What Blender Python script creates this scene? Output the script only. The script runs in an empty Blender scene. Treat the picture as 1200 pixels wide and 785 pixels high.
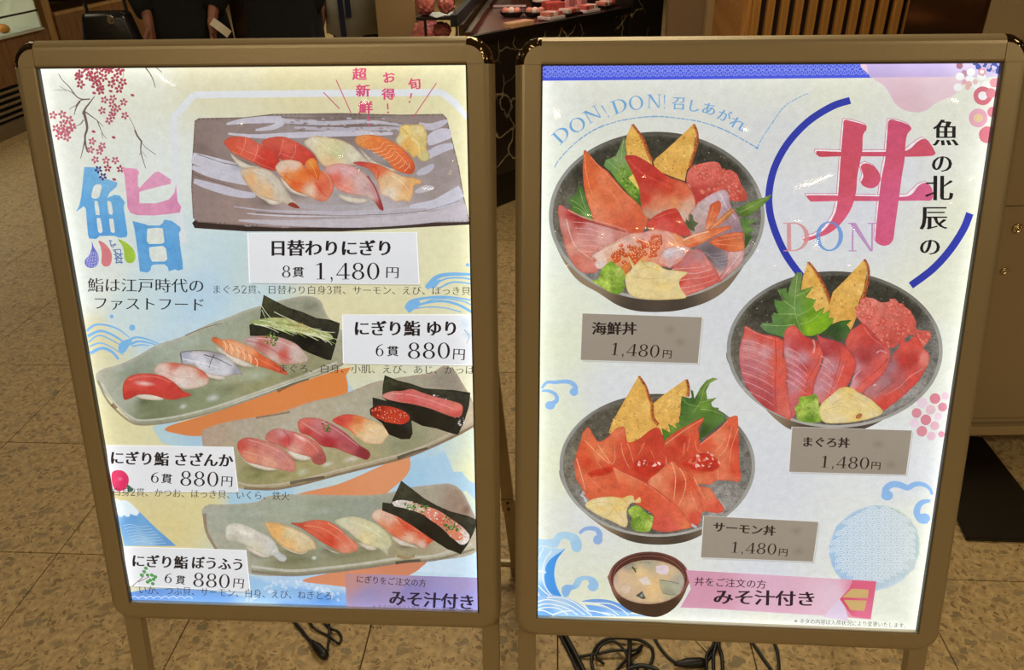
import bpy, bmesh, math, random
from mathutils import Vector, Matrix, geometry as mgeo

# ------------------------------------------------------------------ camera, world, light
sc = bpy.context.scene
COL = sc.collection
HC, F = 1.42, 900.0                      # camera height (m), focal length in 1200-wide pixels
PITCH, ROLL, YAWF = 0.51330597, 0.01600112, 0.06008379
_fw = Vector((0, math.cos(PITCH), -math.sin(PITCH)))
_rt = Vector((1, 0, 0)); _dn = _fw.cross(_rt)
CR = _rt*math.cos(ROLL) + _dn*math.sin(ROLL)
CD = -_rt*math.sin(ROLL) + _dn*math.cos(ROLL)
CAM = Vector((0, 0, HC))
cd = bpy.data.cameras.new('camera'); cam = bpy.data.objects.new('camera', cd); COL.objects.link(cam)
cd.sensor_width = 36; cd.lens = F/1200*36; cd.clip_start = .02; cd.clip_end = 100
cam.matrix_world = Matrix(((CR.x, -CD.x, -_fw.x, 0), (CR.y, -CD.y, -_fw.y, 0), (CR.z, -CD.z, -_fw.z, HC), (0, 0, 0, 1)))
sc.camera = cam
sc.view_settings.view_transform = 'Standard'; sc.view_settings.look = 'None'
sc.view_settings.gamma = 1; sc.view_settings.exposure = 0; sc.view_settings.use_curve_mapping = False
sc.cycles.transparent_max_bounces = 24
sc.cycles.max_bounces = 6
sc.cycles.sample_clamp_indirect = 4
wd = bpy.data.worlds.new('world'); sc.world = wd; wd.use_nodes = True
wd.node_tree.nodes['Background'].inputs[0].default_value = (.9, .68, .42, 1)
wd.node_tree.nodes['Background'].inputs[1].default_value = .04
CEIL = 2.9
def area_light(name, loc, size, power, col=(1, .76, .46)):
    l = bpy.data.lights.new(name, 'AREA'); l.shape = 'SQUARE'; l.size = size; l.energy = power; l.color = col
    o = bpy.data.objects.new(name, l); o.location = loc; COL.objects.link(o); return o
WARM = (1.17, 1.05, .76)
area_light('ceiling_fill_light', (0.3, 2.2, CEIL-.03), .9, 28, WARM)  # unseen area lamps added at ceiling height to fill the room
area_light('ceiling_fill_light', (-3.0, 3.2, CEIL-.03), .9, 9, WARM)
area_light('ceiling_fill_light', (-1.4, 5.4, CEIL-.03), .9, 18, WARM)  # added fill that brightens the people at the back
area_light('ceiling_fill_light', (2.3, -1.2, CEIL-.03), 1.0, 34, WARM)  # added fill for the dim right side and the cabinet
area_light('ceiling_fill_light', (-1.4, -1.8, CEIL-.03), 1.2, 42, WARM)  # added fill from behind the camera for the sign frames
area_light('ceiling_fill_light', (-1.0, 10.5, CEIL-.03), 1.2, 80, WARM)

# ------------------------------------------------------------------ pixel helpers (authoring of real positions)
def ray(px, py): return (CR*((px-600)/F) + CD*((py-392.5)/F) + _fw)
def at_z(px, py, z=0.0):
    d = ray(px, py); return CAM + d*((z-HC)/d.z)
def at_y(px, py, y):
    d = ray(px, py); return CAM + d*(y/d.y)
def on_plane(px, py, p0, n):
    d = ray(px, py); return CAM + d*((p0-CAM).dot(n)/d.dot(n))
def project(p):
    v = p-CAM; z = v.dot(_fw); return (600+F*v.dot(CR)/z, 392.5+F*v.dot(CD)/z, z)

# ------------------------------------------------------------------ materials
def lin(c):
    return tuple(((x/255)/12.92 if x/255 <= .04045 else (((x/255)+.055)/1.055)**2.4) for x in c[:3])
MATS = {}
def mat(name, rgb=(128, 128, 128), rough=.6, metal=0, bump=0, bscale=60, var=.06, vscale=8, coat=0, emit=None, estr=0, stretch=(1, 1, 1), spec=.5):
    if name in MATS: return MATS[name]
    m = bpy.data.materials.new(name); m.use_nodes = True; nt = m.node_tree; N = nt.nodes; L = nt.links
    b = N['Principled BSDF']; c = lin(rgb)
    tc = N.new('ShaderNodeTexCoord'); mp = N.new('ShaderNodeMapping'); mp.inputs['Scale'].default_value = stretch
    L.new(tc.outputs['Object'], mp.inputs[0])
    nz = N.new('ShaderNodeTexNoise'); nz.inputs['Scale'].default_value = vscale; nz.inputs['Detail'].default_value = 4
    L.new(mp.outputs[0], nz.inputs['Vector'])
    mx = N.new('ShaderNodeMixRGB'); mx.inputs[1].default_value = (*[x*(1-var*2) for x in c], 1); mx.inputs[2].default_value = (*[min(1, x*(1+var*2)) for x in c], 1)
    L.new(nz.outputs['Fac'], mx.inputs[0]); L.new(mx.outputs[0], b.inputs['Base Color'])
    b.inputs['Roughness'].default_value = rough; b.inputs['Metallic'].default_value = metal
    b.inputs['Coat Weight'].default_value = coat; b.inputs['Specular IOR Level'].default_value = spec
    if bump:
        bp = N.new('ShaderNodeBump'); bp.inputs['Strength'].default_value = bump; bp.inputs['Distance'].default_value = .01
        n2 = N.new('ShaderNodeTexNoise'); n2.inputs['Scale'].default_value = bscale; L.new(mp.outputs[0], n2.inputs['Vector'])
        L.new(n2.outputs['Fac'], bp.inputs['Height']); L.new(bp.outputs[0], b.inputs['Normal'])
    if emit:
        b.inputs['Emission Color'].default_value = (*lin(emit), 1); b.inputs['Emission Strength'].default_value = estr
    MATS[name] = m; return m
def wood(name, c1, c2, stretch=(6, 6, .7), rough=.5):
    if name in MATS: return MATS[name]
    m = bpy.data.materials.new(name); m.use_nodes = True; nt = m.node_tree; N = nt.nodes; L = nt.links; b = N['Principled BSDF']
    tc = N.new('ShaderNodeTexCoord'); mp = N.new('ShaderNodeMapping'); mp.inputs['Scale'].default_value = stretch; L.new(tc.outputs['Object'], mp.inputs[0])
    nz = N.new('ShaderNodeTexNoise'); nz.inputs['Scale'].default_value = 9; nz.inputs['Detail'].default_value = 6; nz.inputs['Distortion'].default_value = .6
    L.new(mp.outputs[0], nz.inputs['Vector'])
    cr = N.new('ShaderNodeValToRGB'); cr.color_ramp.elements[0].position = .3; cr.color_ramp.elements[1].position = .7
    cr.color_ramp.elements[0].color = (*lin(c1), 1); cr.color_ramp.elements[1].color = (*lin(c2), 1)
    L.new(nz.outputs['Fac'], cr.inputs[0]); L.new(cr.outputs[0], b.inputs['Base Color']); b.inputs['Roughness'].default_value = rough
    MATS[name] = m; return m
def marble(name):
    if name in MATS: return MATS[name]
    m = bpy.data.materials.new(name); m.use_nodes = True; nt = m.node_tree; N = nt.nodes; L = nt.links; b = N['Principled BSDF']
    tc = N.new('ShaderNodeTexCoord')
    nz = N.new('ShaderNodeTexNoise'); nz.inputs['Scale'].default_value = 4; nz.inputs['Detail'].default_value = 5
    L.new(tc.outputs['Object'], nz.inputs['Vector'])
    av = N.new('ShaderNodeMixRGB'); av.inputs[0].default_value = .22; L.new(tc.outputs['Object'], av.inputs[1]); L.new(nz.outputs['Color'], av.inputs[2])
    vo = N.new('ShaderNodeTexVoronoi'); vo.feature = 'DISTANCE_TO_EDGE'; vo.inputs['Scale'].default_value = 7; L.new(av.outputs[0], vo.inputs['Vector'])
    cr = N.new('ShaderNodeValToRGB'); e = cr.color_ramp.elements
    e[0].position = 0; e[0].color = (*lin((168, 150, 122)), 1); e[1].position = .035; e[1].color = (*lin((34, 29, 22)), 1)
    n3 = N.new('ShaderNodeTexNoise'); n3.inputs['Scale'].default_value = 3; L.new(tc.outputs['Object'], n3.inputs['Vector'])
    c3 = N.new('ShaderNodeValToRGB'); c3.color_ramp.elements[0].position = .42; c3.color_ramp.elements[1].position = .56
    L.new(n3.outputs['Fac'], c3.inputs[0])
    mx = N.new('ShaderNodeMixRGB'); mx.inputs[1].default_value = (*lin((30, 26, 20)), 1); L.new(c3.outputs[0], mx.inputs[0]); L.new(cr.outputs[0], mx.inputs[2])
    L.new(vo.outputs['Distance'], cr.inputs[0]); L.new(mx.outputs[0], b.inputs['Base Color']); b.inputs['Roughness'].default_value = .22
    MATS[name] = m; return m
def terrazzo():
    m = bpy.data.materials.new('terrazzo'); m.use_nodes = True; nt = m.node_tree; N = nt.nodes; L = nt.links; b = N['Principled BSDF']
    g = N.new('ShaderNodeNewGeometry')
    nz = N.new('ShaderNodeTexNoise'); nz.inputs['Scale'].default_value = 26; nz.inputs['Detail'].default_value = 3
    L.new(g.outputs['Position'], nz.inputs['Vector'])
    dm = N.new('ShaderNodeMixRGB'); dm.inputs[0].default_value = .05; L.new(g.outputs['Position'], dm.inputs[1]); L.new(nz.outputs['Color'], dm.inputs[2])
    def chips(scale, thr, lo, hi, dark, light, stretch):
        mp = N.new('ShaderNodeMapping'); mp.inputs['Scale'].default_value = stretch; L.new(dm.outputs[0], mp.inputs[0])
        v = N.new('ShaderNodeTexVoronoi'); v.feature = 'F1'; v.inputs['Scale'].default_value = scale; v.inputs['Randomness'].default_value = 1
        L.new(mp.outputs[0], v.inputs['Vector'])
        sx = N.new('ShaderNodeSeparateColor'); L.new(v.outputs['Color'], sx.inputs[0])
        # radius per cell
        mr = N.new('ShaderNodeMapRange'); mr.inputs[1].default_value = thr; mr.inputs[2].default_value = 1; mr.inputs[3].default_value = 0; mr.inputs[4].default_value = hi
        L.new(sx.outputs[0], mr.inputs[0])
        sb = N.new('ShaderNodeMath'); sb.operation = 'SUBTRACT'; L.new(mr.outputs[0], sb.inputs[0]); L.new(v.outputs['Distance'], sb.inputs[1])
        ml = N.new('ShaderNodeMath'); ml.operation = 'MULTIPLY'; ml.use_clamp = True; ml.inputs[1].default_value = 14; L.new(sb.outputs[0], ml.inputs[0])
        cm = N.new('ShaderNodeMixRGB'); cm.inputs[1].default_value = (*lin(dark), 1); cm.inputs[2].default_value = (*lin(light), 1); L.new(sx.outputs[1], cm.inputs[0])
        return ml.outputs[0], cm.outputs[0]
    base = N.new('ShaderNodeTexNoise'); base.inputs['Scale'].default_value = 60; base.inputs['Detail'].default_value = 4; L.new(g.outputs['Position'], base.inputs['Vector'])
    cr = N.new('ShaderNodeValToRGB'); cr.color_ramp.elements[0].position = .35; cr.color_ramp.elements[1].position = .7
    cr.color_ramp.elements[0].color = (*lin((164, 136, 92)), 1); cr.color_ramp.elements[1].color = (*lin((196, 166, 116)), 1); L.new(base.outputs['Fac'], cr.inputs[0])
    cur = cr.outputs[0]
    for scale, thr, hi, dk, lt, st in ((34, .35, .62, (128, 112, 80), (166, 142, 102), (1, 1.7, 1)), (62, .3, .6, (126, 100, 64), (160, 132, 88), (1.5, 1, 1)), (120, .5, .55, (124, 98, 62), (156, 126, 82), (1, 1.4, 1))):
        f, c = chips(scale, thr, 0, hi, dk, lt, st)
        mm = N.new('ShaderNodeMixRGB'); L.new(f, mm.inputs[0]); L.new(cur, mm.inputs[1]); L.new(c, mm.inputs[2]); cur = mm.outputs[0]
    oi = N.new('ShaderNodeObjectInfo'); mr = N.new('ShaderNodeMapRange'); mr.inputs[3].default_value = .93; mr.inputs[4].default_value = 1.04; L.new(oi.outputs['Random'], mr.inputs[0])
    vm = N.new('ShaderNodeVectorMath'); vm.operation = 'SCALE'; L.new(cur, vm.inputs[0]); L.new(mr.outputs[0], vm.inputs['Scale'])
    L.new(vm.outputs[0], b.inputs['Base Color']); b.inputs['Roughness'].default_value = .55
    MATS['terrazzo'] = m; return m

# ------------------------------------------------------------------ object helpers
def obj(name, bm, m, parent=None, smooth=False, kind=None, label=None):
    me = bpy.data.meshes.new(name)
    if isinstance(bm, bmesh.types.BMesh):
        bm.to_mesh(me); bm.free()
    else:
        me.from_pydata(bm[0], [], bm[1]); me.update()
    o = bpy.data.objects.new(name, me); COL.objects.link(o)
    if m: me.materials.append(m)
    if smooth:
        for p in me.polygons: p.use_smooth = True
    if parent: o.parent = parent
    if kind: o['kind'] = kind
    if label: o['label'] = label
    return o
def thing(name, label, cat, loc=(0, 0, 0), rz=0, group=None):
    o = bpy.data.objects.new(name, None); COL.objects.link(o); o.location = loc; o.rotation_euler = (0, 0, rz)
    o.empty_display_size = .05; o['label'] = label; o['category'] = cat
    if group: o['group'] = group
    return o
def tag(o, label, cat, group=None):
    o['label'] = label; o['category'] = cat
    if group: o['group'] = group
    return o
def add_box(bm, c, s, rz=0, bevel=0, M=None):
    r = bmesh.ops.create_cube(bm, size=1)['verts']
    for v in r: v.co = Vector((v.co.x*s[0], v.co.y*s[1], v.co.z*s[2]))
    if bevel:
        es = list({e for v in r for e in v.link_edges})
        rr = bmesh.ops.bevel(bm, geom=es, offset=bevel, segments=2, affect='EDGES', profile=.6)
        r = list({v for f in rr['faces'] for v in f.verts} | {v for v in r if v.is_valid})
    T = Matrix.Translation(Vector(c)) @ Matrix.Rotation(rz, 4, 'Z')
    if M: T = M @ T
    for v in r: v.co = T @ v.co
    return r
def box(name, c, s, m, parent=None, rz=0, bevel=0, kind=None, label=None, M=None):
    bm = bmesh.new(); add_box(bm, c, s, rz, bevel, M); return obj(name, bm, m, parent, kind=kind, label=label)
def prism(name, poly, z0, z1, m, parent=None, bevel=0, kind=None):
    bm = bmesh.new(); vs = [bm.verts.new((p[0], p[1], z0)) for p in poly]; f = bm.faces.new(vs)
    r = bmesh.ops.extrude_face_region(bm, geom=[f]); t = [g for g in r['geom'] if isinstance(g, bmesh.types.BMVert)]
    for v in t: v.co.z = z1
    bmesh.ops.recalc_face_normals(bm, faces=bm.faces)
    if bevel: bmesh.ops.bevel(bm, geom=list(bm.edges), offset=bevel, segments=2, affect='EDGES')
    return obj(name, bm, m, parent, kind=kind)
def tube_bm(pts, rad, n=8, bm=None, closed=False):
    bm = bm or bmesh.new(); rings = []; k = len(pts)
    for i, p in enumerate(pts):
        p = Vector(p); a = Vector(pts[max(0, i-1)]); b = Vector(pts[min(k-1, i+1)]); t = (b-a).normalized()
        u = t.cross(Vector((0, 0, 1)))
        if u.length < .05: u = t.cross(Vector((1, 0, 0)))
        u.normalize(); w = t.cross(u); r = rad[i] if isinstance(rad, (list, tuple)) else rad
        rings.append([bm.verts.new(p+u*(r*math.cos(2*math.pi*j/n))+w*(r*math.sin(2*math.pi*j/n))) for j in range(n)])
    for a, b in zip(rings, rings[1:]):
        for j in range(n): bm.faces.new((a[j], a[(j+1) % n], b[(j+1) % n], b[j]))
    bm.faces.new(rings[0][::-1]); bm.faces.new(rings[-1]); return bm
def spline(pts, k=6, closed=False):
    n = len(pts); out = []; P = [Vector(p) for p in pts]
    rng = range(n) if closed else range(n-1)
    for i in rng:
        if closed: a, b, c, d = P[(i-1) % n], P[i], P[(i+1) % n], P[(i+2) % n]
        else: a, b, c, d = P[max(i-1, 0)], P[i], P[i+1], P[min(i+2, n-1)]
        for j in range(k):
            t = j/k; out.append(.5*((2*b)+(c-a)*t+(2*a-5*b+4*c-d)*t*t+(3*b-a-3*c+d)*t**3))
    if not closed: out.append(P[-1].copy())
    return out
def lathe(name, prof, m, parent=None, n=24, M=None, smooth=True, cap=True):
    bm = bmesh.new(); rings = []
    for r, z in prof: rings.append([bm.verts.new((max(r, 1e-5)*math.cos(2*math.pi*j/n), max(r, 1e-5)*math.sin(2*math.pi*j/n), z)) for j in range(n)])
    for a, b in zip(rings, rings[1:]):
        for j in range(n): bm.faces.new((a[j], a[(j+1) % n], b[(j+1) % n], b[j]))
    if cap: bm.faces.new(rings[0][::-1]); bm.faces.new(rings[-1])
    if M: bm.transform(M)
    bmesh.ops.remove_doubles(bm, verts=bm.verts, dist=1e-4)
    return obj(name, bm, m, parent, smooth)

# ------------------------------------------------------------------ the setting
TER = terrazzo()
FU = Vector((math.cos(YAWF), math.sin(-YAWF)*-1, 0)); 
# floor axes: rows run along fx, columns along fy (the floor grid is turned a little against the camera)
fx = Vector((math.cos(YAWF), -math.sin(YAWF), 0)); fy = Vector((math.sin(YAWF), math.cos(YAWF), 0))
SY = .3138079*HC; SX = SY*.945; OX = .05*SX; OY = 1.8989*HC
floor = box('floor', (0, -.5, -.03), (22, 39, .05), mat('grout', (62, 48, 28), .8), kind='structure')
def tile_bm(bm, x0, y0, w, d, org=None):
    z1 = 0.0; z0 = -.006; b = .0012; g = .0014
    a = [(x0+g, y0+g), (x0+w-g, y0+g), (x0+w-g, y0+d-g), (x0+g, y0+d-g)]
    i = [(x0+g+b, y0+g+b), (x0+w-g-b, y0+g+b), (x0+w-g-b, y0+d-g-b), (x0+g+b, y0+d-g-b)]
    lo = [bm.verts.new((p[0], p[1], z0)) for p in a]; md = [bm.verts.new((p[0], p[1], z1-b*.6)) for p in a]; up = [bm.verts.new((p[0], p[1], z1)) for p in i]
    for k in range(4):
        j = (k+1) % 4; bm.faces.new((lo[k], lo[j], md[j], md[k])); bm.faces.new((md[k], md[j], up[j], up[k]))
    bm.faces.new(up)
cells = []
for i in range(-22, 24):
    for j in range(-46, 36):
        c = fx*(OX+(i+.5)*SX) + fy*(OY-(j-10+.5)*SY)
        c = fx*(OX+(i+.5)*SX) + fy*(OY+(j-9.5)*SY)
        if abs(c.x) > 9 or c.y < -17.5 or c.y > 16: continue
        px, py, z = project(c); vis = z > .3 and -60 < px < 1260 and -40 < py < 840
        cells.append((0 if vis else 1, (c-CAM).length, i, j))
cells.sort()
bm = bmesh.new(); tile_bm(bm, -SX/2, -SY/2, SX, SY); tile_me = bpy.data.meshes.new('tile'); bm.to_mesh(tile_me); bm.free(); tile_me.materials.append(TER)
rest = bmesh.new()
FM = Matrix.Rotation(-YAWF, 4, 'Z')
for n, (v, dd, i, j) in enumerate(cells):
    x = OX+(i+.5)*SX; y = OY+(j-9.5)*SY
    if n < 300 and v == 0:
        o = bpy.data.objects.new('tile', tile_me); COL.objects.link(o); o.parent = floor
        p = fx*x+fy*y; o.location = (p.x, p.y, 0); o.rotation_euler = (0, 0, -YAWF)
    else: tile_bm(rest, x-SX/2, y-SY/2, SX, SY)
rest.transform(FM)
obj('tile_field', rest, TER, floor, kind='stuff')
WALLM = mat('painted_wall', (150, 128, 98), .8, vscale=2)
box('wall_back', (0, 17.1, CEIL/2), (20.4, .2, CEIL), WALLM, kind='structure')
box('wall_front', (0, -18.1, CEIL/2), (20.4, .2, CEIL), WALLM, kind='structure')
box('wall_left', (-10.1, -.5, CEIL/2), (.2, 35, CEIL), WALLM, kind='structure')
box('wall_right', (10.1, -.5, CEIL/2), (.2, 35, CEIL), WALLM, kind='structure')
box('ceiling', (0, -.5, CEIL+.05), (20.4, 35.4, .1), mat('ceiling_paint', (170, 160, 145), .9), kind='structure')

# round downlights in the ceiling
LM = mat('lamp_glow', (255, 236, 200), .5, emit=(255, 222, 160), estr=110)
TRIM = mat('lamp_trim', (200, 195, 185), .4)
def downlight(x, y, lab):
    t = thing('downlight', lab, 'ceiling lamp', (x, y, CEIL-.002), group='ceiling downlights')
    lathe('trim_ring', [(.057, 0), (.075, 0), (.078, -.003), (.057, -.004)], TRIM, t, 20, cap=False)
    lathe('lamp_disc', [(0, -.003), (.055, -.003), (.055, -.001), (0, -.001)], LM, t, 20)
for ix in range(6):
    for iy in range(7):
        x, y = -4.4+ix*1.7+(.5 if iy % 2 else 0), -16.5+iy*2.3
        downlight(x, y, 'small round ceiling downlight with a warm glowing disc')

# ------------------------------------------------------------------ background furniture
def vplane_pts(pxa, pya, pxb, pyb):
    a, b = at_z(pxa, pya), at_z(pxb, pyb); d = (b-a).normalized(); return a, d, Vector((d.y, -d.x, 0))
W1 = wood('oak_veneer', (96, 62, 28), (136, 92, 48)); W2 = wood('oak_light', (150, 110, 62), (172, 132, 80))
DK = mat('black_lacquer', (14, 11, 9), .35); STEEL = mat('brushed_bronze', (150, 132, 104), .3, .8)
# left counter with a glazed pastry showcase on it (front plane runs away from the camera)
a0, d0, n0 = vplane_pts(0, 167, 35, 150)
d0 = fy.copy(); n0 = fx.copy()                       # front normal points to +x
def L(u, w, z): return a0 + d0*u - n0*w + Vector((0, 0, z))     # u along, w into the counter, z up
def lbox(name, u0, u1, w0, w1, z0, z1, m, parent=None, bevel=0, kind=None):
    return box(name, L((u0+u1)/2, (w0+w1)/2, (z0+z1)/2), (abs(w1-w0), abs(u1-u0), z1-z0), m, parent, rz=-YAWF, bevel=bevel, kind=kind)
def uz(px, py, w=0):
    p = on_plane(px, py, a0-n0*w, n0); r = p-a0; return r.dot(d0), p.z
ue, ze = uz(52, 34); uf, zf = uz(0, 47); ug, zg = uz(0, 106); uend = uz(66, 60)[0]
ztop = (ze+zf)/2
t = thing('pastry_counter', 'wooden counter with a black grille and a lit glass showcase on top, at far left', 'counter')
lbox('body', -1.6, uend, .02, .9, .32, ztop, W1, t, .004)
lbox('plinth', -1.6, uend, .0, .9, 0, .09, mat('plinth_grey', (110, 92, 62), .6), t)
lbox('recess', -1.6, uend, .06, .9, .09, .32, DK, t)
for k in range(5): lbox('grille_slat', -1.6, uend, .02, .05, .115+k*.042, .13+k*.042, STEEL, t)
lbox('counter_rim', -1.6, ue, .0, .9, ztop, ztop+.012, mat('pale_rim', (190, 190, 170), .3), t)
lbox('back_panel', -1.6, ue, .62, .64, ztop+.012, ztop+.5, mat('white_back', (200, 200, 180), .5), t)
lbox('white_end_panel', ue-.012, ue, .02, .62, ztop+.012, ztop+.42, MATS['white_back'], t)  # opaque white panel standing in for whitish paper, not glass
lbox('deck', -1.6, ue, .02, .62, ztop+.012, ztop+.02, mat('white_deck', (205, 205, 190), .3), t)
gl = bpy.data.materials.new('clear_glass'); gl.use_nodes = True; b = gl.node_tree.nodes['Principled BSDF']
b.inputs['Transmission Weight'].default_value = 1; b.inputs['Roughness'].default_value = .02; b.inputs['IOR'].default_value = 1.1; b.inputs['Base Color'].default_value = (.95, .97, .95, 1)
lbox('front_glass', -1.6, ue-.02, .0, .006, ztop+.012, ztop+.13, gl, t)
lbox('glass_rail', -1.6, ue-.01, -.002, .01, ztop+.13, ztop+.142, DK, t)
lbox('upper_shelf', -1.6, ue-.02, .1, .62, ztop+.3, ztop+.31, gl, t)
l = area_light('showcase_light', L(-.6, .3, ztop+.48), .5, 13, (.95, 1, .85)); l.data.shape = 'RECTANGLE'; l.data.size_y = 2.2; l.rotation_euler = (0, 0, -YAWF)
CR1 = mat('baked_crust', (196, 130, 50), .6, bump=.5, bscale=40, vscale=20, var=.2)
for k, (u, w) in enumerate(((ue-.35, .08), (ue-.42, .15), (ue-.5, .09), (ue-.28, .14), (ue-.6, .16), (ue-.68, .08), (ue-.8, .14), (ue-.9, .08))):
    p = L(u, w, ztop+.02+.028)
    bm = bmesh.new(); bmesh.ops.create_icosphere(bm, subdivisions=2, radius=.04)
    for v in bm.verts: v.co = Vector((v.co.x*(.8+.3*math.sin(v.co.y*90)), v.co.y*1.25, v.co.z*.68))
    o = obj('pastry', bm, CR1, smooth=True); o.location = p; o.rotation_euler = (0, 0, k*.9)
    tag(o, '%s golden pastry in the lit showcase, counted from its near right end' % ('first', 'second', 'third', 'fourth', 'fifth', 'sixth', 'seventh', 'eighth')[(1, 2, 3, 0, 4, 5, 6, 7)[k]], 'pastry', 'pastries in the left showcase')
# second wooden counter further along
t = thing('wooden_counter', 'plain oak counter with a pale top edge behind the people at left', 'counter')
w2 = .95
u2, z2 = uz(68, 14, w2); u3 = uz(70, 45, w2)[0]
lbox('front_panel', u3+.02, u3+3.2, w2, w2+.03, 0, z2-.03, W1, t, .003)
lbox('end_post', u3-.1, u3+.02, w2+.02, w2+.12, 0, z2+.25, W2, t, .003)
lbox('top_edge', u3+.02, u3+3.2, w2-.006, w2+.05, z2-.03, z2, W2, t, .003)
lbox('worktop', u3+.02, u3+3.2, w2+.05, w2+.7, z2-.06, z2-.035, mat('dark_top', (50, 26, 12), .4), t)
lbox('side_panel', u3+3.17, u3+3.2, w2+.03, w2+.7, 0, z2-.06, W1, t)

# beige column
cz = at_y(464, 30, 4.9)
BEI = mat('beige_panel', (176, 146, 100), .55, vscale=1.5, var=.03)
bm = bmesh.new(); add_box(bm, (cz.x+.012, 5.02, CEIL/2), (.235, .245, CEIL), -YAWF, .006)
o = obj('trim_1', bm, BEI, kind='structure')
box('trim_2', (cz.x+.142, 5.10, CEIL/2), (.03, .2, CEIL), mat('brown_edge', (120, 88, 62), .6), rz=-YAWF, kind='structure')

# sushi showcase
ZC = .89
A = at_z(540, 45, ZC); B = at_z(740, 8, ZC); B2 = at_z(783, 0.2, ZC); B2 = A+(B-A)*1.2
ue_ = (B-A).normalized(); wn = Vector((ue_.y, -ue_.x, 0))       # wn faces the camera side
Cc = A + fy*1.9
MB = marble('black_marble')
t = thing('sushi_showcase', 'black marble display case with glass front and pink lit sushi, between the two signs', 'display case')
poly = [A, B2, B2-wn*.9, Cc]
def shr(P, k): 
    c = sum(P, Vector())/len(P); return [p+(c-p)*k for p in P]
prism('marble_body', poly, .2, ZC-.03, MB, t)
prism('kick_recess', [A-wn*.06+ue_*.06, B2-wn*.06, B2-wn*.84, Cc-wn*.05-fy*.1+ue_*.05], 0, .2, DK, t)
prism('deck', [p+Vector((0, 0, 0)) for p in [A+ue_*.03-wn*.02, B2-wn*.02, B2-wn*.9, Cc+ue_*.03]], ZC-.03, ZC-.005, mat('brown_deck', (120, 72, 62), .25, vscale=30, var=.2), t)
ang = math.atan2(ue_.y, ue_.x)
Lf = (B2-A).length
def ebar(name, p, q, s, m, z, zs):
    c = (p+q)/2; d = q-p; return box(name, (c.x, c.y, z), (d.length, s, zs), m, t, rz=math.atan2(d.y, d.x))
ebar('front_rim', A, B2, .03, DK, ZC-.015, .035)
ebar('side_rim', A+Vector((-.03, .02, 0)), Cc+Vector((-.02, 0, 0)), .03, mat('matt_black', (10, 8, 7), .7), ZC+.07, .05)
ebar('side_glass_edge', A+Vector((0, .02, 0)), Cc, .02, mat('bronze_glass', (70, 52, 36), .15, .3), ZC+.03, .05)
ebar('side_trim', A+Vector((.03, 0, 0)), Cc+Vector((.03, 0, 0)), .03, mat('bronze_trim', (110, 74, 48), .2, .9), ZC+.01, .03)
g = box('front_glass', ((A+B2)/2)+Vector((0, 0, ZC*0+.16)) - wn*.03, (Lf, .006, .34), gl, t, rz=ang)
box('top_board', ((A+B2)/2)+Vector((0, 0, .44)) - wn*.25, (Lf*.8, .3, .02), DK, t, rz=ang)
pl = box('pink_lamp', ((A+B2)/2)+Vector((0, 0, .425)) - wn*.2, (Lf*.6, .02, .012), mat('pink_tube', (255, 200, 190), emit=(255, 190, 170), estr=6), t, rz=ang)
o = area_light('case_light', ((A+B2)/2)+Vector((0, 0, .41)) - wn*.2, .25, 2.6, (1, .72, .66)); o.data.shape = 'RECTANGLE'; o.data.size = Lf*.7; o.data.size_y = .2; o.rotation_euler = (0, 0, ang)
PIL = marble('black_marble')
pp = at_y(748, 4, 4.6)
prism('marble_pillar', [B-ue_*.02+wn*.02, B2+ue_*.04+wn*.02, B2+ue_*.04-wn*.9, B-ue_*.02-wn*.9], .2, 1.5, PIL, t)
# food on the deck
SALM = mat('salmon_flesh', (220, 140, 116), .4, vscale=60, var=.2); RICE = mat('rice_white', (236, 214, 196), .6, vscale=120, var=.1)
TRAY = mat('black_tray', (20, 14, 14), .2); PEACH = mat('peach_block', (236, 176, 130), .5, var=.15, vscale=40); TAGM = mat('price_tag_white', (240, 225, 220), .5)
REDP = mat('red_topping', (196, 84, 72), .4, vscale=60, var=.25)
def dish(px, py, lab, topm):
    p = at_z(px, py, ZC+.012)
    tt = thing('sushi_dish', lab, 'sushi dish', p)
    lathe('dish', [(0, -.012), (.05, -.012), (.07, .012), (.066, .014), (.05, -.004), (0, -.004)], TRAY, tt, 20)
    for k in range(3):
        bm = bmesh.new(); bmesh.ops.create_icosphere(bm, subdivisions=2, radius=.022)
        bmesh.ops.translate(bm, verts=bm.verts, vec=((k-1)*.03, 0, .012))
        obj('topping', bm, topm if k != 1 else RICE, tt, True)
dish(599, 16, 'round black dish of orange sushi, leftmost in the pink display case', SALM)
dish(627, 16, 'round black dish of orange sushi right of another dish, under the white tag', SALM)
dish(634, 4, 'round dish of pale sushi beside a red heap in the display case', RICE)
def slab(px, py, s, m, lab, cat, rz=0, z=.012, name='sushi_block'):
    p = at_z(px, py, ZC+z); bm = bmesh.new(); add_box(bm, (0, 0, 0), s, 0, min(s)*.2)
    o = obj(name, bm, m); o.location = p; o.rotation_euler = (0, 0, rz); tag(o, lab, cat); return o
slab(608, 28, (.06, .17, .026), PEACH, 'long peach coloured pressed sushi block at the front of the display case', 'sushi', -.7, name='pressed_sushi')
slab(648, 7, (.11, .09, .05), REDP, 'heap of bright red fish beside the dishes in the display case', 'fish', .3, .025, 'fish_heap')
slab(588, 7, (.10, .012, .010), TAGM, 'left white price tag at the back of the display case', 'price tag', .05, .006, 'price_tag')
slab(606, 7, (.10, .012, .010), TAGM, 'right white price tag at the back of the display case', 'price tag', .05, .006, 'price_tag')
k = 0
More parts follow.
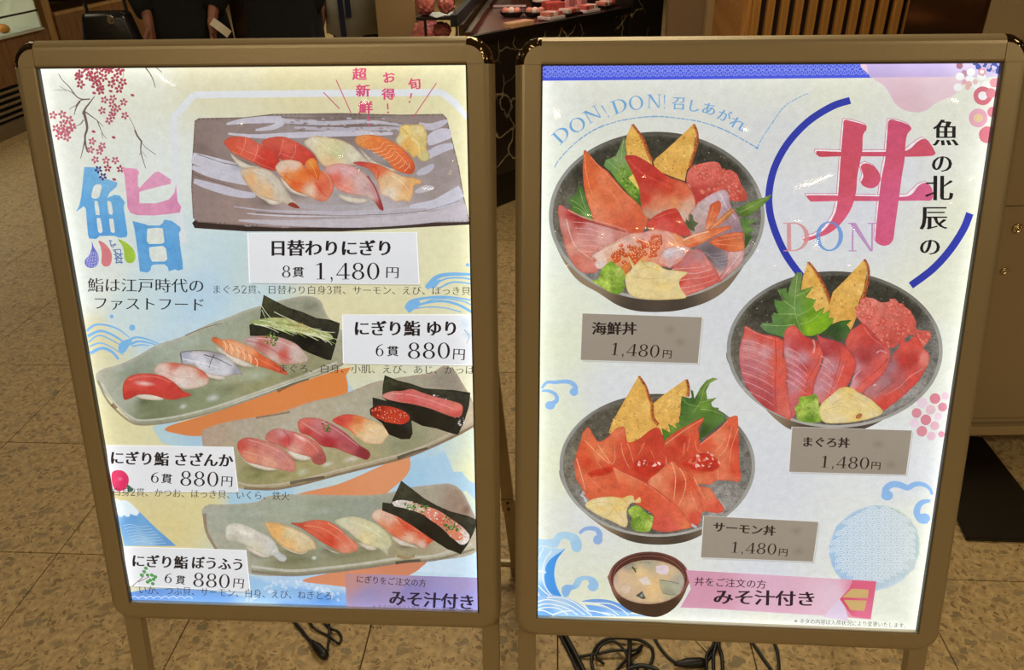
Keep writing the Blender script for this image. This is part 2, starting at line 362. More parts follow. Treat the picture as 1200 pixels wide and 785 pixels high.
for px, py, lab in ((646, 22, 'front'), (667, 18, 'second'), (688, 14, 'third'), (709, 9, 'rightmost'), (672, 9, 'back')):
    q = at_z(px, py, ZC+.002); tt = thing('sushi_pack', 'tray of packed sushi, %s of those at the right of the display case' % lab, 'sushi pack', q, ang)
    box('tray', (0, 0, .008), (.13, .085, .014), TRAY if k % 2 else TAGM, tt, bevel=.003)
    for i in range(3): box('sushi_piece', ((i-1)*.038, 0, .026), (.03, .07, .022), (SALM, RICE, REDP)[(i+k) % 3], tt, bevel=.006)
    k += 1
for px, lab in ((668, 'left'), (682, 'right')):
    slab(px, 1, (.06, .03, .11), mat('pink_pack', (226, 150, 150), .3, vscale=30, var=.2), '%s one of two upright pink packs at the end of the display case' % lab, 'pack', ang, .05, 'pink_pack')
# small side stand with wrapped pink packs left of the case
p = at_z(526, 40, .84)
t = thing('side_stand', 'small dark stand with pink wrapped packs at the left end of the display case', 'stand', (p.x-.05, p.y-.03, 0), -YAWF)
box('stand_body', (0, 0, .40), (.16, .2, .80), DK, t)
box('stand_rim', (0, 0, .81), (.18, .22, .02), mat('stand_brown', (70, 40, 34), .25), t)
box('upper_rim', (0, 0, .93), (.18, .22, .012), DK, t)
box('stand_post', (.08, .1, .87), (.012, .012, .12), DK, t); box('stand_post', (-.08, .1, .87), (.012, .012, .12), DK, t)
PKW = mat('pink_wrap', (205, 110, 100), .25, bump=.8, bscale=40, vscale=30, var=.35)
for i, (dx, dz, s, lab) in enumerate(((-.055, .94, .045, 'upper left pink wrapped pack on the small dark stand'), (.045, .945, .04, 'upper right pink wrapped pack on the small dark stand'), (.02, .82, .045, 'lower pink wrapped pack inside the small dark stand'))):
    bm = bmesh.new(); bmesh.ops.create_icosphere(bm, subdivisions=3, radius=s); rnd = random.Random(i)
    for v in bm.verts: v.co *= 1+rnd.uniform(-.12, .12); v.co.z *= 1.1 if i < 2 else .9
    o = obj('wrapped_pack', bm, PKW); o.location = (p.x-.05+dx, p.y-.05, dz+s); tag(o, lab, 'pack')
q = at_z(500, 40, .80)
bm = bmesh.new(); bmesh.ops.create_icosphere(bm, subdivisions=3, radius=.1); rnd = random.Random(9)
for v in bm.verts: v.co *= 1+rnd.uniform(-.1, .1); v.co.z *= 1.3
o = obj('pink_bundle', bm, PKW); o.location = (q.x, q.y+.1, .737); tag(o, 'soft pink wrapped bundle between the beige column and the small stand', 'bundle')
q2 = (q.x, q.y+.1)
tt = thing('low_stool', 'low dark stool carrying the pink bundle beside the beige column', 'stool', (q2[0], q2[1], 0))
box('stool_top', (0, 0, .58), (.24, .24, .03), DK, tt, bevel=.004)
for sx in (-1, 1):
    for sy in (-1, 1): box('leg', (sx*.1, sy*.1, .2825), (.02, .02, .565), DK, tt)

# right: pale partition, post, timber slat wall, cabinet
pa, pb = at_y(783, 20, 4.3), at_y(829, 20, 4.3)
box('trim_3', ((pa.x+pb.x)/2, 4.33, CEIL/2), (pb.x-pa.x, .05, CEIL), mat('taupe_partition', (142, 112, 82), .6, vscale=2, var=.05), kind='structure')
pc = at_y(832, 20, 4.2)
box('trim_4', (pc.x, 4.22, CEIL/2), (.035, .05, CEIL), BEI, kind='structure')
t = thing('slatted_screen', 'vertical oak slat screen on a dark backing at upper right', 'screen')
SY_ = 3.0
pe = at_y(880, 20, SY_); pf = at_y(1165, 20, SY_)
SLM = wood('slat_oak', (150, 98, 40), (186, 130, 62), (8, 8, .8)); BK = mat('slat_backing', (44, 24, 10), .8)
box('backing', ((pe.x+pf.x)/2+.2, SY_+.045, 1.3), (pf.x-pe.x+.4, .02, 2.6), BK, t)
bm = bmesh.new(); add_box(bm, (0, 0, 1.3), (.027, .03, 2.6), 0, .003); sm = bpy.data.meshes.new('slat'); bm.to_mesh(sm); bm.free(); sm.materials.append(SLM)
x = pe.x+.02
while x < pf.x+.35:
    o = bpy.data.objects.new('slat', sm); COL.objects.link(o); o.parent = t; o.location = (x, SY_+.018, 0); x += .0515
# oblique wing of the same screen running back to the post
dv = Vector((pc.x+.03, 4.2, 0))-Vector((pe.x-.01, SY_+.02, 0)); nn = int(dv.length/.0515); dn_ = dv.normalized()
c = Vector((pe.x-.01, SY_+.02, 0))+dv/2+Vector((-dn_.y, dn_.x, 0))*-.03
box('backing', (c.x, c.y, 1.3), (dv.length, .02, 2.6), BK, t, rz=math.atan2(dv.y, dv.x))
for i in range(nn):
    p = Vector((pe.x-.01, SY_+.02, 0))+dn_*(i+.5)*.0515
    o = bpy.data.objects.new('slat', sm); COL.objects.link(o); o.parent = t; o.location = p; o.rotation_euler = (0, 0, math.atan2(dv.y, dv.x))
CY = 1.75
t = thing('steel_cabinet', 'tall brown metal cabinet with two round locks behind the right hand sign', 'cabinet')
c0 = at_y(1152, 37, CY); cb = at_y(1160, 507, CY); zb = cb.z
BR = mat('cabinet_brown', (160, 138, 102), .5, .1, vscale=1, var=.03)
W_ = 1.0
box('body', (c0.x+W_/2, CY+.17, (zb+.035+1.75)/2), (W_, .34, 1.75-zb-.035), BR, t, bevel=.004)
box('side_panel', (c0.x-.004, CY+.17, (zb+.035+1.75)/2), (.008, .336, 1.75-zb-.04), mat('polished_side', (120, 84, 50), .12, .9), t)
box('bottom_rail', (c0.x+W_/2, CY+.165, zb+.016), (W_+.004, .36, .03), mat('rail_tan', (176, 150, 108), .4, .2), t, bevel=.003)
zs = at_y(1190, 240, CY).z
box('upper_door', (c0.x+.06+W_/2, CY-.006, (zs+1.72)/2+.002), (W_-.12+.05, .012, 1.72-zs), BR, t, bevel=.002)
box('lower_door', (c0.x+.06+W_/2, CY-.006, (zs+zb+.06)/2), (W_-.12+.05, .012, zs-zb-.06), BR, t, bevel=.002)
LK = mat('lock_chrome', (210, 190, 150), .15, 1)
for px, py, r in ((1192, 267, .012), (1176.5, 317, .0085)):
    p = at_y(px, py, CY-.012); M = Matrix.Translation((p.x, CY-.012, p.z)) @ Matrix.Rotation(math.pi/2, 4, 'X')
    k = lathe('lock', [(0, 0), (r, 0), (r, .004), (r*.75, .006), (r*.7, .003), (r*.3, .003), (r*.3, .006), (0, .006)], LK, t, 20, M)
for sx in (.06, W_-.06):
    for sy in (.05, .29):
        k = lathe('caster', [(0, 0), (.03, 0), (.034, .004), (.034, .02), (.03, .024), (0, .024)], DK, t, 16, Matrix.Translation((c0.x+sx-.012, CY+sy, .034)) @ Matrix.Rotation(math.pi/2, 4, 'Y'))
        box('caster_fork', (c0.x+sx, CY+sy, (zb+.06)/2+.01), (.03, .03, zb-.06), DK, t)
# black floor plate of a stand
P = [at_z(1121, 604, .012), at_z(1133, 630, .012), at_z(1222, 633, .012), at_z(1236, 620, .012), at_z(1152, 512, .012), at_z(1104, 508, .012), at_z(1080, 560, .012)]
o = prism('stand_foot', P, 0.0005, .012, mat('black_steel', (26, 20, 14), .4, .2), bevel=.002)
tag(o, 'flat black steel floor plate with a cut corner beside the right hand sign', 'floor plate')

# ------------------------------------------------------------------ people behind the signs
SKIN = mat('skin', (150, 96, 74), .55, vscale=30, var=.04)
def skin_mesh(name, verts, edges, radii, m, parent, root=0, sub=2):
    me = bpy.data.meshes.new(name); me.from_pydata([tuple(v) for v in verts], edges, []); me.update()
    o = bpy.data.objects.new(name, me); COL.objects.link(o); me.materials.append(m)
    s = o.modifiers.new('skin', 'SKIN'); s.use_smooth_shade = True
    for i, r in enumerate(radii):
        rr = r if isinstance(r, tuple) else (r, r)
        me.skin_vertices[0].data[i].radius = rr; me.skin_vertices[0].data[i].use_root = (i == root)
    d = o.modifiers.new('sub', 'SUBSURF'); d.levels = sub; d.render_levels = sub
    o.parent = parent; return o
def person(lab, loc, rz, coat, trousers, skirt=None, arms=None, hair=(20, 14, 10), h=1.68, coat_hem=.78, group=None):
    """standing figure facing local -y"""
    t = thing('person', lab, 'person', loc, rz); k = h/1.7
    arms = arms or {-1: [(.19, 0, 1.38), (.235, 0, 1.12), (.235, -.05, .90), (.232, -.07, .82)], 1: [(.19, 0, 1.38), (.235, 0, 1.12), (.235, -.05, .90), (.232, -.07, .82)]}
    V = [(0, 0, .93), (0, 0, 1.12), (0, .01, 1.32), (0, .01, 1.42), (0, 0, 1.50), (0, -.01, 1.58), (0, -.01, 1.66)]
    R = [(.15, .11), (.13, .10), (.16, .11), (.09, .07), (.05, .05), (.078, .088), (.06, .07)]
    E_ = [(i, i+1) for i in range(6)]
    for s in (-1, 1):
        b = len(V); V += [(s*.09, 0, .86), (s*.10, -.01, .50), (s*.10, .01, .09), (s*.105, -.10, .04)]; R += [.085, .056, .038, (.035, .03)]
        E_ += [(0, b), (b, b+1), (b+1, b+2), (b+2, b+3)]
        a = arms[s]; b = len(V); V += [(s*p[0], p[1], p[2]) for p in a]; R += [.055, .043, .028, (.036, .018)]
        E_ += [(2, b), (b, b+1), (b+1, b+2), (b+2, b+3)]
        # four fingers and a thumb
        w = Vector((s*a[3][0], a[3][1], a[3][2])); dr = (w-Vector((s*a[2][0], a[2][1], a[2][2]))).normalized()
        side = Vector((0, 1, 0)) if abs(dr.y) < .8 else Vector((1, 0, 0))
        side = (side-dr*side.dot(dr)).normalized(); nrm = dr.cross(side)*s
        for q, (of, ln) in enumerate(((-.028, .062), (-.010, .074), (.009, .070), (.026, .056))):
            b2 = len(V); p0 = w+side*of+dr*.02; V += [tuple(p0), tuple(p0+dr*ln*.55+nrm*.004), tuple(p0+dr*ln+nrm*.016)]; R += [.0095, .0088, .0075]
            E_ += [(b+3, b2), (b2, b2+1), (b2+1, b2+2)]
        b2 = len(V); p0 = w-side*.03-dr*.02; V += [tuple(p0), tuple(p0-side*.022+dr*.03+nrm*.01), tuple(p0-side*.024+dr*.055+nrm*.016)]; R += [.0105, .0098, .0085]
        E_ += [(b+3, b2), (b2, b2+1), (b2+1, b2+2)]
    V = [(v[0]*k, v[1]*k, v[2]*k) for v in V]
    skin_mesh('body', V, E_, R, SKIN, t)
    # face and hair
    lathe('hair', [(0, -.02), (.085, -.02), (.098, .03), (.09, .08), (.06, .12), (0, .135)], mat('hair_%d' % hair[0], hair, .5, bump=.5, bscale=200), t, 20, Matrix.Translation((0, .012, 1.62*k)))
    for s in (-1, 1):
        bm = bmesh.new(); bmesh.ops.create_icosphere(bm, subdivisions=2, radius=.011); bmesh.ops.translate(bm, verts=bm.verts, vec=(s*.03, -.092*k, 1.60*k)); obj('eye', bm, mat('eye_dark', (24, 18, 16), .2), t, True)
    bm = bmesh.new(); bmesh.ops.create_cone(bm, segments=10, radius1=.014, radius2=.005, depth=.04, cap_ends=True); bmesh.ops.translate(bm, verts=bm.verts, vec=(0, -.1*k, 1.575*k)); obj('nose', bm, SKIN, t, True)
    box('mouth', (0, -.088*k, 1.535*k), (.04, .01, .008), mat('lips', (120, 60, 52), .5), t, bevel=.003)
    # coat with sleeves: body loft ending in an open hem
    cm = mat('cloth_%d_%d_%d' % coat, coat, .9, bump=.25, bscale=14, vscale=6, var=.12)
    bm = bmesh.new(); rings = []
    for z, rx, ry in ((coat_hem, .215, .165), (coat_hem+.12, .20, .155), (1.0 if coat_hem < .95 else coat_hem+.15, .185, .14), (1.14, .175, .13), (1.30, .20, .135), (1.40, .19, .12), (1.46, .10, .085), (1.50, .07, .068)):
        rings.append([bm.verts.new((rx*k*math.cos(a*math.pi/12)*(1+.03*math.sin(a*2.3+z*5)), ry*k*math.sin(a*math.pi/12), z*k)) for a in range(24)])
    for ra, rb in zip(rings, rings[1:]):
        for j in range(24): bm.faces.new((ra[j], ra[(j+1) % 24], rb[(j+1) % 24], rb[j]))
    o = obj('coat', bm, cm, t, True); md = o.modifiers.new('thick', 'SOLIDIFY'); md.thickness = .012
    for s in (-1, 1):
        a = arms[s]; pts = [Vector((s*p[0]*k, p[1]*k, p[2]*k)) for p in a]; end = pts[1]+(pts[2]-pts[1])*.97
        sp = [Vector((s*.14*k, .005, 1.41*k)), pts[0], pts[0]+(pts[1]-pts[0])*.5, pts[1], pts[1]+(end-pts[1])*.5, end]
        obj('sleeve', tube_bm(sp, [.06*k, .072*k, .066*k, .060*k, .055*k, .050*k], 14), cm, t, True)
    tm = mat('cloth_%d_%d_%d' % trousers, trousers, .9, bump=.2, bscale=14, vscale=6, var=.1)
    for s in (-1, 1):
        obj('trouser_leg', tube_bm([(s*.085*k, 0, .95*k), (s*.095*k, -.005, .70*k), (s*.10*k, -.01, .48*k), (s*.10*k, .01, .09*k)], [.105*k, .10*k, .08*k, .065*k], 14), tm, t, True)
        bm = bmesh.new(); add_box(bm, (s*.103*k, -.05*k, .035), (.09, .26, .07), 0, .02); obj('shoe', bm, mat('shoe_black', (18, 14, 12), .4), t, True)
    if skirt:
        sm_ = mat('apron_grey', skirt[0], .85, bump=.15, bscale=10, vscale=4, var=.06)
        bm = bmesh.new(); rows = []
        for z, r in ((skirt[1], .235), (skirt[1]+.2, .225), (1.0, .20), (1.03, .195)):
            rows.append([bm.verts.new((r*k*math.cos(a*math.pi/14), .82*r*k*math.sin(a*math.pi/14)*1.0, z*k + .01*math.sin(a*.9))) for a in range(28)])
        for ra, rb in zip(rows, rows[1:]):
            for j in range(28): bm.faces.new((ra[j], ra[(j+1) % 28], rb[(j+1) % 28], rb[j]))
        o = obj('apron', bm, sm_, t, True); md = o.modifiers.new('thick', 'SOLIDIFY'); md.thickness = .005
        tie = mat('navy_tie', (22, 26, 62), .8)
        obj('apron_band', tube_bm([(.208*k*math.cos(a), .17*k*math.sin(a), 1.02*k) for a in [i*math.pi/12 for i in range(25)]], .014, 6), tie, t)
        for dx, ln in ((-.10, .34), (-.055, .22)):
            box('apron_tie', (dx, -.205*k, (1.02-ln/2)*k), (.035, .006, ln), tie, t, bevel=.002)
    return t
pA = at_y(222, 30, 4.15)
arA = {1: [(.19, 0, 1.38), (.23, .0, 1.13), (.17, -.12, 1.0), (.16, -.15, .915)], -1: [(.19, 0, 1.38), (.24, 0, 1.12), (.16, -.10, .98), (.15, -.13, .885)]}
person('leftmost person in a black coat with both hands hanging down behind the left sign', (pA.x, 4.15, 0), .05, (7, 6, 6), (6, 5, 5), arms=arA)
# handbag of the first person
hb = at_y(152, 20, 3.72)
t = thing('handbag', 'black shiny leather bag with a round buckle at the side of the leftmost person', 'bag', (hb.x-.10, 3.72, .74), .1)
bm = bmesh.new(); add_box(bm, (0, 0, .14), (.25, .11, .28), 0, .03)
for v in bm.verts: v.co.x *= 1-.25*(v.co.z-.14)/.14
obj('bag_body', bm, mat('black_leather', (24, 22, 20), .3, bump=.3, bscale=12), t, True)
lathe('buckle', [(.010, 0), (.018, 0), (.02, .005), (.017, .008), (.010, .006)], mat('buckle_metal', (150, 150, 140), .25, 1), t, 20, Matrix.Translation((.03, -.052, .25)) @ Matrix.Rotation(math.pi/2, 4, 'X'))
obj('strap', tube_bm(spline([(-.08, 0, .26), (-.07, 0, .50), (.06, .02, .64), (.08, .01, .45), (.09, 0, .26)], 5), .008, 6), mat('black_leather'), t, True)
# folded white paper in the right hand of the picture
hp = at_y(258, 30, 3.95)
bm = bmesh.new(); g = bmesh.ops.create_grid(bm, x_segments=6, y_segments=3, size=.5)
for v in bm.verts: v.co = Vector((v.co.x*.16, v.co.y*.07, .02*math.cos(v.co.x*3)))
o = obj('folded_paper', bm, mat('paper_white', (220, 205, 180), .7)); o.modifiers.new('t', 'SOLIDIFY').thickness = .0015
o.location = (hp.x, 3.95, hp.z-.01); o.rotation_euler = (1.2, .7, 0); o.scale = (.6, .55, 1); tag(o, 'white folded paper held in the hand of the leftmost person', 'paper')
arB = {q: [(.18, 0, 1.38), (.20, .03, 1.13), (.13, .0, .98), (.09, -.01, .92)] for q in (-1, 1)}
pB = at_y(334, 30, 4.0)
person('second person from the left in a plain black coat flaring to the hem', (pB.x, 4.0, 0), -.15, (6, 5, 5), (5, 5, 5), arms=arB, coat_hem=.5)
# brown cloth bag with a pale hem between the two
tb = at_y(281, 15, 4.25)
t = thing('cloth_bag', 'brown cloth bag with a pale bottom band between the two people in black', 'bag', (tb.x, 4.3, .72), 0)
bm = bmesh.new(); add_box(bm, (0, 0, .20), (.12, .05, .34), 0, .012); obj('bag_body', bm, mat('brown_cloth', (86, 66, 46), .9, bump=.2), t, True)
bm = bmesh.new(); add_box(bm, (0, 0, .02), (.125, .054, .04), 0, .012); obj('bag_band', bm, mat('pale_band', (150, 120, 90), .8), t, True)
obj('bag_handle', tube_bm(spline([(-.04, 0, .36), (-.035, 0, .52), (.035, 0, .52), (.04, 0, .36)], 5), .006, 6), mat('pale_band'), t, True)
pC = at_y(422, 20, 5.5)
person('person in a navy top and grey apron with navy ties beside the beige column', (pC.x, 5.5, 0), .1, (24, 28, 60), (20, 14, 12), skirt=((150, 146, 132), .68), coat_hem=.93)

# ------------------------------------------------------------------ the two light box signs
def homog(src, dst):
    A_ = []
    for (x, y), (u, v) in zip(src, dst):
        A_.append([x, y, 1, 0, 0, 0, -u*x, -u*y, u]); A_.append([0, 0, 0, x, y, 1, -v*x, -v*y, v])
    n = 8                                                  # plain elimination
    for i in range(n):
        p = max(range(i, n), key=lambda r: abs(A_[r][i])); A_[i], A_[p] = A_[p], A_[i]
        for r in range(n):
            if r != i:
                f = A_[r][i]/A_[i][i]
                for c in range(i, 9): A_[r][c] -= f*A_[i][c]
    h = [A_[i][8]/A_[i][i] for i in range(n)]+[1]
    return lambda x, y: ((h[0]*x+h[1]*y+h[2])/(h[6]*x+h[7]*y+1), (h[3]*x+h[4]*y+h[5])/(h[6]*x+h[7]*y+1))
FRM = mat('champagne_metal', (158, 138, 102), .38, .3, bump=.03, bscale=400, vscale=3, var=.03)
GASK = mat('dark_gasket', (70, 62, 52), .5)
LIP = mat('satin_lip', (200, 190, 170), .3, .6)
CAPM = mat('glossy_cap', (96, 80, 56), .08, .9, bump=.45, bscale=70, vscale=20, var=.1)
def extr(name, prof, p0, p1, out, m, parent, smooth=False):
    """extrude a profile [(o, z)] (o = distance away from the poster edge along 'out') from p0 to p1"""
    bm = bmesh.new(); a = []; b = []
    for o_, z in prof:
        a.append(bm.verts.new((p0[0]+out[0]*o_, p0[1]+out[1]*o_, z))); b.append(bm.verts.new((p1[0]+out[0]*o_, p1[1]+out[1]*o_, z)))
    n = len(prof)
    for i in range(n): bm.faces.new((a[i], a[(i+1) % n], b[(i+1) % n], b[i]))
    bm.faces.new(a[::-1]); bm.faces.new(b); bmesh.ops.recalc_face_normals(bm, faces=bm.faces)
    return obj(name, bm, m, parent, smooth)
def quarter(cx, cy, sx, sy, r, n=12):
    return [(cx+sx*r*math.cos(i*math.pi/2/n), cy+sy*r*math.sin(i*math.pi/2/n)) for i in range(n+1)]
PRF = [(0, -.004), (0, .0065), (.001, .008), (.003, .0085), (.0215, .0085), (.025, .0079), (.0285, .006), (.0315, .003), (.0338, -.001), (.0345, -.006), (.0345, -.024), (0, -.024)]
def cover_mat():
    if 'cover' in MATS: return MATS['cover']
    m = bpy.data.materials.new('clear_cover'); m.use_nodes = True; nt = m.node_tree; N = nt.nodes; K_ = nt.links
    for nd in list(N):
        if nd.type == 'BSDF_PRINCIPLED': N.remove(nd)
    out = N['Material Output']; tr = N.new('ShaderNodeBsdfTransparent'); gl_ = N.new('ShaderNodeBsdfGlossy'); gl_.inputs['Roughness'].default_value = .03; gl_.inputs['Color'].default_value = (1, .96, .9, 1)
    fr = N.new('ShaderNodeFresnel'); fr.inputs['IOR'].default_value = 1.45; mx = N.new('ShaderNodeMixShader')
    tc = N.new('ShaderNodeTexCoord'); nz = N.new('ShaderNodeTexNoise'); nz.inputs['Scale'].default_value = 9; nz.inputs['Detail'].default_value = 1
    bp = N.new('ShaderNodeBump'); bp.inputs['Strength'].default_value = .3; bp.inputs['Distance'].default_value = .008
    K_.new(tc.outputs['Object'], nz.inputs['Vector']); K_.new(nz.outputs['Fac'], bp.inputs['Height']); K_.new(bp.outputs[0], gl_.inputs['Normal'])
    ge = N.new('ShaderNodeNewGeometry'); sb = N.new('ShaderNodeMath'); sb.operation = 'SUBTRACT'; sb.inputs[0].default_value = 1; K_.new(ge.outputs['Backfacing'], sb.inputs[1]); mlt = N.new('ShaderNodeMath'); mlt.operation = 'MULTIPLY'; K_.new(sb.outputs[0], mlt.inputs[0]); K_.new(fr.outputs[0], mlt.inputs[1]); K_.new(mlt.outputs[0], mx.inputs[0]); K_.new(tr.outputs[0], mx.inputs[1]); K_.new(gl_.outputs[0], mx.inputs[2]); K_.new(mx.outputs[0], out.inputs['Surface'])
    MATS['cover'] = m; return m
class Sign: pass
def make_sign(label, C, X, U, W, H, Q, foot_px, hingeL):
    X = Vector(X).normalized(); U = Vector(U); U = (U-X*U.dot(X)).normalized(); Nn = X.cross(U)      # Nn faces the camera
    C = Vector(C)+CAM
    Ln = C.z/U.z; base = C-U*Ln
    t = thing('light_box_sign', label, 'sign', base)
    t.matrix_world = Matrix(((X.x, U.x, Nn.x, base.x), (X.y, U.y, Nn.y, base.y), (X.z, U.z, Nn.z, base.z), (0, 0, 0, 1)))
    w, h = W/2, H/2; y0 = Ln-h; y1 = Ln+h
    extr('side_rail', PRF, (-w, y0), (-w, y1), (-1, 0), FRM, t); extr('side_rail', PRF, (w, y0), (w, y1), (1, 0), FRM, t)
    extr('top_rail', PRF, (-w, y1), (w, y1), (0, 1), FRM, t); extr('bottom_rail', PRF, (-w, y0), (w, y0), (0, -1), FRM, t)
    # gasket and light lip round the poster
    for nm, a, b, o_ in (('side', (-w, y0), (-w, y1), (1, 0)), ('side', (w, y0), (w, y1), (-1, 0)), ('top', (-w, y1), (w, y1), (0, -1)), ('bottom', (-w, y0), (w, y0), (0, 1))):
        extr('gasket', [(-.0, -.001), (-.0, .006), (.0008, .0075), (.0014, .006), (.0014, -.001)], a, b, o_, LIP if nm == 'bottom' else GASK, t)
    # corner caps
    for sx in (-1, 1):
        for sy, yy in ((1, y1), (-1, y0)):
            cx = sx*w; R_ = .0345
            bm = bmesh.new(); lay = []
            for rr, z in ((R_, -.024), (R_, -.005), (R_*.97, .0005), (R_*.90, .004), (R_*.80, .0068), (R_*.68, .0082), (R_*.66, .0086)):
                lay.append([bm.verts.new((x_, y_, z)) for x_, y_ in [(cx, yy)]+quarter(cx, yy, sx, sy, rr)])
            for a, b in zip(lay, lay[1:]):
                n = len(a)
                for i in range(n): bm.faces.new((a[i], a[(i+1) % n], b[(i+1) % n], b[i]))
            bm.faces.new(lay[0]); bm.faces.new(lay[-1]); bmesh.ops.recalc_face_normals(bm, faces=bm.faces)
            o = obj('corner_cap', bm, CAPM if sy > 0 else FRM, t, label='shiny bronze corner cap' if sy > 0 else None)
            if sy > 0:
                # flat satin quarter on the face of the shiny cap
                bm = bmesh.new(); q = [(cx, yy)]+quarter(cx, yy, sx, sy, R_*.66)
                lo = [bm.verts.new((a, b, .0084)) for a, b in q]; hi = [bm.verts.new((a, b, .0095)) for a, b in q]
                n = len(q)
                for i in range(n): bm.faces.new((lo[i], lo[(i+1) % n], hi[(i+1) % n], hi[i]))
                bm.faces.new(hi); bmesh.ops.recalc_face_normals(bm, faces=bm.faces)
                obj('cap_plate', bm, FRM, o)
    box('back_board', (0, Ln, -.014), (W+.03, H+.03, .016), mat('back_plastic', (60, 52, 42), .6), t)
    # front legs
    for sx in (-1, 1):
        lx = sx*(w+.0165)
        box('leg', (lx, (y0-.01)/2+.004, -.026), (.028, y0-.002, .018), FRM, t, bevel=.002)
        box('leg_sleeve', (lx, y0+.06, -.03), (.03, .12, .012), FRM, t)
        box('foot', (lx, .006, -.026), (.032, .012, .022), DK, t)
    # rear strut frame
    Mi = t.matrix_world.inverted()
    for sx in (-1, 1):
        fp = at_z(*foot_px, 0.006); f0 = Mi @ fp; f0.x = sx*.322; f0.z = f0.z
        # keep the strut foot on the floor
        fw_ = t.matrix_world @ f0; f0 = Mi @ Vector((fw_.x, fw_.y, .006)); 
        hg = Vector((sx*(w+.010), hingeL+Ln, -.036))
        d = (hg-f0); bm = bmesh.new(); Ld = d.length
        zax = d.normalized(); yax = Vector((0, 0, 1)); yax = (yax-zax*yax.dot(zax)).normalized(); xax = yax.cross(zax)
        M = Matrix(((xax.x, yax.x, zax.x, 0), (xax.y, yax.y, zax.y, 0), (xax.z, yax.z, zax.z, 0), (0, 0, 0, 1)))
        add_box(bm, (0, 0, 0), (.024, .014, Ld), 0, .002, Matrix.Translation((hg+f0)/2) @ M); st = obj('strut', bm, FRM, t)
        bm = bmesh.new(); add_box(bm, (0, 0, 0), (.03, .02, .05), 0, .004, Matrix.Translation(f0+zax*.024) @ M); obj('strut_shoe', bm, mat('shoe_plate', (150, 130, 96), .35, .5), st)
        q = f0+zax*Ld*.36
        bm = bmesh.new(); add_box(bm, (0, 0, 0), (.028, .018, .05), 0, .002, Matrix.Translation(q) @ M)
        for s2 in (-1, 1): add_box(bm, (0, .011, s2*.013), (.006, .004, .006), 0, 0, Matrix.Translation(q) @ M)
        obj('hinge_plate', bm, mat('plate_metal', (165, 145, 110), .3, .7), st)
        if sx < 0: fl = f0+zax*.06
        else: fr = f0+zax*.06
    obj('cross_bar', tube_bm([fl, fr], .009, 8), FRM, t)
    # clear protective sheet over the poster, slightly wavy
    n = 2; bm = bmesh.new(); vs = [bm.verts.new((x, y, .0052)) for x, y in ((-w, y0), (w, y0), (w, y1), (-w, y1))]; bm.faces.new(vs)
    r = bmesh.ops.extrude_face_region(bm, geom=list(bm.faces)); bmesh.ops.translate(bm, verts=[g for g in r['geom'] if isinstance(g, bmesh.types.BMVert)], vec=(0, 0, -.0003))
    bmesh.ops.recalc_face_normals(bm, faces=bm.faces)
    obj('cover_sheet', bm, cover_mat(), t, label='clear glossy cover sheet')
    # lit poster sheet
    S = Sign(); S.t = t; S.W, S.H, S.L = W, H, Ln; S.Q = Q
    S.h = homog([q for q in Q], [(-w, y1), (w, y1), (w, y0), (-w, y0)])
    S.z = .0003; S.y0, S.y1, S.w = y0, y1, w
    return S
S1 = make_sign('left hand lit sign showing sushi platters with white price strips, in a champagne metal frame',
    (-.34294516*1.0, .9666698, -.58773983), (.99360724, -.05814375, .00367938), (.01006932, .21976929, .98030322), .574, .829, [(48, 81.5), (546.5, 77), (560, 713.5), (155, 702)], (601, 672), .10)
S2 = make_sign('right hand lit sign showing rice bowls with grey price cards, in a champagne metal frame',
    (.32433393, .91410261, -.57647203), (1.00252519, -.07121907, .00336449), (.0041586, .26017366, .96031416), .574, .813, [(629.5, 74.5), (1170, 71), (1078.5, 740), (631.5, 722.5)], (610, 690), .10)

# ------------------------------------------------------------------ cables on the floor under the signs
CBL = mat('black_cable', (16, 13, 11), .45)
def cable(pts, r, lab, cat='cable', name='power_cable', plug=None, dz=.0):
    P = [at_z(x, y, r+.001+(q[0] if q else 0)) for x, y, *q in pts]
    r *= 1.25; bm = tube_bm(spline(P, 6), r, 7)
    if plug is None:
        o = obj(name, bm, CBL, smooth=True); return tag(o, lab, cat)
    t = thing(name, lab, cat, P[0]); o = obj('cord', bm, CBL, smooth=True)
    o.parent = t; o.matrix_parent_inverse = Matrix.Translation(-P[0])
    a, b = at_z(plug[0], plug[1], .012), at_z(plug[2], plug[3], .012)
    k = [a+(b-a)*f for f in (0, .15, .4, .6, .85, 1)]
    o = obj('connector', tube_bm(k, [.004, .006, .0105, .011, .011, .008], 10), CBL, smooth=True); o.parent = t; o.matrix_parent_inverse = Matrix.Translation(-P[0])
    return t
cable([(330, 705), (340, 722), (352, 737), (360, 747), (367, 755)], .003, 'black power cable with a flared plug lying under the left sign', plug=(365, 751, 382, 770))
cable([(384, 706, .0), (386, 735, .006), (385, 750, .0), (384, 762), (383, 769)], .0022, 'thin black lead running straight down to the plug under the left sign')
cable([(362, 726), (366, 734, .004), (374, 740), (384, 745), (392, 751, .006), (397, 754), (400, 748), (397, 741), (391, 738, .006), (386, 736), (378, 728), (370, 722)], .0024, 'black cable looped into a small coil under the left sign')
cable([(655, 735), (664, 748), (674, 766), (684, 786), (690, 800)], .0045, 'thick black cable leaving the left side of the tangle under the right sign')
cable([(652, 735), (662, 755), (672, 775), (680, 795)], .003, 'second black cable beside the thick one under the right sign')
cable([(700, 800), (694, 780), (694, 768, .004), (702, 754), (716, 748, .008), (735, 748, .010), (752, 751, .004), (764, 760), (764, 774, .004), (754, 786), (742, 792), (730, 800)], .0028, 'large outer loop of black cable in the tangle under the right sign')
cable([(676, 770), (700, 766, .008), (722, 762, .014), (744, 762, .012), (752, 757, .008), (748, 764), (738, 770, .01), (725, 782), (716, 796)], .0026, 'black cable crossing the middle of the tangle under the right sign')
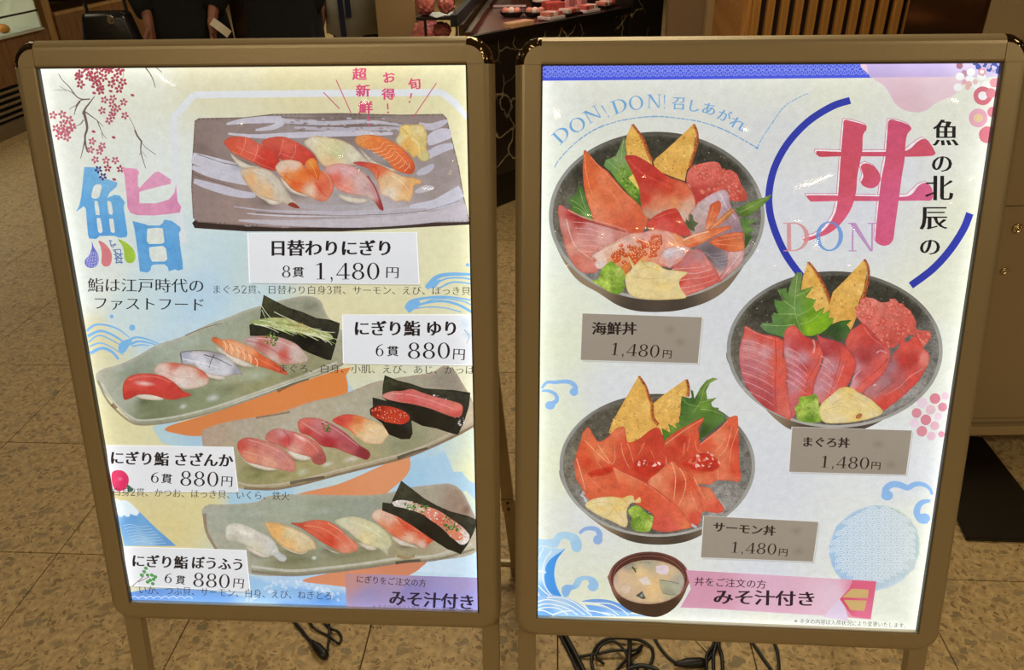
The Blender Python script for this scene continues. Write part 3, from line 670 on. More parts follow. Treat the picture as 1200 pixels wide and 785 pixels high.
cable([(708, 778), (699, 770, .012), (704, 757, .016), (718, 751, .016), (730, 760, .016), (738, 774, .012), (748, 786, .008), (752, 800)], .0024, 'inner loop of black cable in the tangle under the right sign')
cable([(738, 742), (738, 760, .018), (737, 778, .018), (738, 800)], .004, 'thick black cable dropping straight through the tangle under the right sign')
cable([(735, 784, .02), (752, 780, .02), (768, 784, .02), (774, 794, .02), (762, 806, .02)], .004, 'thick black cable bending at the bottom edge of the tangle')
cable([(765, 742), (771, 755), (783, 770), (796, 778), (812, 778), (826, 776), (836, 764), (842, 750), (846, 740)], .0026, 'black cable with an inline connector between the tangle and the bundle of cords', plug=(790, 778, 826, 776))
for i, (a, b, lab) in enumerate(((838, 828, 'leftmost'), (841, 836, 'middle'), (844, 846, 'rightmost'))):
    cable([(a, 742, .004*i), (a-2, 756, .004*i), (b, 770), (b+1, 800)], .0032, '%s cord of the black bundle under the middle of the right sign' % lab)
cable([(880, 750), (892, 768), (906, 788), (912, 800)], .0028, 'black cable slanting to the right under the right sign')
cable([(906, 750), (911, 764), (913, 785), (912, 800)], .0028, 'rightmost black cable hanging near the slanting one under the right sign')
P = [at_z(x, y, .004) for x, y in ((812, 745), (822, 756), (830, 764))]
tag(obj('white_cord', tube_bm(spline(P, 4), .0022, 7), mat('white_cord_mat', (190, 170, 130), .6), smooth=True), 'short pale cord beside the black bundle under the right sign', 'cable')

# ------------------------------------------------------------------ flat print on the posters
import numpy as np
def print_mat():
    m = bpy.data.materials.new('backlit_print'); m.use_nodes = True; nt = m.node_tree; N = nt.nodes; L_ = nt.links
    b = N['Principled BSDF']; out = N['Material Output']
    at = N.new('ShaderNodeAttribute'); at.attribute_name = 'ink'
    gr = N.new('ShaderNodeAttribute'); gr.attribute_name = 'grain'
    tc = N.new('ShaderNodeTexCoord')
    n1 = N.new('ShaderNodeTexNoise'); n1.inputs['Scale'].default_value = 330; n1.inputs['Detail'].default_value = 3; n1.inputs['Roughness'].default_value = .65
    L_.new(tc.outputs['Object'], n1.inputs['Vector'])
    n2 = N.new('ShaderNodeTexNoise'); n2.inputs['Scale'].default_value = 95; n2.inputs['Detail'].default_value = 4; L_.new(tc.outputs['Object'], n2.inputs['Vector'])
    ad = N.new('ShaderNodeMath'); ad.operation = 'ADD'; L_.new(n1.outputs['Fac'], ad.inputs[0]); L_.new(n2.outputs['Fac'], ad.inputs[1])
    sb = N.new('ShaderNodeMath'); sb.operation = 'SUBTRACT'; sb.inputs[1].default_value = 1; L_.new(ad.outputs[0], sb.inputs[0])
    m3 = N.new('ShaderNodeMath'); m3.operation = 'MULTIPLY'; m3.inputs[1].default_value = 3.2; L_.new(sb.outputs[0], m3.inputs[0])
    ml = N.new('ShaderNodeMath'); ml.operation = 'MULTIPLY_ADD'; ml.inputs[2].default_value = 1; L_.new(m3.outputs[0], ml.inputs[0]); L_.new(gr.outputs['Fac'], ml.inputs[1])
    vm = N.new('ShaderNodeVectorMath'); vm.operation = 'SCALE'; L_.new(at.outputs['Color'], vm.inputs[0]); L_.new(ml.outputs[0], vm.inputs['Scale'])
    # edge lit panel: the light box is a little stronger along its rim
    ds = N.new('ShaderNodeAttribute'); ds.attribute_name = 'rim'
    st = N.new('ShaderNodeMath'); st.operation = 'MULTIPLY_ADD'; st.inputs[1].default_value = .5; st.inputs[2].default_value = .91; L_.new(ds.outputs['Fac'], st.inputs[0])
    L_.new(vm.outputs[0], b.inputs['Emission Color']); L_.new(st.outputs[0], b.inputs['Emission Strength'])
    dk = N.new('ShaderNodeVectorMath'); dk.operation = 'SCALE'; dk.inputs['Scale'].default_value = .10; L_.new(vm.outputs[0], dk.inputs[0]); L_.new(dk.outputs[0], b.inputs['Base Color']); b.inputs['Roughness'].default_value = .6
    b.inputs['Specular IOR Level'].default_value = .3
    tr = N.new('ShaderNodeBsdfTransparent'); mx = N.new('ShaderNodeMixShader')
    oa = N.new('ShaderNodeAttribute'); oa.attribute_name = 'opacity'
    L_.new(oa.outputs['Fac'], mx.inputs[0]); L_.new(tr.outputs[0], mx.inputs[1]); L_.new(b.outputs[0], mx.inputs[2]); L_.new(mx.outputs[0], out.inputs['Surface'])
    return m
PM = print_mat()
def lin_np(c):
    c = np.clip(np.asarray(c, float)/255, 0, 1); g = c.mean(-1, keepdims=True); c = g+(c-g)*.9; return np.where(c <= .04045, c/12.92, ((c+.055)/1.055)**2.4)
def cr(pts, closed=True, step=2.0):
    """smooth curve through points, resampled about every step pixels"""
    P = np.array(pts, float); n = len(P); out = []
    for i in range(n if closed else n-1):
        if closed: a, b, c, d = P[i-1], P[i], P[(i+1) % n], P[(i+2) % n]
        else: a, b, c, d = P[max(i-1, 0)], P[i], P[i+1], P[min(i+2, n-1)]
        k = max(1, int(np.hypot(*(c-b))/step))
        for j in range(k):
            t = j/k; out.append(.5*((2*b)+(c-a)*t+(2*a-5*b+4*c-d)*t*t+(3*b-a-3*c+d)*t**3))
    if not closed: out.append(P[-1])
    return np.array(out)
def seg(pts, step):
    P = np.array(pts, float); n = len(P); out = []
    for i in range(n):
        a, b = P[i], P[(i+1) % n]; k = max(1, int(np.hypot(*(b-a))/step))
        for j in range(k): out.append(a+(b-a)*j/k)
    return np.array(out)
def inside(P, x, y):
    r = np.zeros(x.shape, bool); n = len(P)
    for i in range(n):
        x1, y1 = P[i]; x2, y2 = P[(i+1) % n]
        if y1 == y2: continue
        c = ((y1 > y) != (y2 > y)) & (x < (x2-x1)*(y-y1)/(y2-y1)+x1); r ^= c
    return r
def idw(x, y, S, pw=1.5):
    sx = np.array([s[0] for s in S], float); sy = np.array([s[1] for s in S], float); c = np.array([s[2] for s in S], float)
    w = 1/(((x[:, None]-sx)**2+(y[:, None]-sy)**2+4)**pw); return (w@c)/w.sum(1)[:, None]
class Print:
    def __init__(s, S, name, T=None, label=None, grain=.05):
        s.S = S; s.name = name; s.label = label; s.V = []; s.C = []; s.G = []; s.F = []; s.T = T; s.g = grain; s.nv = 0; s.rnd = random.Random(sum(map(ord, name))+len(bpy.data.objects))
    def tr(s, pts):
        if s.T is None: return np.array(pts, float)
        ox, oy, k = s.T; return np.array([(ox+p[0]/k, oy+p[1]/k) for p in pts], float)
    def add(s, xy, col, alpha, faces, grain=None, newlayer=True, jit=None):
        if newlayer: s.S.z += 2e-6
        S = s.S; xy = np.asarray(xy, float); n = len(xy)
        hx = np.array([S.h(a, b) for a, b in xy]); hx[:, 0] = np.clip(hx[:, 0], -S.w-.001, S.w+.001); hx[:, 1] = np.clip(hx[:, 1], S.y0-.001, S.y1+.001)
        z = np.full(n, S.z) if jit is None else S.z+jit
        s.V.append(np.column_stack([hx, z])); col = np.asarray(col, float)
        if col.ndim == 1: col = np.tile(col, (n, 1))
        a = np.full(n, float(alpha)) if np.isscalar(alpha) else np.asarray(alpha, float)
        s.C.append(np.column_stack([lin_np(col), a])); s.G.append(np.full(n, s.g if grain is None else grain))
        s.F += [tuple(i+s.nv for i in f) for f in faces]; s.nv += n
    # ---- shapes, in the crop frame T of the print
    def fill(s, pts, col, smooth=True, step=2.6, edge=None, feather=0, alpha=1, grain=None, fn=None):
        P = s.tr(pts); P = cr(P, True, step) if smooth else seg(P, step*2 if not isinstance(col, tuple) else 1e9)
        flat = isinstance(col, tuple) and edge is None and feather == 0 and fn is None
        if flat:
            tri = mgeo.delaunay_2d_cdt([Vector(p) for p in P], [], [list(range(len(P)))], 1, 1e-4)
            s.add(np.array([tuple(v) for v in tri[0]]), col, alpha, tri[2], grain); return
        x0, y0 = P.min(0); x1, y1 = P.max(0)
        gx, gy = np.meshgrid(np.arange(x0+step/2, x1, step), np.arange(y0+step/2, y1, step)); gx[1::2] += step/2
        gx, gy = gx.ravel(), gy.ravel(); m = inside(P, gx, gy); gx, gy = gx[m], gy[m]
        if len(gx):
            d = np.sqrt(((gx[:, None]-P[:, 0])**2+(gy[:, None]-P[:, 1])**2).min(1)); k = d > step*.45; gx, gy = gx[k], gy[k]
        co = [Vector(p) for p in P]+[Vector((a, b)) for a, b in zip(gx, gy)]
        tri = mgeo.delaunay_2d_cdt(co, [], [list(range(len(P)))], 1, 1e-4)
        xy = np.array([tuple(v) for v in tri[0]])
        if isinstance(col, tuple): c = np.tile(np.array(col, float), (len(xy), 1))
        else:
            q = s.tr([(a[0], a[1]) for a in col]); c = idw(xy[:, 0], xy[:, 1], [(q[i][0], q[i][1], col[i][2]) for i in range(len(col))])
        al = np.full(len(xy), float(alpha))
        if edge or feather:
            d = np.sqrt(((xy[:, 0][:, None]-P[:, 0])**2+(xy[:, 1][:, None]-P[:, 1])**2).min(1))
            if edge: w = np.clip(1-d/edge[1], 0, 1)[:, None]*(edge[2] if len(edge) > 2 else 1); c = c*(1-w)+np.array(edge[0], float)*w
            if feather: al = al*np.clip(d/feather, 0, 1)
        if fn is not None: c = fn(xy[:, 0], xy[:, 1], c)
        s.add(xy, c, al, tri[2], grain)
    def stroke(s, pts, w0, w1=None, col=(0, 0, 0), alpha=1, smooth=True, wm=None, newlayer=True):
        P = s.tr(pts); P = cr(P, False, 2.2) if smooth and len(pts) > 2 else P
        n = len(P); w1 = w0 if w1 is None else w1; T_ = np.gradient(P, axis=0); T_ /= np.maximum(np.hypot(T_[:, 0], T_[:, 1]), 1e-6)[:, None]
        t = np.linspace(0, 1, n); w = w0+(w1-w0)*t
        if wm is not None: w = w0*(1-t)**2+2*wm*t*(1-t)*1.0+w1*t**2+wm*t*(1-t)*1.2
        N_ = np.column_stack([-T_[:, 1], T_[:, 0]])*(w/2)[:, None]
        s.add(np.vstack([P+N_, P-N_]), col, alpha, [(i, i+1, n+i+1, n+i) for i in range(n-1)], newlayer=newlayer)
    def dash(s, pts, w, col, on=7, off=1.5):
        P = cr(s.tr(pts), False, 1.0); i = 0; s.S.z += 2e-6; T_ = s.T; s.T = None
        while i < len(P)-3:
            k = min(len(P)-1, i+int(on*s.rnd.uniform(.6, 1.4))); s.stroke(P[i:k+1], w*s.rnd.uniform(.8, 1.2), None, col, smooth=False, newlayer=False); i = k+int(max(1, off))
        s.T = T_
    def ell(s, cx, cy, rx, ry, col, rot=0, alpha=1, soft=0, n=20, col2=None, newlayer=True, grain=None):
        (cx, cy), = s.tr([(cx, cy)]); k = 1 if s.T is None else s.T[2]; rx /= k; ry /= k
        a = np.linspace(0, 2*np.pi, n, endpoint=False); c, d = math.cos(rot), math.sin(rot)
        rings = [0, .5, .75, 1] if (soft or col2) else [0, 1]
        xy = [(cx, cy)]; C_ = [col]; A_ = [alpha]
        for r in rings[1:]:
            for t in a:
                u, v = rx*r*math.cos(t), ry*r*math.sin(t); xy.append((cx+u*c-v*d, cy+u*d+v*c))
                f = r**1.5 if col2 else 0; C_.append(tuple(col[i]*(1-f)+(col2 or col)[i]*f for i in range(3)))
                A_.append(alpha*((1-r)**1.2 if soft else 1))
        F_ = [(0, 1+i, 1+(i+1) % n) for i in range(n)]
        for q in range(len(rings)-2):
            b = 1+q*n
            for i in range(n): F_.append((b+i, b+n+i, b+n+(i+1) % n, b+(i+1) % n))
        s.add(xy, C_, A_, F_, newlayer=newlayer, grain=grain)
    def speck(s, pts, n, cols, r0, r1, alpha=.8, smooth=True, asp=1.0, rot=None):
        """small dots of ink scattered inside an outline"""
        P = s.tr(pts); P = cr(P, True, 3) if smooth else P; x0, y0 = P.min(0); x1, y1 = P.max(0); k = 0; tries = 0
        s.S.z += 2e-6; XY = []; C_ = []; F_ = []; J = []
        while k < n and tries < n*12:
            tries += 1; x, y = s.rnd.uniform(x0, x1), s.rnd.uniform(y0, y1)
            if not inside(P, np.array([x]), np.array([y]))[0]: continue
            r = s.rnd.uniform(r0, r1); c = s.rnd.choice(cols); b = len(XY); a0 = s.rnd.uniform(0, 6.28) if rot is None else rot
            for t in range(6):
                u, v = r*asp*math.cos(t*math.pi/3), r*math.sin(t*math.pi/3); XY.append((x+u*math.cos(a0)-v*math.sin(a0), y+u*math.sin(a0)+v*math.cos(a0))); C_.append(c); J.append((k % 40)*1e-7)
            F_.append(tuple(range(b, b+6))); k += 1
        if XY: s.add(XY, C_, alpha, F_, newlayer=False, jit=np.array(J)); s.S.z += 5e-6
    def text(s, st, p0, p1, h, col=(28, 22, 26), bx=.02, by=-.004, wscale=1.0, alpha=1, slant=0, vertical=False, latin=.6):
        """one line of writing whose middle runs from p0 to p1 (left edge to right edge), h = letter height"""
        p0, p1 = s.tr([p0, p1]); k = 1 if s.T is None else s.T[2]; h = h/k
        ws = [(latin if ord(c) < 256 else 1.0)*(.5 if c in ' ,!' else 1) for c in st]; tot = sum(ws); d = p1-p0; ln = np.hypot(*d); e = d/ln; dn = np.array([-e[1], e[0]])
        acc = 0; s.S.z += 2e-6
        for c, w in zip(st, ws):
            cw = ln*w/tot; ctr = p0+e*(acc+cw/2); acc += cw
            if c == ' ': continue
            G = glyph(c, bx, by)
            if G is None: continue
            gv, gf, latin_ = G
            if latin_: sx = cw/.58*wscale*1.0; sy = h; u0, v0 = (G_ADV[c]/2), .36; sx = cw/G_ADV[c]*.98 if c not in ',!' else h*.8
            else:
                sx = cw*wscale if not vertical else h; sy = h; u0, v0 = .5, .38
            if vertical and not latin_:
                # characters stay upright while the line runs down the page
                X_ = (gv[:, 0]-.5)*h; Y_ = (gv[:, 1]-v0)*cw
                xy = ctr-np.outer(X_, dn)*1.0-np.outer(Y_, e)
            else:
                X_ = (gv[:, 0]-u0)*sx+slant*(gv[:, 1]-v0)*sy; Y_ = (gv[:, 1]-v0)*sy
                if latin_: Y_ = Y_/.72*.80
                xy = ctr+np.outer(X_, e)-np.outer(Y_, dn)
            s.add(xy, col, alpha, gf, newlayer=False)
    def done(s):
        if not s.V: return None
        V = np.vstack(s.V); C_ = np.vstack(s.C); G = np.concatenate(s.G); S = s.S
        me = bpy.data.meshes.new(s.name); me.from_pydata(V.tolist(), [], s.F); me.update()
        al = C_[:, 3].copy(); C_[:, 3] = 1
        d = np.minimum(np.minimum(V[:, 0]+S.w, S.w-V[:, 0]), np.minimum(V[:, 1]-S.y0, S.y1-V[:, 1]))
        for nm, dat in (('opacity', al), ('grain', G), ('rim', np.clip(np.exp(-np.maximum(d, 0)/.014), 0, 1))):
            at = me.attributes.new(nm, 'FLOAT', 'POINT'); at.data.foreach_set('value', dat.astype(np.float32).ravel())
        at = me.attributes.new('ink', 'FLOAT_COLOR', 'POINT'); at.data.foreach_set('color', C_.astype(np.float32).ravel())
        me.materials.append(PM); o = bpy.data.objects.new(s.name, me); COL.objects.link(o); o.parent = s.S.poster if s.S.poster else s.S.t
        if s.label: o['label'] = s.label
        return o
# ---- glyphs
GC = {}
G_ADV = {}
_ar = lambda cx, cy, rx, ry, a0, a1, n=22: [(cx+rx*math.cos(math.radians(a0+(a1-a0)*i/n)), cy+ry*math.sin(math.radians(a0+(a1-a0)*i/n))) for i in range(n+1)]
def _rc(x0, y0, x1, y1): return ('p', [(x0, y0), (x1, y0), (x1, y1), (x0, y1)])
def _st(pts, ws):
    P = cr(pts, False, .03); n = len(P); T_ = np.gradient(P, axis=0); T_ /= np.hypot(T_[:, 0], T_[:, 1])[:, None]
    w = np.interp(np.linspace(0, 1, n), np.linspace(0, 1, len(ws)), ws)/2; N_ = np.column_stack([-T_[:, 1], T_[:, 0]])*w[:, None]
    return ('s', [tuple(a) for a in P+N_], [tuple(a) for a in P-N_])
def _ring(cx, cy, rx, ry, ix, iy, a0=0, a1=360): return ('s', _ar(cx, cy, rx, ry, a0, a1), _ar(cx, cy, ix, iy, a0, a1))
SERIF = {
 '0': (.58, [_ring(.29, .36, .245, .372, .145, .34)]),
 '8': (.58, [_ring(.29, .545, .205, .185, .115, .152), _ring(.29, .185, .245, .20, .145, .165)]),
 '6': (.58, [_ring(.30, .225, .24, .24, .14, .205), _st([(.105, .2), (.11, .38), (.2, .56), (.36, .68), (.50, .71)], [.10, .10, .085, .05, .03])]),
 '1': (.58, [_rc(.25, .02, .35, .72), _rc(.13, 0, .47, .024), ('p', [(.11, .60), (.11, .62), (.30, .73), (.35, .72), (.25, .64)])]),
 '4': (.58, [_rc(.345, .03, .44, .72), _rc(.25, 0, .53, .024), _rc(.02, .17, .56, .215), ('p', [(.02, .2), (.06, .2), (.40, .70), (.37, .72)])]),
 '2': (.58, [_st([(.08, .56), (.12, .66), (.27, .715), (.44, .64), (.45, .50), (.30, .28), (.06, .04)], [.09, .05, .035, .08, .10, .06, .04]), _rc(.05, 0, .50, .075)]),
 '3': (.58, [_st([(.09, .60), (.16, .69), (.28, .715), (.42, .62), (.40, .46), (.24, .38)], [.09, .05, .035, .09, .08, .03]), _st([(.24, .39), (.42, .34), (.48, .20), (.38, .04), (.24, .0), (.08, .08)], [.03, .06, .10, .08, .035, .09])]),
 ',': (.30, [('p', _ar(.14, .05, .058, .058, 0, 360, 14)[:-1]), _st([(.17, .05), (.17, -.04), (.09, -.13)], [.06, .045, .02])]),
 '.': (.30, [('p', _ar(.14, .05, .045, .045, 0, 360, 14)[:-1])]),
 '!': (.30, [('p', [(.09, .72), (.20, .74), (.165, .2), (.135, .2)]), ('p', _ar(.145, .05, .05, .05, 0, 360, 14)[:-1])]),
 'D': (.78, [_rc(.12, .02, .235, .70), _rc(.02, 0, .32, .028), _rc(.02, .692, .32, .72), _ring(.31, .36, .42, .36, .295, .330, -90, 90)]),
 'O': (.80, [_ring(.40, .36, .375, .378, .255, .340)]),
 'N': (.80, [_rc(.12, .02, .165, .70), _rc(.625, .02, .67, .72), ('p', [(.06, .72), (.22, .72), (.67, .0), (.60, .0)]), _rc(.04, 0, .25, .028), _rc(.53, .692, .76, .72), _rc(.02, .692, .2, .72)]),
}
for k_, v_ in SERIF.items(): G_ADV[k_] = v_[0]
def glyph(c, bx, by):
    key = (c, bx, by)
    if key in GC: return GC[key]
    if c in SERIF:
        V = []; F_ = []
        for e in SERIF[c][1]:
            b = len(V)
            if e[0] == 'p':
                tri = mgeo.delaunay_2d_cdt([Vector(p) for p in e[1]], [], [list(range(len(e[1])))], 1, 1e-6)
                V += [tuple(v) for v in tri[0]]; F_ += [tuple(b+i for i in f) for f in tri[2]]
            else:
                n = len(e[1]); V += e[1]+e[2]; F_ += [(b+i, b+i+1, b+n+i+1, b+n+i) for i in range(n-1)]
        GC[key] = (np.array(V), F_, True); return GC[key]
    cu = bpy.data.curves.new('glyph', 'FONT'); cu.body = c; ob = bpy.data.objects.new('glyph', cu); COL.objects.link(ob)
    dg = bpy.context.evaluated_depsgraph_get(); oe = ob.evaluated_get(dg); c2 = oe.to_curve(dg)
    loops = []
    for sp in c2.splines:
        if sp.type == 'BEZIER':
            bp = sp.bezier_points; n = len(bp); pts = []
            for i in range(n):
                a, b = bp[i], bp[(i+1) % n]; p0, p1, p2, p3 = a.co.xy, a.handle_right.xy, b.handle_left.xy, b.co.xy
                ch = (p3-p0).length; dev = (p1-p0).length+(p3-p2).length+(p2-p1).length-ch
                kk = 1 if dev < .0015 else 3
                for j in range(kk):
                    t = j/kk; q = (1-t)**3*p0+3*(1-t)**2*t*p1+3*(1-t)*t*t*p2+t**3*p3; pts.append((q.x, q.y))
        else: pts = [(p.co.x, p.co.y) for p in sp.points]
        P = np.array(pts)
        keep = np.hypot(*(P-np.roll(P, 1, axis=0)).T) > 1e-4; P = P[keep]
        if len(P) < 3: continue
        loops.append(P)
    oe.to_curve_clear(); COL.objects.unlink(ob); bpy.data.objects.remove(ob); bpy.data.curves.remove(cu)
    if not loops: GC[key] = None; return None
    # thicken uprights, thin the level strokes (brush-like contrast)
    out = []
    big = max(loops, key=lambda P: abs(np.sum(P[:, 0]*np.roll(P[:, 1], -1)-np.roll(P[:, 0], -1)*P[:, 1])))
    sg = 1 if np.sum(big[:, 0]*np.roll(big[:, 1], -1)-np.roll(big[:, 0], -1)*big[:, 1]) > 0 else -1
    for P in loops:
        e1 = P-np.roll(P, 1, axis=0); e2 = np.roll(P, -1, axis=0)-P
        n1 = np.column_stack([e1[:, 1], -e1[:, 0]])*sg; n2 = np.column_stack([e2[:, 1], -e2[:, 0]])*sg
        n1 /= np.maximum(np.hypot(*n1.T), 1e-6)[:, None]; n2 /= np.maximum(np.hypot(*n2.T), 1e-6)[:, None]
        nn_ = n1+n2; l2 = (nn_**2).sum(1); nn_ = nn_*(2/np.maximum(l2, .8))[:, None]
        out.append(P+nn_*np.array([bx, by]))
    co = []; fs = []
    for P in out:
        b = len(co); co += [Vector(p) for p in P]; fs.append(list(range(b, len(co))))
    # even-odd triangulation: CDT of all loops, keep triangles whose centre lies in an odd number of loops (non-zero for same turns)
    ed = [(f[i], f[(i+1) % len(f)]) for f in fs for i in range(len(f))]
    tri = mgeo.delaunay_2d_cdt(co, ed, [], 0, 1e-6); V = np.array([tuple(v) for v in tri[0]]); F_ = []
    if len(tri[2]):
        T_ = np.array([f for f in tri[2]]); cen = V[T_].mean(1); wn_ = np.zeros(len(T_), int)
        for P in out:
            ins = inside(P, cen[:, 0], cen[:, 1]); ar = np.sum(P[:, 0]*np.roll(P[:, 1], -1)-np.roll(P[:, 0], -1)*P[:, 1]); wn_ += np.where(ins, 1 if ar*sg > 0 else -1, 0)
        F_ = [tuple(int(i) for i in f) for f, w_ in zip(T_, wn_) if w_ > 0]
    GC[key] = (V, F_, False); return GC[key]
def poster(S, samples, label):
    S.poster = None
    p = Print(S, 'poster', label=label, grain=.07); q = S.Q
    # slightly past the visible edge, tucked under the rails
    p.fill([q[0], q[1], q[2], q[3]], samples, smooth=False, step=5)
    o = p.done(); S.poster = o; return o

# ------------------------------------------------------------------ left poster
INK = (34, 26, 30)
poster(S1, [(60, 100, (232, 235, 222)), (80, 180, (228, 232, 220)), (95, 280, (228, 234, 224)), (110, 340, (226, 232, 224)), (160, 100, (226, 228, 210)), (200, 200, (224, 230, 224)), (250, 90, (222, 216, 180)),
    (350, 95, (224, 214, 168)), (450, 90, (226, 216, 166)), (535, 90, (230, 224, 176)), (545, 200, (232, 226, 180)), (520, 300, (230, 226, 182)), (440, 345, (228, 222, 176)), (400, 360, (226, 218, 172)), (545, 440, (232, 230, 196)),
    (550, 560, (232, 234, 190)), (200, 300, (202, 222, 228)), (280, 300, (200, 220, 224)), (240, 360, (188, 216, 232)), (190, 400, (192, 218, 230)), (290, 345, (196, 218, 222)), (120, 400, (222, 214, 170)), (150, 490, (224, 216, 164)), (140, 600, (220, 206, 150)),
    (200, 620, (222, 206, 144)), (230, 590, (222, 210, 150)), (250, 700, (190, 216, 236)), (350, 690, (176, 208, 240)), (430, 380, (222, 214, 168)), (480, 540, (170, 206, 232)), (520, 580, (176, 210, 232)), (540, 670, (196, 224, 242)), (300, 590, (176, 208, 226))],
    'backlit sushi menu poster on cream and pale blue paper')
p = Print(S1, 'paper_cloud'); p.fill([(118, 372), (127, 350), (140, 330), (190, 282), (240, 272), (300, 275), (345, 330), (300, 342), (296, 352), (230, 380), (180, 395), (150, 410), (140, 398), (128, 400)], [(130, 370, (206, 224, 222)), (200, 300, (204, 224, 228)), (240, 350, (184, 214, 232)), (300, 330, (196, 216, 216))], feather=14); p.done()
p = Print(S1, 'paper_cloud'); p.fill([(179, 500), (200, 492), (240, 500), (245, 522), (210, 524), (190, 518)], [(190, 510, (178, 208, 216)), (235, 510, (166, 202, 222))], smooth=False); p.done()
p = Print(S1, 'paper_cloud'); p.fill([(268, 580), (262, 560), (345, 560), (345, 600), (268, 600)], (166, 204, 224), smooth=False); p.done()
p = Print(S1, 'paper_cloud'); p.fill([(404, 432), (410, 452), (422, 462), (412, 470), (400, 450)], (180, 208, 218)); p.done()
p = Print(S1, 'paper_cloud'); p.fill([(460, 592), (474, 540), (494, 538), (510, 534), (519, 527), (526, 540), (530, 552), (540, 552), (548, 562), (556, 566), (556, 585), (545, 574), (530, 580), (500, 590)], [(480, 560, (160, 204, 232)), (520, 560, (170, 208, 234)), (552, 575, (176, 212, 234))], smooth=False); p.done()
p = Print(S1, 'paper_cloud'); p.fill([(500, 636), (520, 628), (560, 616), (562, 660), (548, 672), (480, 668), (470, 655)], [(500, 660, (206, 228, 246)), (550, 640, (198, 224, 242))], smooth=False); p.done()
# white octagonal line
p = Print(S1, 'octagon_line', label='thin white octagonal line')
for pts in ([(216, 285), (209, 240), (206, 180), (204, 146)], [(204, 146), (206, 138), (228, 113)], [(228, 113), (300, 112), (400, 111), (517, 110)], [(517, 110), (533, 123), (549, 140)]):
    p.stroke(pts, 8, 8, (222, 226, 230), smooth=False)
p.done()
# waves: brushed arcs
BL = (122, 184, 236)
p = Print(S1, 'printed_waves', (0, 0, 1), label='brushed blue waves at the left edge')
for pts, w0, w1 in (([(103, 388), (112, 381), (125, 381), (140, 386), (153, 396)], 3, 1), ([(104, 394), (118, 388), (132, 392), (148, 402)], 3.5, 2), ([(105, 401), (117, 393), (131, 398), (143, 405)], 2, 1.2),
    ([(106, 406), (118, 402), (130, 406), (146, 416)], 2, 1), ([(107, 414), (120, 408), (132, 412), (140, 421)], 4, 3), ([(150, 402), (157, 396), (168, 396), (180, 400), (189, 404)], 3, 1), ([(153, 404), (162, 400), (172, 401), (184, 404)], 3, 1.2), ([(156, 406), (166, 404), (176, 405)], 2, 1)):
    p.stroke(pts, w0, w1, BL)
p.fill([(140, 404), (146, 399), (156, 397), (153, 404), (146, 414), (140, 411)], BL)
for x, y, r in ((132, 371, 2.2), (156, 384, 3.5)): p.ell(x, y, r, r, BL)
p.done()
p = Print(S1, 'printed_waves', label='brushed blue waves at the right edge')
for pts, w0, w1 in (([(499, 338), (510, 326), (525, 322), (551, 322)], 6, 3), ([(508, 334), (522, 327), (540, 326), (552, 328)], 2, 2), ([(514, 338), (530, 331), (552, 333)], 2.2, 1.6), ([(475, 362), (480, 354), (495, 350), (520, 348), (552, 352)], 4, 1.5),
    ([(478, 366), (492, 357), (515, 353), (535, 357), (552, 366)], 3, 3), ([(490, 358), (512, 350), (540, 353), (552, 358)], 1.5, 1.5), ([(484, 362), (500, 360), (520, 361), (540, 366)], 1.5, 1.2)):
    p.stroke(pts, w0, w1, BL)
p.fill([(474, 358), (482, 352), (492, 354), (484, 362), (478, 366)], BL); p.fill([(499, 336), (508, 330), (516, 328), (508, 338)], BL); p.ell(547, 311, 2, 2, BL)
p.done()
# orange discs behind the plates
p = Print(S1, 'orange_disc', grain=.03)
p.fill([(196, 500), (260, 480), (400, 432), (405, 440), (407, 460), (395, 475), (300, 500), (240, 510), (210, 508)], [(250, 490, (222, 130, 70)), (390, 440, (230, 132, 62)), (330, 470, (228, 134, 70))])
p.done()
p = Print(S1, 'orange_disc', grain=.03)
p.fill([(340, 600), (345, 580), (400, 565), (470, 535), (480, 540), (476, 556), (455, 575), (440, 590), (400, 600)], [(370, 590, (226, 140, 90)), (460, 550, (228, 148, 100))])
p.done()
p = Print(S1, 'orange_disc', grain=.03)
p.fill([(355, 678), (420, 664), (495, 655), (492, 664), (480, 672), (455, 684), (420, 687), (385, 684)], [(400, 678, (224, 140, 100)), (480, 664, (214, 132, 96))])
p.done()
# mountain with a snow cap
p = Print(S1, 'printed_mountain', (0, 570, 3.65), label='blue mountain with a snowy cap')
p.fill([(490, 52), (520, 58), (545, 58), (600, 105), (660, 165), (756, 250), (535, 250), (515, 160)], [(530, 80, (196, 220, 240)), (560, 140, (96, 160, 220)), (640, 180, (104, 166, 222)), (620, 240, (150, 196, 232)), (720, 240, (96, 158, 216))], smooth=False)
p.fill([(488, 50), (520, 57), (545, 57), (575, 80), (598, 108), (588, 122), (572, 118), (560, 112), (556, 125), (545, 126), (535, 118), (520, 128), (505, 110)], (222, 236, 244))
for i in range(7):
    p.stroke([(530+i*6, 165+i*12), (560+i*8, 158+i*12), (600+i*10, 168+i*12), (640+i*12, 165+i*12)], .6, .6, (190, 220, 240), .8)
p.done()
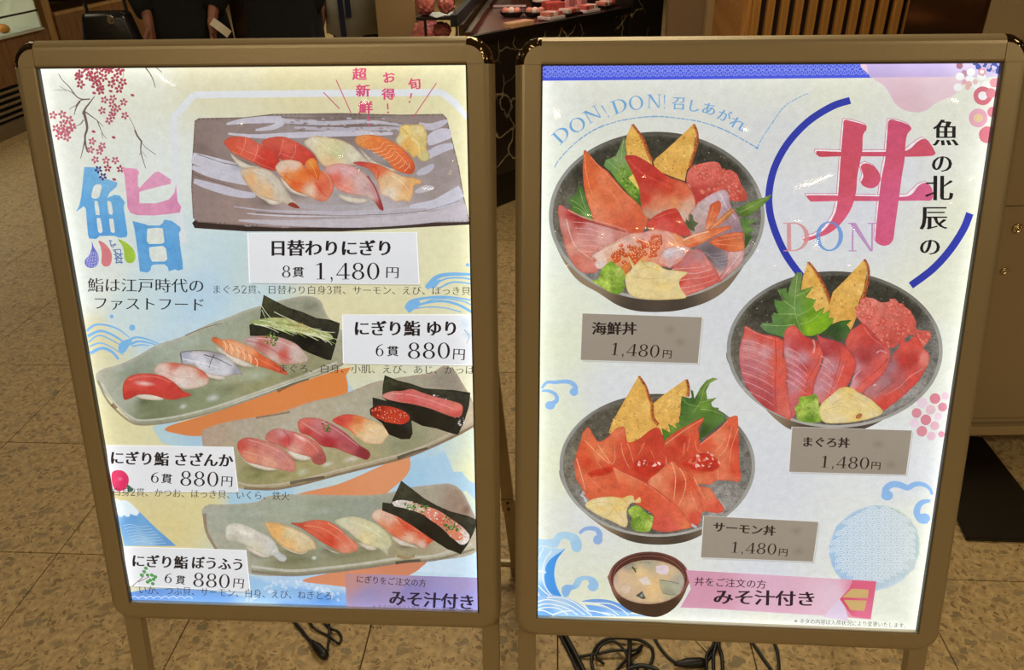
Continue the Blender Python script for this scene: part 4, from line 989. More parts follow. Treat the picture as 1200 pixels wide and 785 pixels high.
# sea at the foot of the poster
p = Print(S1, 'printed_sea', label='blue watercolour sea with small white foam rings')
p.fill([(149, 694), (153, 705), (440, 712), (440, 706), (400, 700), (360, 690), (330, 688), (300, 698), (240, 690), (190, 688)], [(160, 700, (100, 150, 226)), (250, 696, (110, 166, 236)), (350, 700, (104, 158, 232)), (400, 706, (96, 150, 228)), (300, 704, (160, 200, 240))])
p.fill([(290, 672), (330, 682), (405, 690), (405, 708), (330, 706), (290, 700)], [(300, 690, (150, 196, 236)), (380, 700, (90, 150, 226)), (380, 688, (170, 208, 240))], feather=5)
for i in range(44):
    a = p.rnd.random(); x = 288+a*110; y = 700-18*math.sin(a*3.1)+p.rnd.uniform(-5, 5); p.stroke([(x-1.6, y), (x, y-1.6), (x+1.6, y), (x, y+1.6), (x-1.6, y)], .7, .7, (226, 238, 246), .9)
for i in range(8): x = 154+i*9; p.stroke([(x, 699), (x+5, 697), (x+9, 700)], .8, .8, (206, 226, 246))
p.done()

def plate(T, name, outline, base, rim, specks=True, lab=None):
    q = Print(S1, name, T, label=lab, grain=.14)
    q.fill(outline, base, edge=(rim, 5, .85), step=3)
    return q
def nigiri(q, rice, top, cols, stripes=(), edge=((150, 90, 60), 2.2, .35), ricecol=(224, 212, 196), sh=True, hl=None, ang=None, grain=.17):
    """rice body below, topping above, thin grain lines on the topping"""
    if rice:
        c = np.mean(rice, 0); x0, y0 = np.min(rice, 0); x1, y1 = np.max(rice, 0)
        if sh: q.ell(c[0]+(x1-x0)*.03, c[1]+(y1-y0)*.20, (x1-x0)*.56, (y1-y0)*.50, (70, 66, 48), ang or 0, .6, soft=1)
        q.fill(rice, ricecol, edge=((168, 150, 122), 2.5, .7), grain=.12, step=2.2)
    q.fill(top, cols, edge=edge, step=2, grain=grain)
    for pts, w, c, a in stripes: q.stroke(pts, w, w*.6, c, a)
    if hl:
        for x, y, rx, ry, r in hl: q.ell(x, y, rx, ry, (255, 244, 232), r, .55, soft=1)

# ---- brown rectangular platter with eight pieces
g1, g2 = (150, 128, 124), (196, 190, 204)
p = Print(S1, 'daily_platter_photo', (0, 0, 1), label='photo of a grey brown slab with eight nigiri and ginger', grain=.12)
p.fill([(226, 262), (229, 268), (290, 272), (400, 272), (549, 264), (549, 260), (400, 266), (290, 266), (232, 256)], (58, 44, 40), smooth=False)
p.fill([(229, 143), (234, 140), (288, 139), (320, 135), (400, 134), (470, 136), (518, 135), (523, 140), (530, 168), (537, 196), (543, 232), (549, 258), (547, 261), (500, 262), (450, 264), (400, 267), (330, 268), (280, 265), (232, 261), (227, 256), (225, 220), (226, 190), (228, 160)],
    [(240, 155, (142, 122, 116)), (260, 165, (150, 130, 124)), (235, 180, (132, 112, 106)), (300, 142, (146, 128, 122)), (400, 137, (130, 112, 108)), (500, 138, (150, 132, 126)), (240, 245, (150, 128, 122)), (270, 250, (158, 134, 126)), (520, 200, (156, 142, 140)), (512, 225, (160, 146, 142)), (350, 258, (176, 156, 154)), (450, 255, (186, 176, 180)), (530, 250, (190, 184, 192)), (400, 240, (170, 160, 160)), (330, 160, (156, 142, 140))],
    smooth=False, edge=((86, 66, 60), 2, .7))
SW = (202, 198, 212)
for pts, w0, wm, w1, c in (
    ([(266, 147), (290, 143), (330, 142), (322, 150), (300, 154)], 2, 9, 2, SW), ([(268, 158), (300, 161), (340, 160), (400, 158), (460, 158)], 2, 7, 3, SW), ([(330, 143), (380, 146), (430, 144), (470, 148)], 5, 4, 2, (192, 188, 200)), ([(345, 151), (400, 153), (450, 152), (480, 150)], 2, 5, 2, (186, 180, 192)),
    ([(226, 186), (250, 193), (280, 200), (300, 202)], 12, 13, 8, (204, 202, 214)), ([(226, 197), (250, 205), (290, 213), (310, 217)], 5, 9, 9, (204, 202, 214)), ([(228, 213), (250, 220), (280, 228), (300, 230)], 5, 9, 5, (200, 196, 210)),
    ([(275, 243), (320, 248), (400, 250), (470, 248), (540, 236)], 1, 3, 10, (190, 184, 194)), ([(280, 259), (340, 262), (420, 262), (500, 256), (546, 246)], 2, 9, 12, (196, 188, 196)), ([(290, 251), (340, 254), (400, 253), (500, 250)], 1, 2, 1, (206, 202, 212)),
    ([(480, 243), (510, 240), (540, 225)], 3, 10, 14, (202, 200, 214)), ([(500, 168), (515, 160), (528, 158)], 8, 14, 9, (204, 200, 214)), ([(490, 147), (505, 150), (524, 143)], 4, 8, 3, (196, 190, 204)), ([(488, 205), (500, 200), (508, 194)], 3, 9, 2, (190, 186, 200)), ([(486, 226), (498, 222), (508, 221)], 2, 8, 2, (196, 190, 202)),
    ([(500, 184), (515, 176), (530, 172)], 8, 8, 6, (198, 194, 210)), ([(430, 252), (470, 250), (500, 246)], 2, 8, 2, (184, 176, 184)), ([(340, 240), (390, 245), (440, 240)], 2, 8, 2, (176, 168, 172))):
    p.stroke(pts, w0, w1, c, wm=wm, alpha=.9)
for pts in ([(227, 205), (250, 213), (275, 220)], [(262, 192), (290, 197), (305, 198)], [(232, 182), (262, 192)], [(300, 250), (370, 253), (450, 252), (500, 247), (538, 236)], [(330, 139), (380, 140), (450, 139)], [(340, 147), (380, 149), (440, 148), (480, 152)]):
    p.stroke(pts, 1.1, .6, (116, 92, 88), .8)
p.speck([(330, 140), (470, 139), (470, 156), (330, 156)], 70, [(130, 110, 106), (150, 132, 128), (196, 190, 200)], .4, 1.5, .7, smooth=False, asp=2.5, rot=.05)
p.T = (215, 125, 5.233)
# two scored tuna pieces
nigiri(p, [(480, 240), (590, 270), (560, 330)], [(480, 228), (520, 200), (600, 190), (660, 205), (740, 250), (800, 300), (825, 360), (760, 370), (600, 330), (520, 270)], [(560, 220, (214, 84, 66)), (640, 240, (224, 96, 76)), (740, 290, (214, 70, 56)), (800, 350, (200, 50, 44)), (580, 310, (206, 62, 54))],
    [([(615, 200), (605, 260), (585, 310)], .8, (238, 150, 130), .7), ([(690, 235), (685, 290), (660, 330)], .8, (238, 150, 130), .7), ([(590, 290), (640, 310), (680, 320)], .6, (240, 150, 130), .6), ([(640, 215), (690, 240), (750, 280)], .7, (160, 40, 36), .5)])
nigiri(p, [(290, 290), (340, 330), (400, 360), (470, 380), (400, 385), (350, 375), (310, 330)], [(252, 222), (285, 195), (345, 188), (410, 200), (460, 230), (540, 270), (590, 330), (585, 370), (570, 400), (500, 385), (440, 355), (360, 320), (300, 285), (265, 250)], [(290, 220, (214, 82, 60)), (350, 220, (222, 92, 68)), (420, 260, (228, 100, 80)), (520, 320, (216, 62, 48)), (560, 385, (204, 48, 40)), (330, 290, (226, 90, 60))],
    [([(385, 200), (375, 255), (350, 305)], .8, (240, 160, 140), .7), ([(460, 235), (452, 290), (430, 340)], .8, (240, 160, 140), .7), ([(330, 250), (380, 275), (440, 300), (500, 330)], .7, (240, 160, 140), .5), ([(300, 280), (380, 315), (480, 360), (560, 392)], .6, (244, 170, 140), .4)])
# yellowish white fish
nigiri(p, [(840, 350), (900, 380), (1000, 375), (1060, 350), (960, 380)], [(742, 235), (760, 205), (810, 185), (880, 195), (960, 210), (1040, 250), (1110, 320), (1140, 350), (1060, 362), (960, 372), (880, 375), (840, 350), (800, 290)], [(790, 220, (220, 208, 180)), (860, 250, (224, 210, 160)), (940, 290, (206, 204, 150)), (900, 350, (230, 190, 140)), (1040, 300, (214, 206, 180)), (1110, 345, (206, 196, 176))], [([(800, 215), (870, 250), (960, 300)], .8, (236, 228, 200), .5), ([(900, 220), (980, 260), (1060, 310)], .8, (196, 180, 140), .4)])
# pale fish, front left
nigiri(p, [(400, 480), (440, 540), (500, 580), (540, 605), (600, 598), (560, 570)], [(350, 405), (390, 382), (450, 378), (520, 395), (580, 440), (630, 510), (670, 570), (700, 605), (650, 608), (590, 590), (500, 565), (440, 530), (390, 480)], [(370, 400, (212, 190, 160)), (420, 440, (228, 176, 120)), (470, 410, (210, 196, 176)), (520, 520, (226, 184, 134)), (580, 500, (206, 196, 178)), (640, 570, (204, 190, 170)), (560, 440, (204, 194, 176))],
    [([(390, 420), (450, 480), (520, 540), (560, 560)], 1.4, (230, 160, 100), .5), ([(430, 400), (520, 440), (600, 520)], .9, (236, 228, 216), .5)], sh=True)
p.fill([(640, 605), (670, 590), (690, 600), (716, 628), (690, 628)], (150, 60, 44))
# cooked shrimp
nigiri(p, [(600, 440), (640, 510), (700, 545), (780, 555), (740, 500)], [(565, 375), (600, 340), (660, 332), (720, 348), (750, 380), (800, 370), (850, 400), (900, 430), (925, 480), (910, 540), (870, 585), (820, 580), (760, 550), (680, 520), (620, 460), (580, 410)], [(600, 370, (226, 196, 170)), (680, 360, (230, 200, 176)), (640, 440, (232, 140, 76)), (720, 430, (236, 120, 50)), (770, 400, (230, 100, 40)), (850, 500, (224, 96, 66)), (780, 520, (230, 190, 160)), (870, 560, (228, 130, 100)), (690, 480, (232, 100, 44))],
    [([(620, 430), (680, 470), (740, 480)], 2.6, (226, 84, 30), .5), ([(600, 410), (660, 420), (720, 400)], 1.6, (228, 120, 50), .5), ([(810, 470), (850, 530), (880, 560)], 3, (216, 70, 44), .6), ([(860, 400), (900, 450), (905, 510)], 2, (236, 150, 120), .6)])
p.fill([(745, 365), (765, 330), (805, 322), (830, 370), (835, 420), (825, 460), (795, 430), (770, 400)], [(790, 350, (236, 140, 60)), (810, 420, (228, 100, 40))], edge=((200, 80, 30), 1.5, .5)); p.stroke([(770, 340), (800, 390), (820, 450)], .8, .5, (250, 180, 100), .7)
p.T = (375, 125, 5.233)
# pink sea bream
nigiri(p, [(110, 540), (150, 580), (240, 600), (300, 575), (200, 560)], [(30, 385), (80, 360), (150, 355), (220, 380), (290, 430), (350, 510), (380, 600), (388, 640), (365, 635), (330, 590), (280, 560), (200, 545), (110, 515), (70, 440)], [(80, 390, (226, 160, 156)), (150, 400, (222, 168, 168)), (100, 440, (232, 110, 90)), (170, 490, (228, 150, 130)), (240, 470, (214, 176, 170)), (300, 560, (206, 178, 170)), (340, 520, (196, 140, 140)), (370, 620, (170, 60, 60))],
    [([(290, 430), (335, 500), (365, 580), (385, 640)], 2, (150, 50, 56), .8), ([(60, 420), (110, 480), (190, 520)], 3, (236, 96, 76), .4), ([(120, 380), (210, 420), (290, 500)], .9, (240, 206, 206), .5)])
# salmon with white lines
nigiri(p, [(240, 260), (330, 340), (440, 385), (540, 410), (440, 400), (330, 370)], [(212, 210), (240, 185), (320, 180), (400, 200), (480, 245), (540, 300), (575, 350), (575, 405), (545, 420), (460, 395), (400, 330), (320, 280), (240, 250)], [(240, 205, (232, 146, 76)), (330, 210, (236, 128, 60)), (430, 250, (236, 120, 58)), (520, 320, (234, 110, 60)), (560, 400, (214, 84, 44)), (380, 300, (238, 120, 60))],
    [([(240, 240), (300, 215), (350, 190)], 1, (206, 92, 40), .5)]+[([(290+i*32, 270+i*19), (360+i*26, 262+i*16), (390+i*22, 228+i*18), (425+i*18, 222+i*24)], .9, (250, 190, 140), .75) for i in range(8)])
# surf clam
nigiri(p, None, [(200, 350), (240, 342), (310, 350), (370, 365), (440, 400), (500, 430), (570, 440), (620, 462), (615, 480), (575, 490), (570, 540), (545, 590), (510, 580), (460, 588), (420, 560), (370, 540), (350, 470), (320, 410), (290, 385), (230, 365)], [(240, 350, (206, 70, 66)), (330, 370, (222, 90, 60)), (370, 400, (226, 110, 70)), (400, 450, (232, 190, 140)), (470, 450, (236, 200, 150)), (540, 500, (230, 170, 110)), (600, 470, (236, 176, 100)), (430, 540, (228, 210, 186)), (520, 570, (236, 190, 130))],
    [([(330, 370), (360, 410), (350, 450)], 2.4, (206, 74, 50), .5), ([(440, 430), (500, 470), (540, 520)], 1, (250, 226, 190), .6)])
# ginger heap
nigiri(p, None, [(495, 125), (560, 118), (630, 122), (655, 190), (650, 260), (672, 310), (650, 342), (610, 335), (590, 310), (570, 322), (540, 290), (500, 260), (460, 215), (480, 180)], [(520, 150, (236, 206, 120)), (600, 150, (226, 204, 140)), (530, 240, (240, 180, 90)), (620, 220, (220, 196, 120)), (640, 320, (206, 196, 130)), (580, 280, (232, 186, 100)), (470, 210, (214, 206, 160))],
    [([(500, 140), (545, 190), (520, 230), (550, 280)], 1.2, (196, 140, 60), .5), ([(560, 200), (600, 240), (610, 320)], 1.4, (244, 226, 160), .6), ([(510, 190), (548, 180)], 1.2, (250, 220, 140), .7)])
p.done()

# ---- three long green grey plates
PB = [(120, 440, (176, 176, 154)), (150, 420, (160, 168, 150)), (200, 400, (166, 176, 158)), (260, 385, (160, 168, 146)), (330, 370, (150, 152, 130)), (400, 400, (170, 166, 140)), (180, 480, (120, 128, 92)), (240, 470, (140, 148, 112)), (300, 450, (150, 150, 106)), (370, 420, (150, 146, 110)), (150, 460, (170, 176, 156)), (280, 430, (170, 172, 140)), (160, 440, (140, 150, 130))]
p = plate((0, 0, 1), 'sushi_plate_photo', [(114, 438), (122, 432), (140, 427), (160, 418), (185, 404), (215, 394), (245, 380), (270, 371), (290, 363), (330, 352), (358, 347), (375, 352), (385, 372), (412, 398), (419, 410), (405, 425), (370, 438), (330, 452), (280, 470), (240, 485), (200, 494), (165, 497), (150, 488), (135, 472), (124, 460), (116, 450)], PB, (186, 180, 162), lab='photo of the upper green grey plate with five nigiri and a cucumber roll')
p.stroke([(116, 446), (128, 470), (150, 491), (168, 497), (205, 493), (250, 482), (300, 465), (350, 447), (395, 430), (416, 413)], 2.5, 2.5, (140, 128, 104), .8); p.stroke([(120, 448), (134, 470), (153, 487), (168, 492), (205, 488), (250, 477), (300, 460), (350, 442), (395, 424)], 2.5, 2.5, (198, 196, 180), .8)
p.stroke([(218, 393), (240, 384), (260, 379)], 1.6, .6, (110, 80, 50), .7); p.stroke([(132, 473), (138, 478)], 5, 3, (120, 70, 30), .7); p.stroke([(325, 458), (345, 449), (362, 444)], 4, 2, (70, 62, 40), .6)
for x, y, rx, ry, c, a in ((170, 470, 16, 9, (84, 92, 56), .7), (215, 463, 22, 9, (90, 100, 64), .7), (270, 455, 20, 9, (96, 104, 66), .6), (250, 466, 10, 6, (205, 210, 205), .8), (215, 476, 6, 4, (210, 214, 206), .8), (300, 440, 22, 10, (196, 206, 190), .5), (345, 440, 20, 8, (116, 110, 60), .5), (140, 432, 12, 5, (196, 200, 186), .5), (230, 400, 20, 7, (180, 190, 176), .6), (170, 485, 14, 4, (150, 160, 120), .6), (365, 360, 14, 9, (120, 118, 108), .7)):
    p.ell(x, y, rx, ry, c, -.25, a, soft=1)
p.T = (240, 340, 4.906)
# seaweed roll with cucumber
p.fill([(340, 28), (400, 60), (480, 100), (560, 125), (640, 160), (720, 170), (776, 190), (770, 240), (750, 320), (726, 402), (700, 400), (600, 360), (480, 300), (400, 270), (262, 262), (258, 200), (320, 165), (325, 110)], [(350, 60, (70, 70, 44)), (420, 100, (60, 60, 40)), (600, 160, (56, 54, 40)), (740, 200, (50, 52, 40)), (740, 300, (36, 38, 30)), (640, 340, (28, 30, 24)), (400, 240, (40, 42, 30)), (290, 230, (44, 46, 32)), (600, 290, (20, 20, 16))], smooth=False, edge=((30, 30, 22), 1.5, .5), grain=.5)
p.fill([(262, 180), (330, 165), (400, 158), (480, 165), (560, 195), (640, 225), (720, 250), (735, 280), (700, 285), (640, 270), (560, 250), (480, 235), (380, 210), (290, 200)], [(300, 182, (160, 176, 110)), (420, 185, (180, 186, 120)), (560, 220, (190, 180, 120)), (700, 265, (170, 180, 120))], grain=.3)
for i in range(46):
    a = p.rnd.random(); x = 275+a*400; y = 170+a*75+p.rnd.uniform(-10, 26); L_ = p.rnd.uniform(60, 130); s_ = p.rnd.uniform(.05, .55)
    p.stroke([(x, y), (x+L_*.5, y+L_*s_*.45), (x+L_, y+L_*s_)], 1.1, .5, p.rnd.choice([(216, 220, 170), (190, 202, 130), (150, 172, 84), (230, 226, 190), (130, 150, 60)]), .9)
for pts in ([(325, 85), (350, 125), (380, 160)], [(330, 115), (350, 160)], [(400, 125), (450, 150), (520, 180)], [(640, 230), (700, 240), (748, 243)], [(650, 262), (700, 285), (732, 315)], [(640, 255), (700, 300)]): p.stroke(pts, .9, .5, (222, 226, 186), .9)
p.speck([(440, 165), (560, 190), (640, 240), (560, 250), (470, 215)], 22, [(190, 150, 70), (206, 170, 90)], .4, .8, .9)
# horse mackerel with chives
nigiri(p, None, [(222, 290), (270, 268), (340, 262), (430, 270), (510, 300), (560, 340), (596, 395), (575, 415), (500, 425), (430, 420), (370, 390), (300, 340)], [(260, 285, (196, 170, 166)), (340, 310, (196, 110, 100)), (420, 320, (206, 160, 154)), (450, 370, (206, 90, 76)), (520, 360, (210, 184, 176)), (570, 400, (196, 176, 160)), (400, 400, (216, 190, 176))],
    [([(240, 290), (330, 310), (420, 360), (500, 400)], 2.5, (180, 70, 66), .45), ([(300, 275), (420, 290), (530, 340)], 1.2, (230, 210, 210), .5)])
p.speck([(345, 270), (380, 240), (420, 262), (420, 300), (395, 322), (350, 300)], 60, [(60, 110, 40), (100, 140, 60), (40, 80, 30), (190, 180, 110)], .6, 1.3, 1)
# boiled shrimp
nigiri(p, [(60, 320), (120, 380), (200, 430), (280, 440), (240, 410)], [(42, 280), (60, 268), (110, 285), (150, 280), (220, 305), (280, 330), (330, 370), (400, 410), (460, 455), (478, 485), (440, 478), (360, 450), (290, 430), (220, 400), (140, 370), (100, 330), (60, 305)], [(60, 285, (226, 110, 60)), (130, 310, (236, 160, 110)), (180, 340, (240, 176, 130)), (240, 370, (238, 160, 110)), (320, 400, (226, 100, 56)), (440, 465, (214, 76, 50)), (100, 300, (230, 130, 80))],
    [([(110+i*36, 290+i*20), (125+i*36, 320+i*18), (120+i*36, 350+i*18)], 1.6, (250, 206, 160), .8) for i in range(6)]+[([(125+i*36, 292+i*20), (142+i*36, 320+i*18), (135+i*36, 352+i*18)], 1.0, (216, 104, 54), .7) for i in range(6)]+[([(300, 390), (380, 430), (470, 480)], 1.2, (246, 130, 80), .7)])
p.T = (105, 345, 4.906)
# silver skinned fish, white fish, tuna
nigiri(p, [(640, 440), (700, 480), (780, 488), (760, 460)], [(527, 332), (600, 325), (700, 330), (780, 350), (840, 400), (883, 460), (850, 458), (780, 470), (700, 460), (640, 430), (600, 400), (540, 395)], [(550, 350, (170, 176, 190)), (620, 350, (206, 204, 214)), (700, 380, (196, 196, 206)), (780, 420, (210, 210, 216)), (860, 450, (160, 160, 170)), (640, 400, (216, 214, 222)), (720, 345, (150, 152, 160))],
    [([(527, 335), (535, 395)], 1.2, (50, 60, 66), .9), ([(527, 332), (600, 322), (700, 326), (790, 350)], 1, (90, 96, 100), .8), ([(660, 345), (740, 370), (820, 412)], 1.2, (90, 56, 50), .9), ([(720, 345), (700, 385), (690, 420)], 1.2, (90, 56, 50), .9), ([(540, 370), (640, 390), (740, 420)], 1.4, (236, 234, 240), .6)])
nigiri(p, None, [(375, 440), (400, 400), (450, 388), (540, 400), (620, 420), (670, 450), (690, 490), (670, 520), (600, 540), (540, 540), (480, 500), (420, 470)], [(420, 420, (222, 190, 176)), (500, 400, (220, 110, 90)), (520, 440, (224, 196, 184)), (600, 470, (222, 194, 180)), (650, 450, (216, 120, 96)), (640, 510, (214, 196, 180)), (540, 510, (222, 206, 196))],
    [([(470, 392), (560, 405), (640, 435), (684, 480)], 1.4, (206, 84, 64), .7), ([(440, 430), (520, 460), (620, 480)], .8, (236, 214, 206), .6), ([(420, 450), (500, 480), (600, 510)], .8, (236, 214, 206), .6)])
nigiri(p, [(270, 570), (300, 596), (380, 606), (430, 600), (400, 570)], [(195, 560), (200, 510), (230, 472), (290, 453), (370, 455), (430, 470), (490, 505), (540, 550), (590, 575), (540, 592), (470, 604), (420, 592), (360, 576), (290, 574), (240, 596), (205, 602)], [(220, 520, (216, 76, 60)), (300, 490, (222, 84, 74)), (400, 500, (214, 66, 60)), (500, 560, (206, 60, 52)), (240, 580, (200, 50, 42)), (380, 560, (214, 60, 50))], [([(230, 490), (300, 470), (400, 475), (470, 505)], 2.5, (234, 120, 104), .5)], hl=[(320, 510, 70, 18, .1)])
p.done()

p = plate((0, 0, 1), 'sushi_plate_photo', [(237, 508), (246, 500), (270, 493), (300, 488), (330, 482), (365, 470), (400, 462), (440, 447), (480, 440), (505, 436), (520, 428), (532, 434), (540, 447), (552, 468), (557, 490), (545, 505), (520, 517), (480, 534), (440, 545), (400, 555), (350, 568), (320, 572), (285, 572), (255, 560), (243, 540)],
    [(250, 510, (180, 156, 136)), (290, 500, (178, 166, 146)), (350, 490, (186, 174, 152)), (420, 475, (178, 170, 146)), (480, 460, (168, 162, 140)), (530, 445, (150, 140, 124)), (545, 480, (196, 180, 150)), (300, 550, (150, 146, 96)), (350, 545, (166, 156, 104)), (420, 530, (170, 160, 116)), (480, 515, (150, 150, 116)), (260, 540, (176, 166, 130)), (520, 500, (170, 160, 130))], (178, 158, 136), lab='photo of the middle plate with nigiri, roe and a tuna roll')
p.stroke([(286, 571), (320, 572), (350, 567), (400, 554), (440, 544), (480, 533), (520, 516), (555, 498)], 3, 3, (132, 108, 84), .9); p.stroke([(245, 548), (285, 566), (320, 567), (350, 562), (400, 549), (440, 539), (480, 528), (520, 511), (553, 490)], 2.5, 2.5, (196, 178, 156), .8)
p.stroke([(340, 565), (360, 561), (380, 558)], 4, 3, (60, 46, 30), .7); p.stroke([(465, 536), (480, 530), (500, 524)], 4, 2, (50, 40, 30), .7); p.stroke([(300, 489), (330, 484), (340, 482)], 2.5, 2, (120, 86, 60), .6)
for x, y, rx, ry, c, a in ((300, 556, 12, 5, (110, 112, 60), .7), (330, 556, 12, 5, (120, 118, 66), .7), (355, 552, 10, 6, (196, 206, 180), .7), (412, 537, 13, 5, (214, 200, 182), .9), (384, 543, 9, 4, (214, 206, 194), .9), (470, 520, 30, 8, (130, 134, 96), .5), (330, 500, 30, 8, (176, 176, 160), .6), (400, 478, 16, 6, (190, 186, 170), .6), (440, 470, 20, 8, (156, 156, 134), .6)):
    p.ell(x, y, rx, ry, c, -.25, a, soft=1)
p.T = (230, 440, 4.906)
nigiri(p, [(260, 460), (310, 510), (400, 540), (480, 535), (400, 510)], [(236, 400), (255, 365), (310, 352), (390, 370), (470, 400), (530, 445), (568, 490), (565, 545), (520, 545), (450, 530), (400, 520), (340, 505), (290, 490), (255, 450)], [(260, 400, (206, 80, 70)), (330, 380, (206, 110, 100)), (400, 420, (212, 130, 116)), (480, 460, (206, 130, 120)), (540, 520, (210, 130, 116)), (300, 460, (222, 140, 110)), (420, 500, (224, 156, 130))],
    [([(300, 365), (400, 395), (490, 440), (550, 500)], .9, (240, 190, 180), .5), ([(280, 390), (380, 420), (470, 465), (540, 520)], .8, (190, 80, 74), .4), ([(270, 430), (360, 455), (460, 500)], 1, (240, 190, 170), .4)])
nigiri(p, [(520, 420), (560, 470), (620, 485), (660, 470), (600, 440)], [(398, 355), (420, 318), (470, 300), (530, 312), (600, 330), (660, 360), (710, 400), (740, 450), (745, 490), (710, 510), (670, 495), (655, 465), (600, 450), (540, 430), (470, 395), (420, 380)], [(430, 340, (206, 110, 100)), (500, 320, (206, 140, 140)), (520, 370, (206, 70, 70)), (600, 370, (222, 130, 120)), (660, 410, (216, 110, 96)), (710, 480, (170, 80, 76)), (560, 420, (226, 160, 140))],
    [([(500, 310), (530, 350), (535, 400)], 2.2, (180, 50, 60), .5), ([(560, 330), (640, 370), (700, 430)], 1, (240, 190, 180), .5)], hl=[(600, 355, 50, 12, .5)])
nigiri(p, None, [(585, 290), (590, 255), (640, 238), (710, 245), (770, 270), (850, 320), (930, 390), (985, 425), (1000, 450), (980, 480), (930, 465), (860, 440), (800, 415), (720, 400), (660, 350), (600, 325)], [(620, 270, (216, 110, 96)), (700, 280, (206, 120, 120)), (640, 320, (196, 60, 60)), (780, 320, (196, 100, 110)), (760, 380, (180, 40, 50)), (880, 400, (180, 76, 86)), (960, 450, (140, 40, 50)), (860, 430, (190, 90, 90))],
    [([(600+i*14, 262+i*10), (680+i*14, 300+i*12)], .8, (236, 170, 160), .4) for i in range(5)]+[([(720, 260), (820, 320), (930, 400)], 1.4, (226, 180, 190), .45)])
p.speck([(720, 270), (745, 255), (765, 290), (785, 315), (760, 322), (728, 305)], 45, [(60, 96, 30), (100, 130, 60), (40, 66, 24), (150, 150, 80)], .5, 1.1, 1)
p.T = (380, 430, 4.906)
nigiri(p, None, [(45, 305), (80, 280), (130, 268), (190, 275), (260, 300), (330, 330), (372, 380), (350, 410), (330, 435), (290, 440), (230, 430), (185, 400), (140, 360), (90, 335)], [(80, 300, (216, 66, 60)), (140, 290, (220, 80, 60)), (190, 300, (226, 120, 60)), (190, 350, (234, 160, 100)), (260, 340, (232, 196, 140)), (320, 370, (230, 200, 150)), (340, 410, (226, 196, 150)), (250, 410, (230, 200, 156)), (210, 390, (224, 190, 140))], [([(60, 305), (130, 340), (180, 390)], 2, (226, 70, 44), .5)], hl=[(270, 360, 30, 10, .4)])
# large roll with tuna
p.fill([(345, 45), (420, 75), (500, 95), (570, 120), (640, 125), (740, 130), (835, 145), (828, 220), (800, 310), (765, 385), (740, 382), (640, 350), (560, 335), (490, 300), (400, 230), (330, 170), (335, 100)], [(360, 80, (56, 58, 40)), (500, 120, (50, 52, 38)), (700, 150, (54, 56, 44)), (810, 170, (44, 46, 38)), (700, 310, (28, 28, 22)), (560, 290, (24, 24, 20)), (800, 280, (40, 40, 36)), (450, 180, (20, 20, 16))], smooth=False, edge=((24, 24, 18), 1.5, .5), grain=.5)
p.speck([(620, 165), (700, 180), (790, 260), (800, 320), (760, 350), (740, 290)], 60, [(214, 206, 206), (180, 170, 170), (120, 110, 106)], .6, 1.3, .9)
nigiri(p, None, [(330, 160), (380, 138), (440, 135), (500, 125), (560, 145), (640, 170), (720, 190), (780, 210), (792, 240), (780, 280), (740, 285), (680, 265), (600, 235), (500, 210), (430, 200), (350, 180)], [(360, 160, (222, 140, 130)), (440, 150, (214, 100, 96)), (540, 170, (222, 110, 106)), (640, 210, (224, 110, 104)), (750, 230, (226, 120, 106)), (760, 270, (206, 76, 70)), (500, 200, (222, 90, 84))], [([(380, 150), (500, 160), (640, 200), (740, 240)], 1.2, (244, 180, 170), .5), ([(420, 185), (540, 200), (660, 245)], 1, (196, 60, 60), .5), ([(430, 165), (490, 140), (500, 128)], 1.5, (196, 80, 76), .6)])
# roe boat
p.fill([(275, 172), (330, 185), (400, 205), (470, 235), (495, 260), (505, 380), (490, 410), (440, 412), (370, 385), (330, 320), (262, 270), (260, 240), (278, 225)], [(300, 200, (40, 42, 36)), (420, 230, (34, 36, 32)), (440, 370, (20, 20, 18)), (490, 330, (44, 46, 40)), (300, 280, (24, 20, 18)), (380, 350, (16, 16, 14))], smooth=False, grain=.4)
p.fill([(270, 250), (300, 222), (360, 222), (430, 240), (480, 270), (486, 300), (450, 325), (380, 318), (310, 295), (275, 280)], [(300, 250, (150, 30, 20)), (380, 280, (210, 60, 36)), (460, 290, (206, 50, 34)), (350, 300, (214, 70, 40))])
for i in range(60):
    x, y = p.rnd.uniform(275, 480), p.rnd.uniform(225, 318)
    if ((x-378)/108)**2+((y-272-(x-378)*.12)/42)**2 > 1: continue
    p.ell(x, y, 10, 9, (230, 84, 46), 0, .95, n=10, col2=(170, 30, 20)); p.ell(x-2, y-3, 3, 2.5, (255, 200, 170), 0, .9, n=6)
p.done()

p = plate((0, 0, 1), 'sushi_plate_photo', [(237, 598), (245, 590), (262, 590), (300, 587), (315, 580), (350, 578), (400, 579), (445, 578), (480, 570), (515, 566), (528, 566), (540, 574), (550, 592), (558, 612), (560, 640), (545, 650), (510, 655), (470, 658), (430, 664), (380, 670), (340, 673), (300, 672), (270, 662), (252, 640), (243, 618)],
    [(250, 605, (170, 172, 156)), (280, 600, (160, 168, 150)), (340, 595, (164, 172, 152)), (420, 590, (150, 158, 142)), (500, 580, (170, 160, 140)), (540, 590, (156, 130, 112)), (280, 640, (166, 168, 146)), (340, 655, (140, 140, 106)), (420, 650, (150, 146, 110)), (480, 645, (166, 156, 120)), (540, 640, (186, 176, 150)), (270, 655, (180, 176, 156)), (380, 610, (150, 158, 136))], (176, 168, 150), lab='photo of the lower plate with nigiri and a green onion roll')
p.stroke([(240, 600), (243, 622), (255, 644)], 4, 3, (140, 116, 96), .8); p.stroke([(295, 668), (340, 672), (380, 669), (430, 663), (470, 657), (510, 654), (555, 642)], 3.5, 3, (128, 120, 100), .8); p.stroke([(295, 662), (340, 667), (380, 664), (430, 658), (470, 652), (510, 649), (552, 636)], 3, 3, (200, 196, 182), .8)
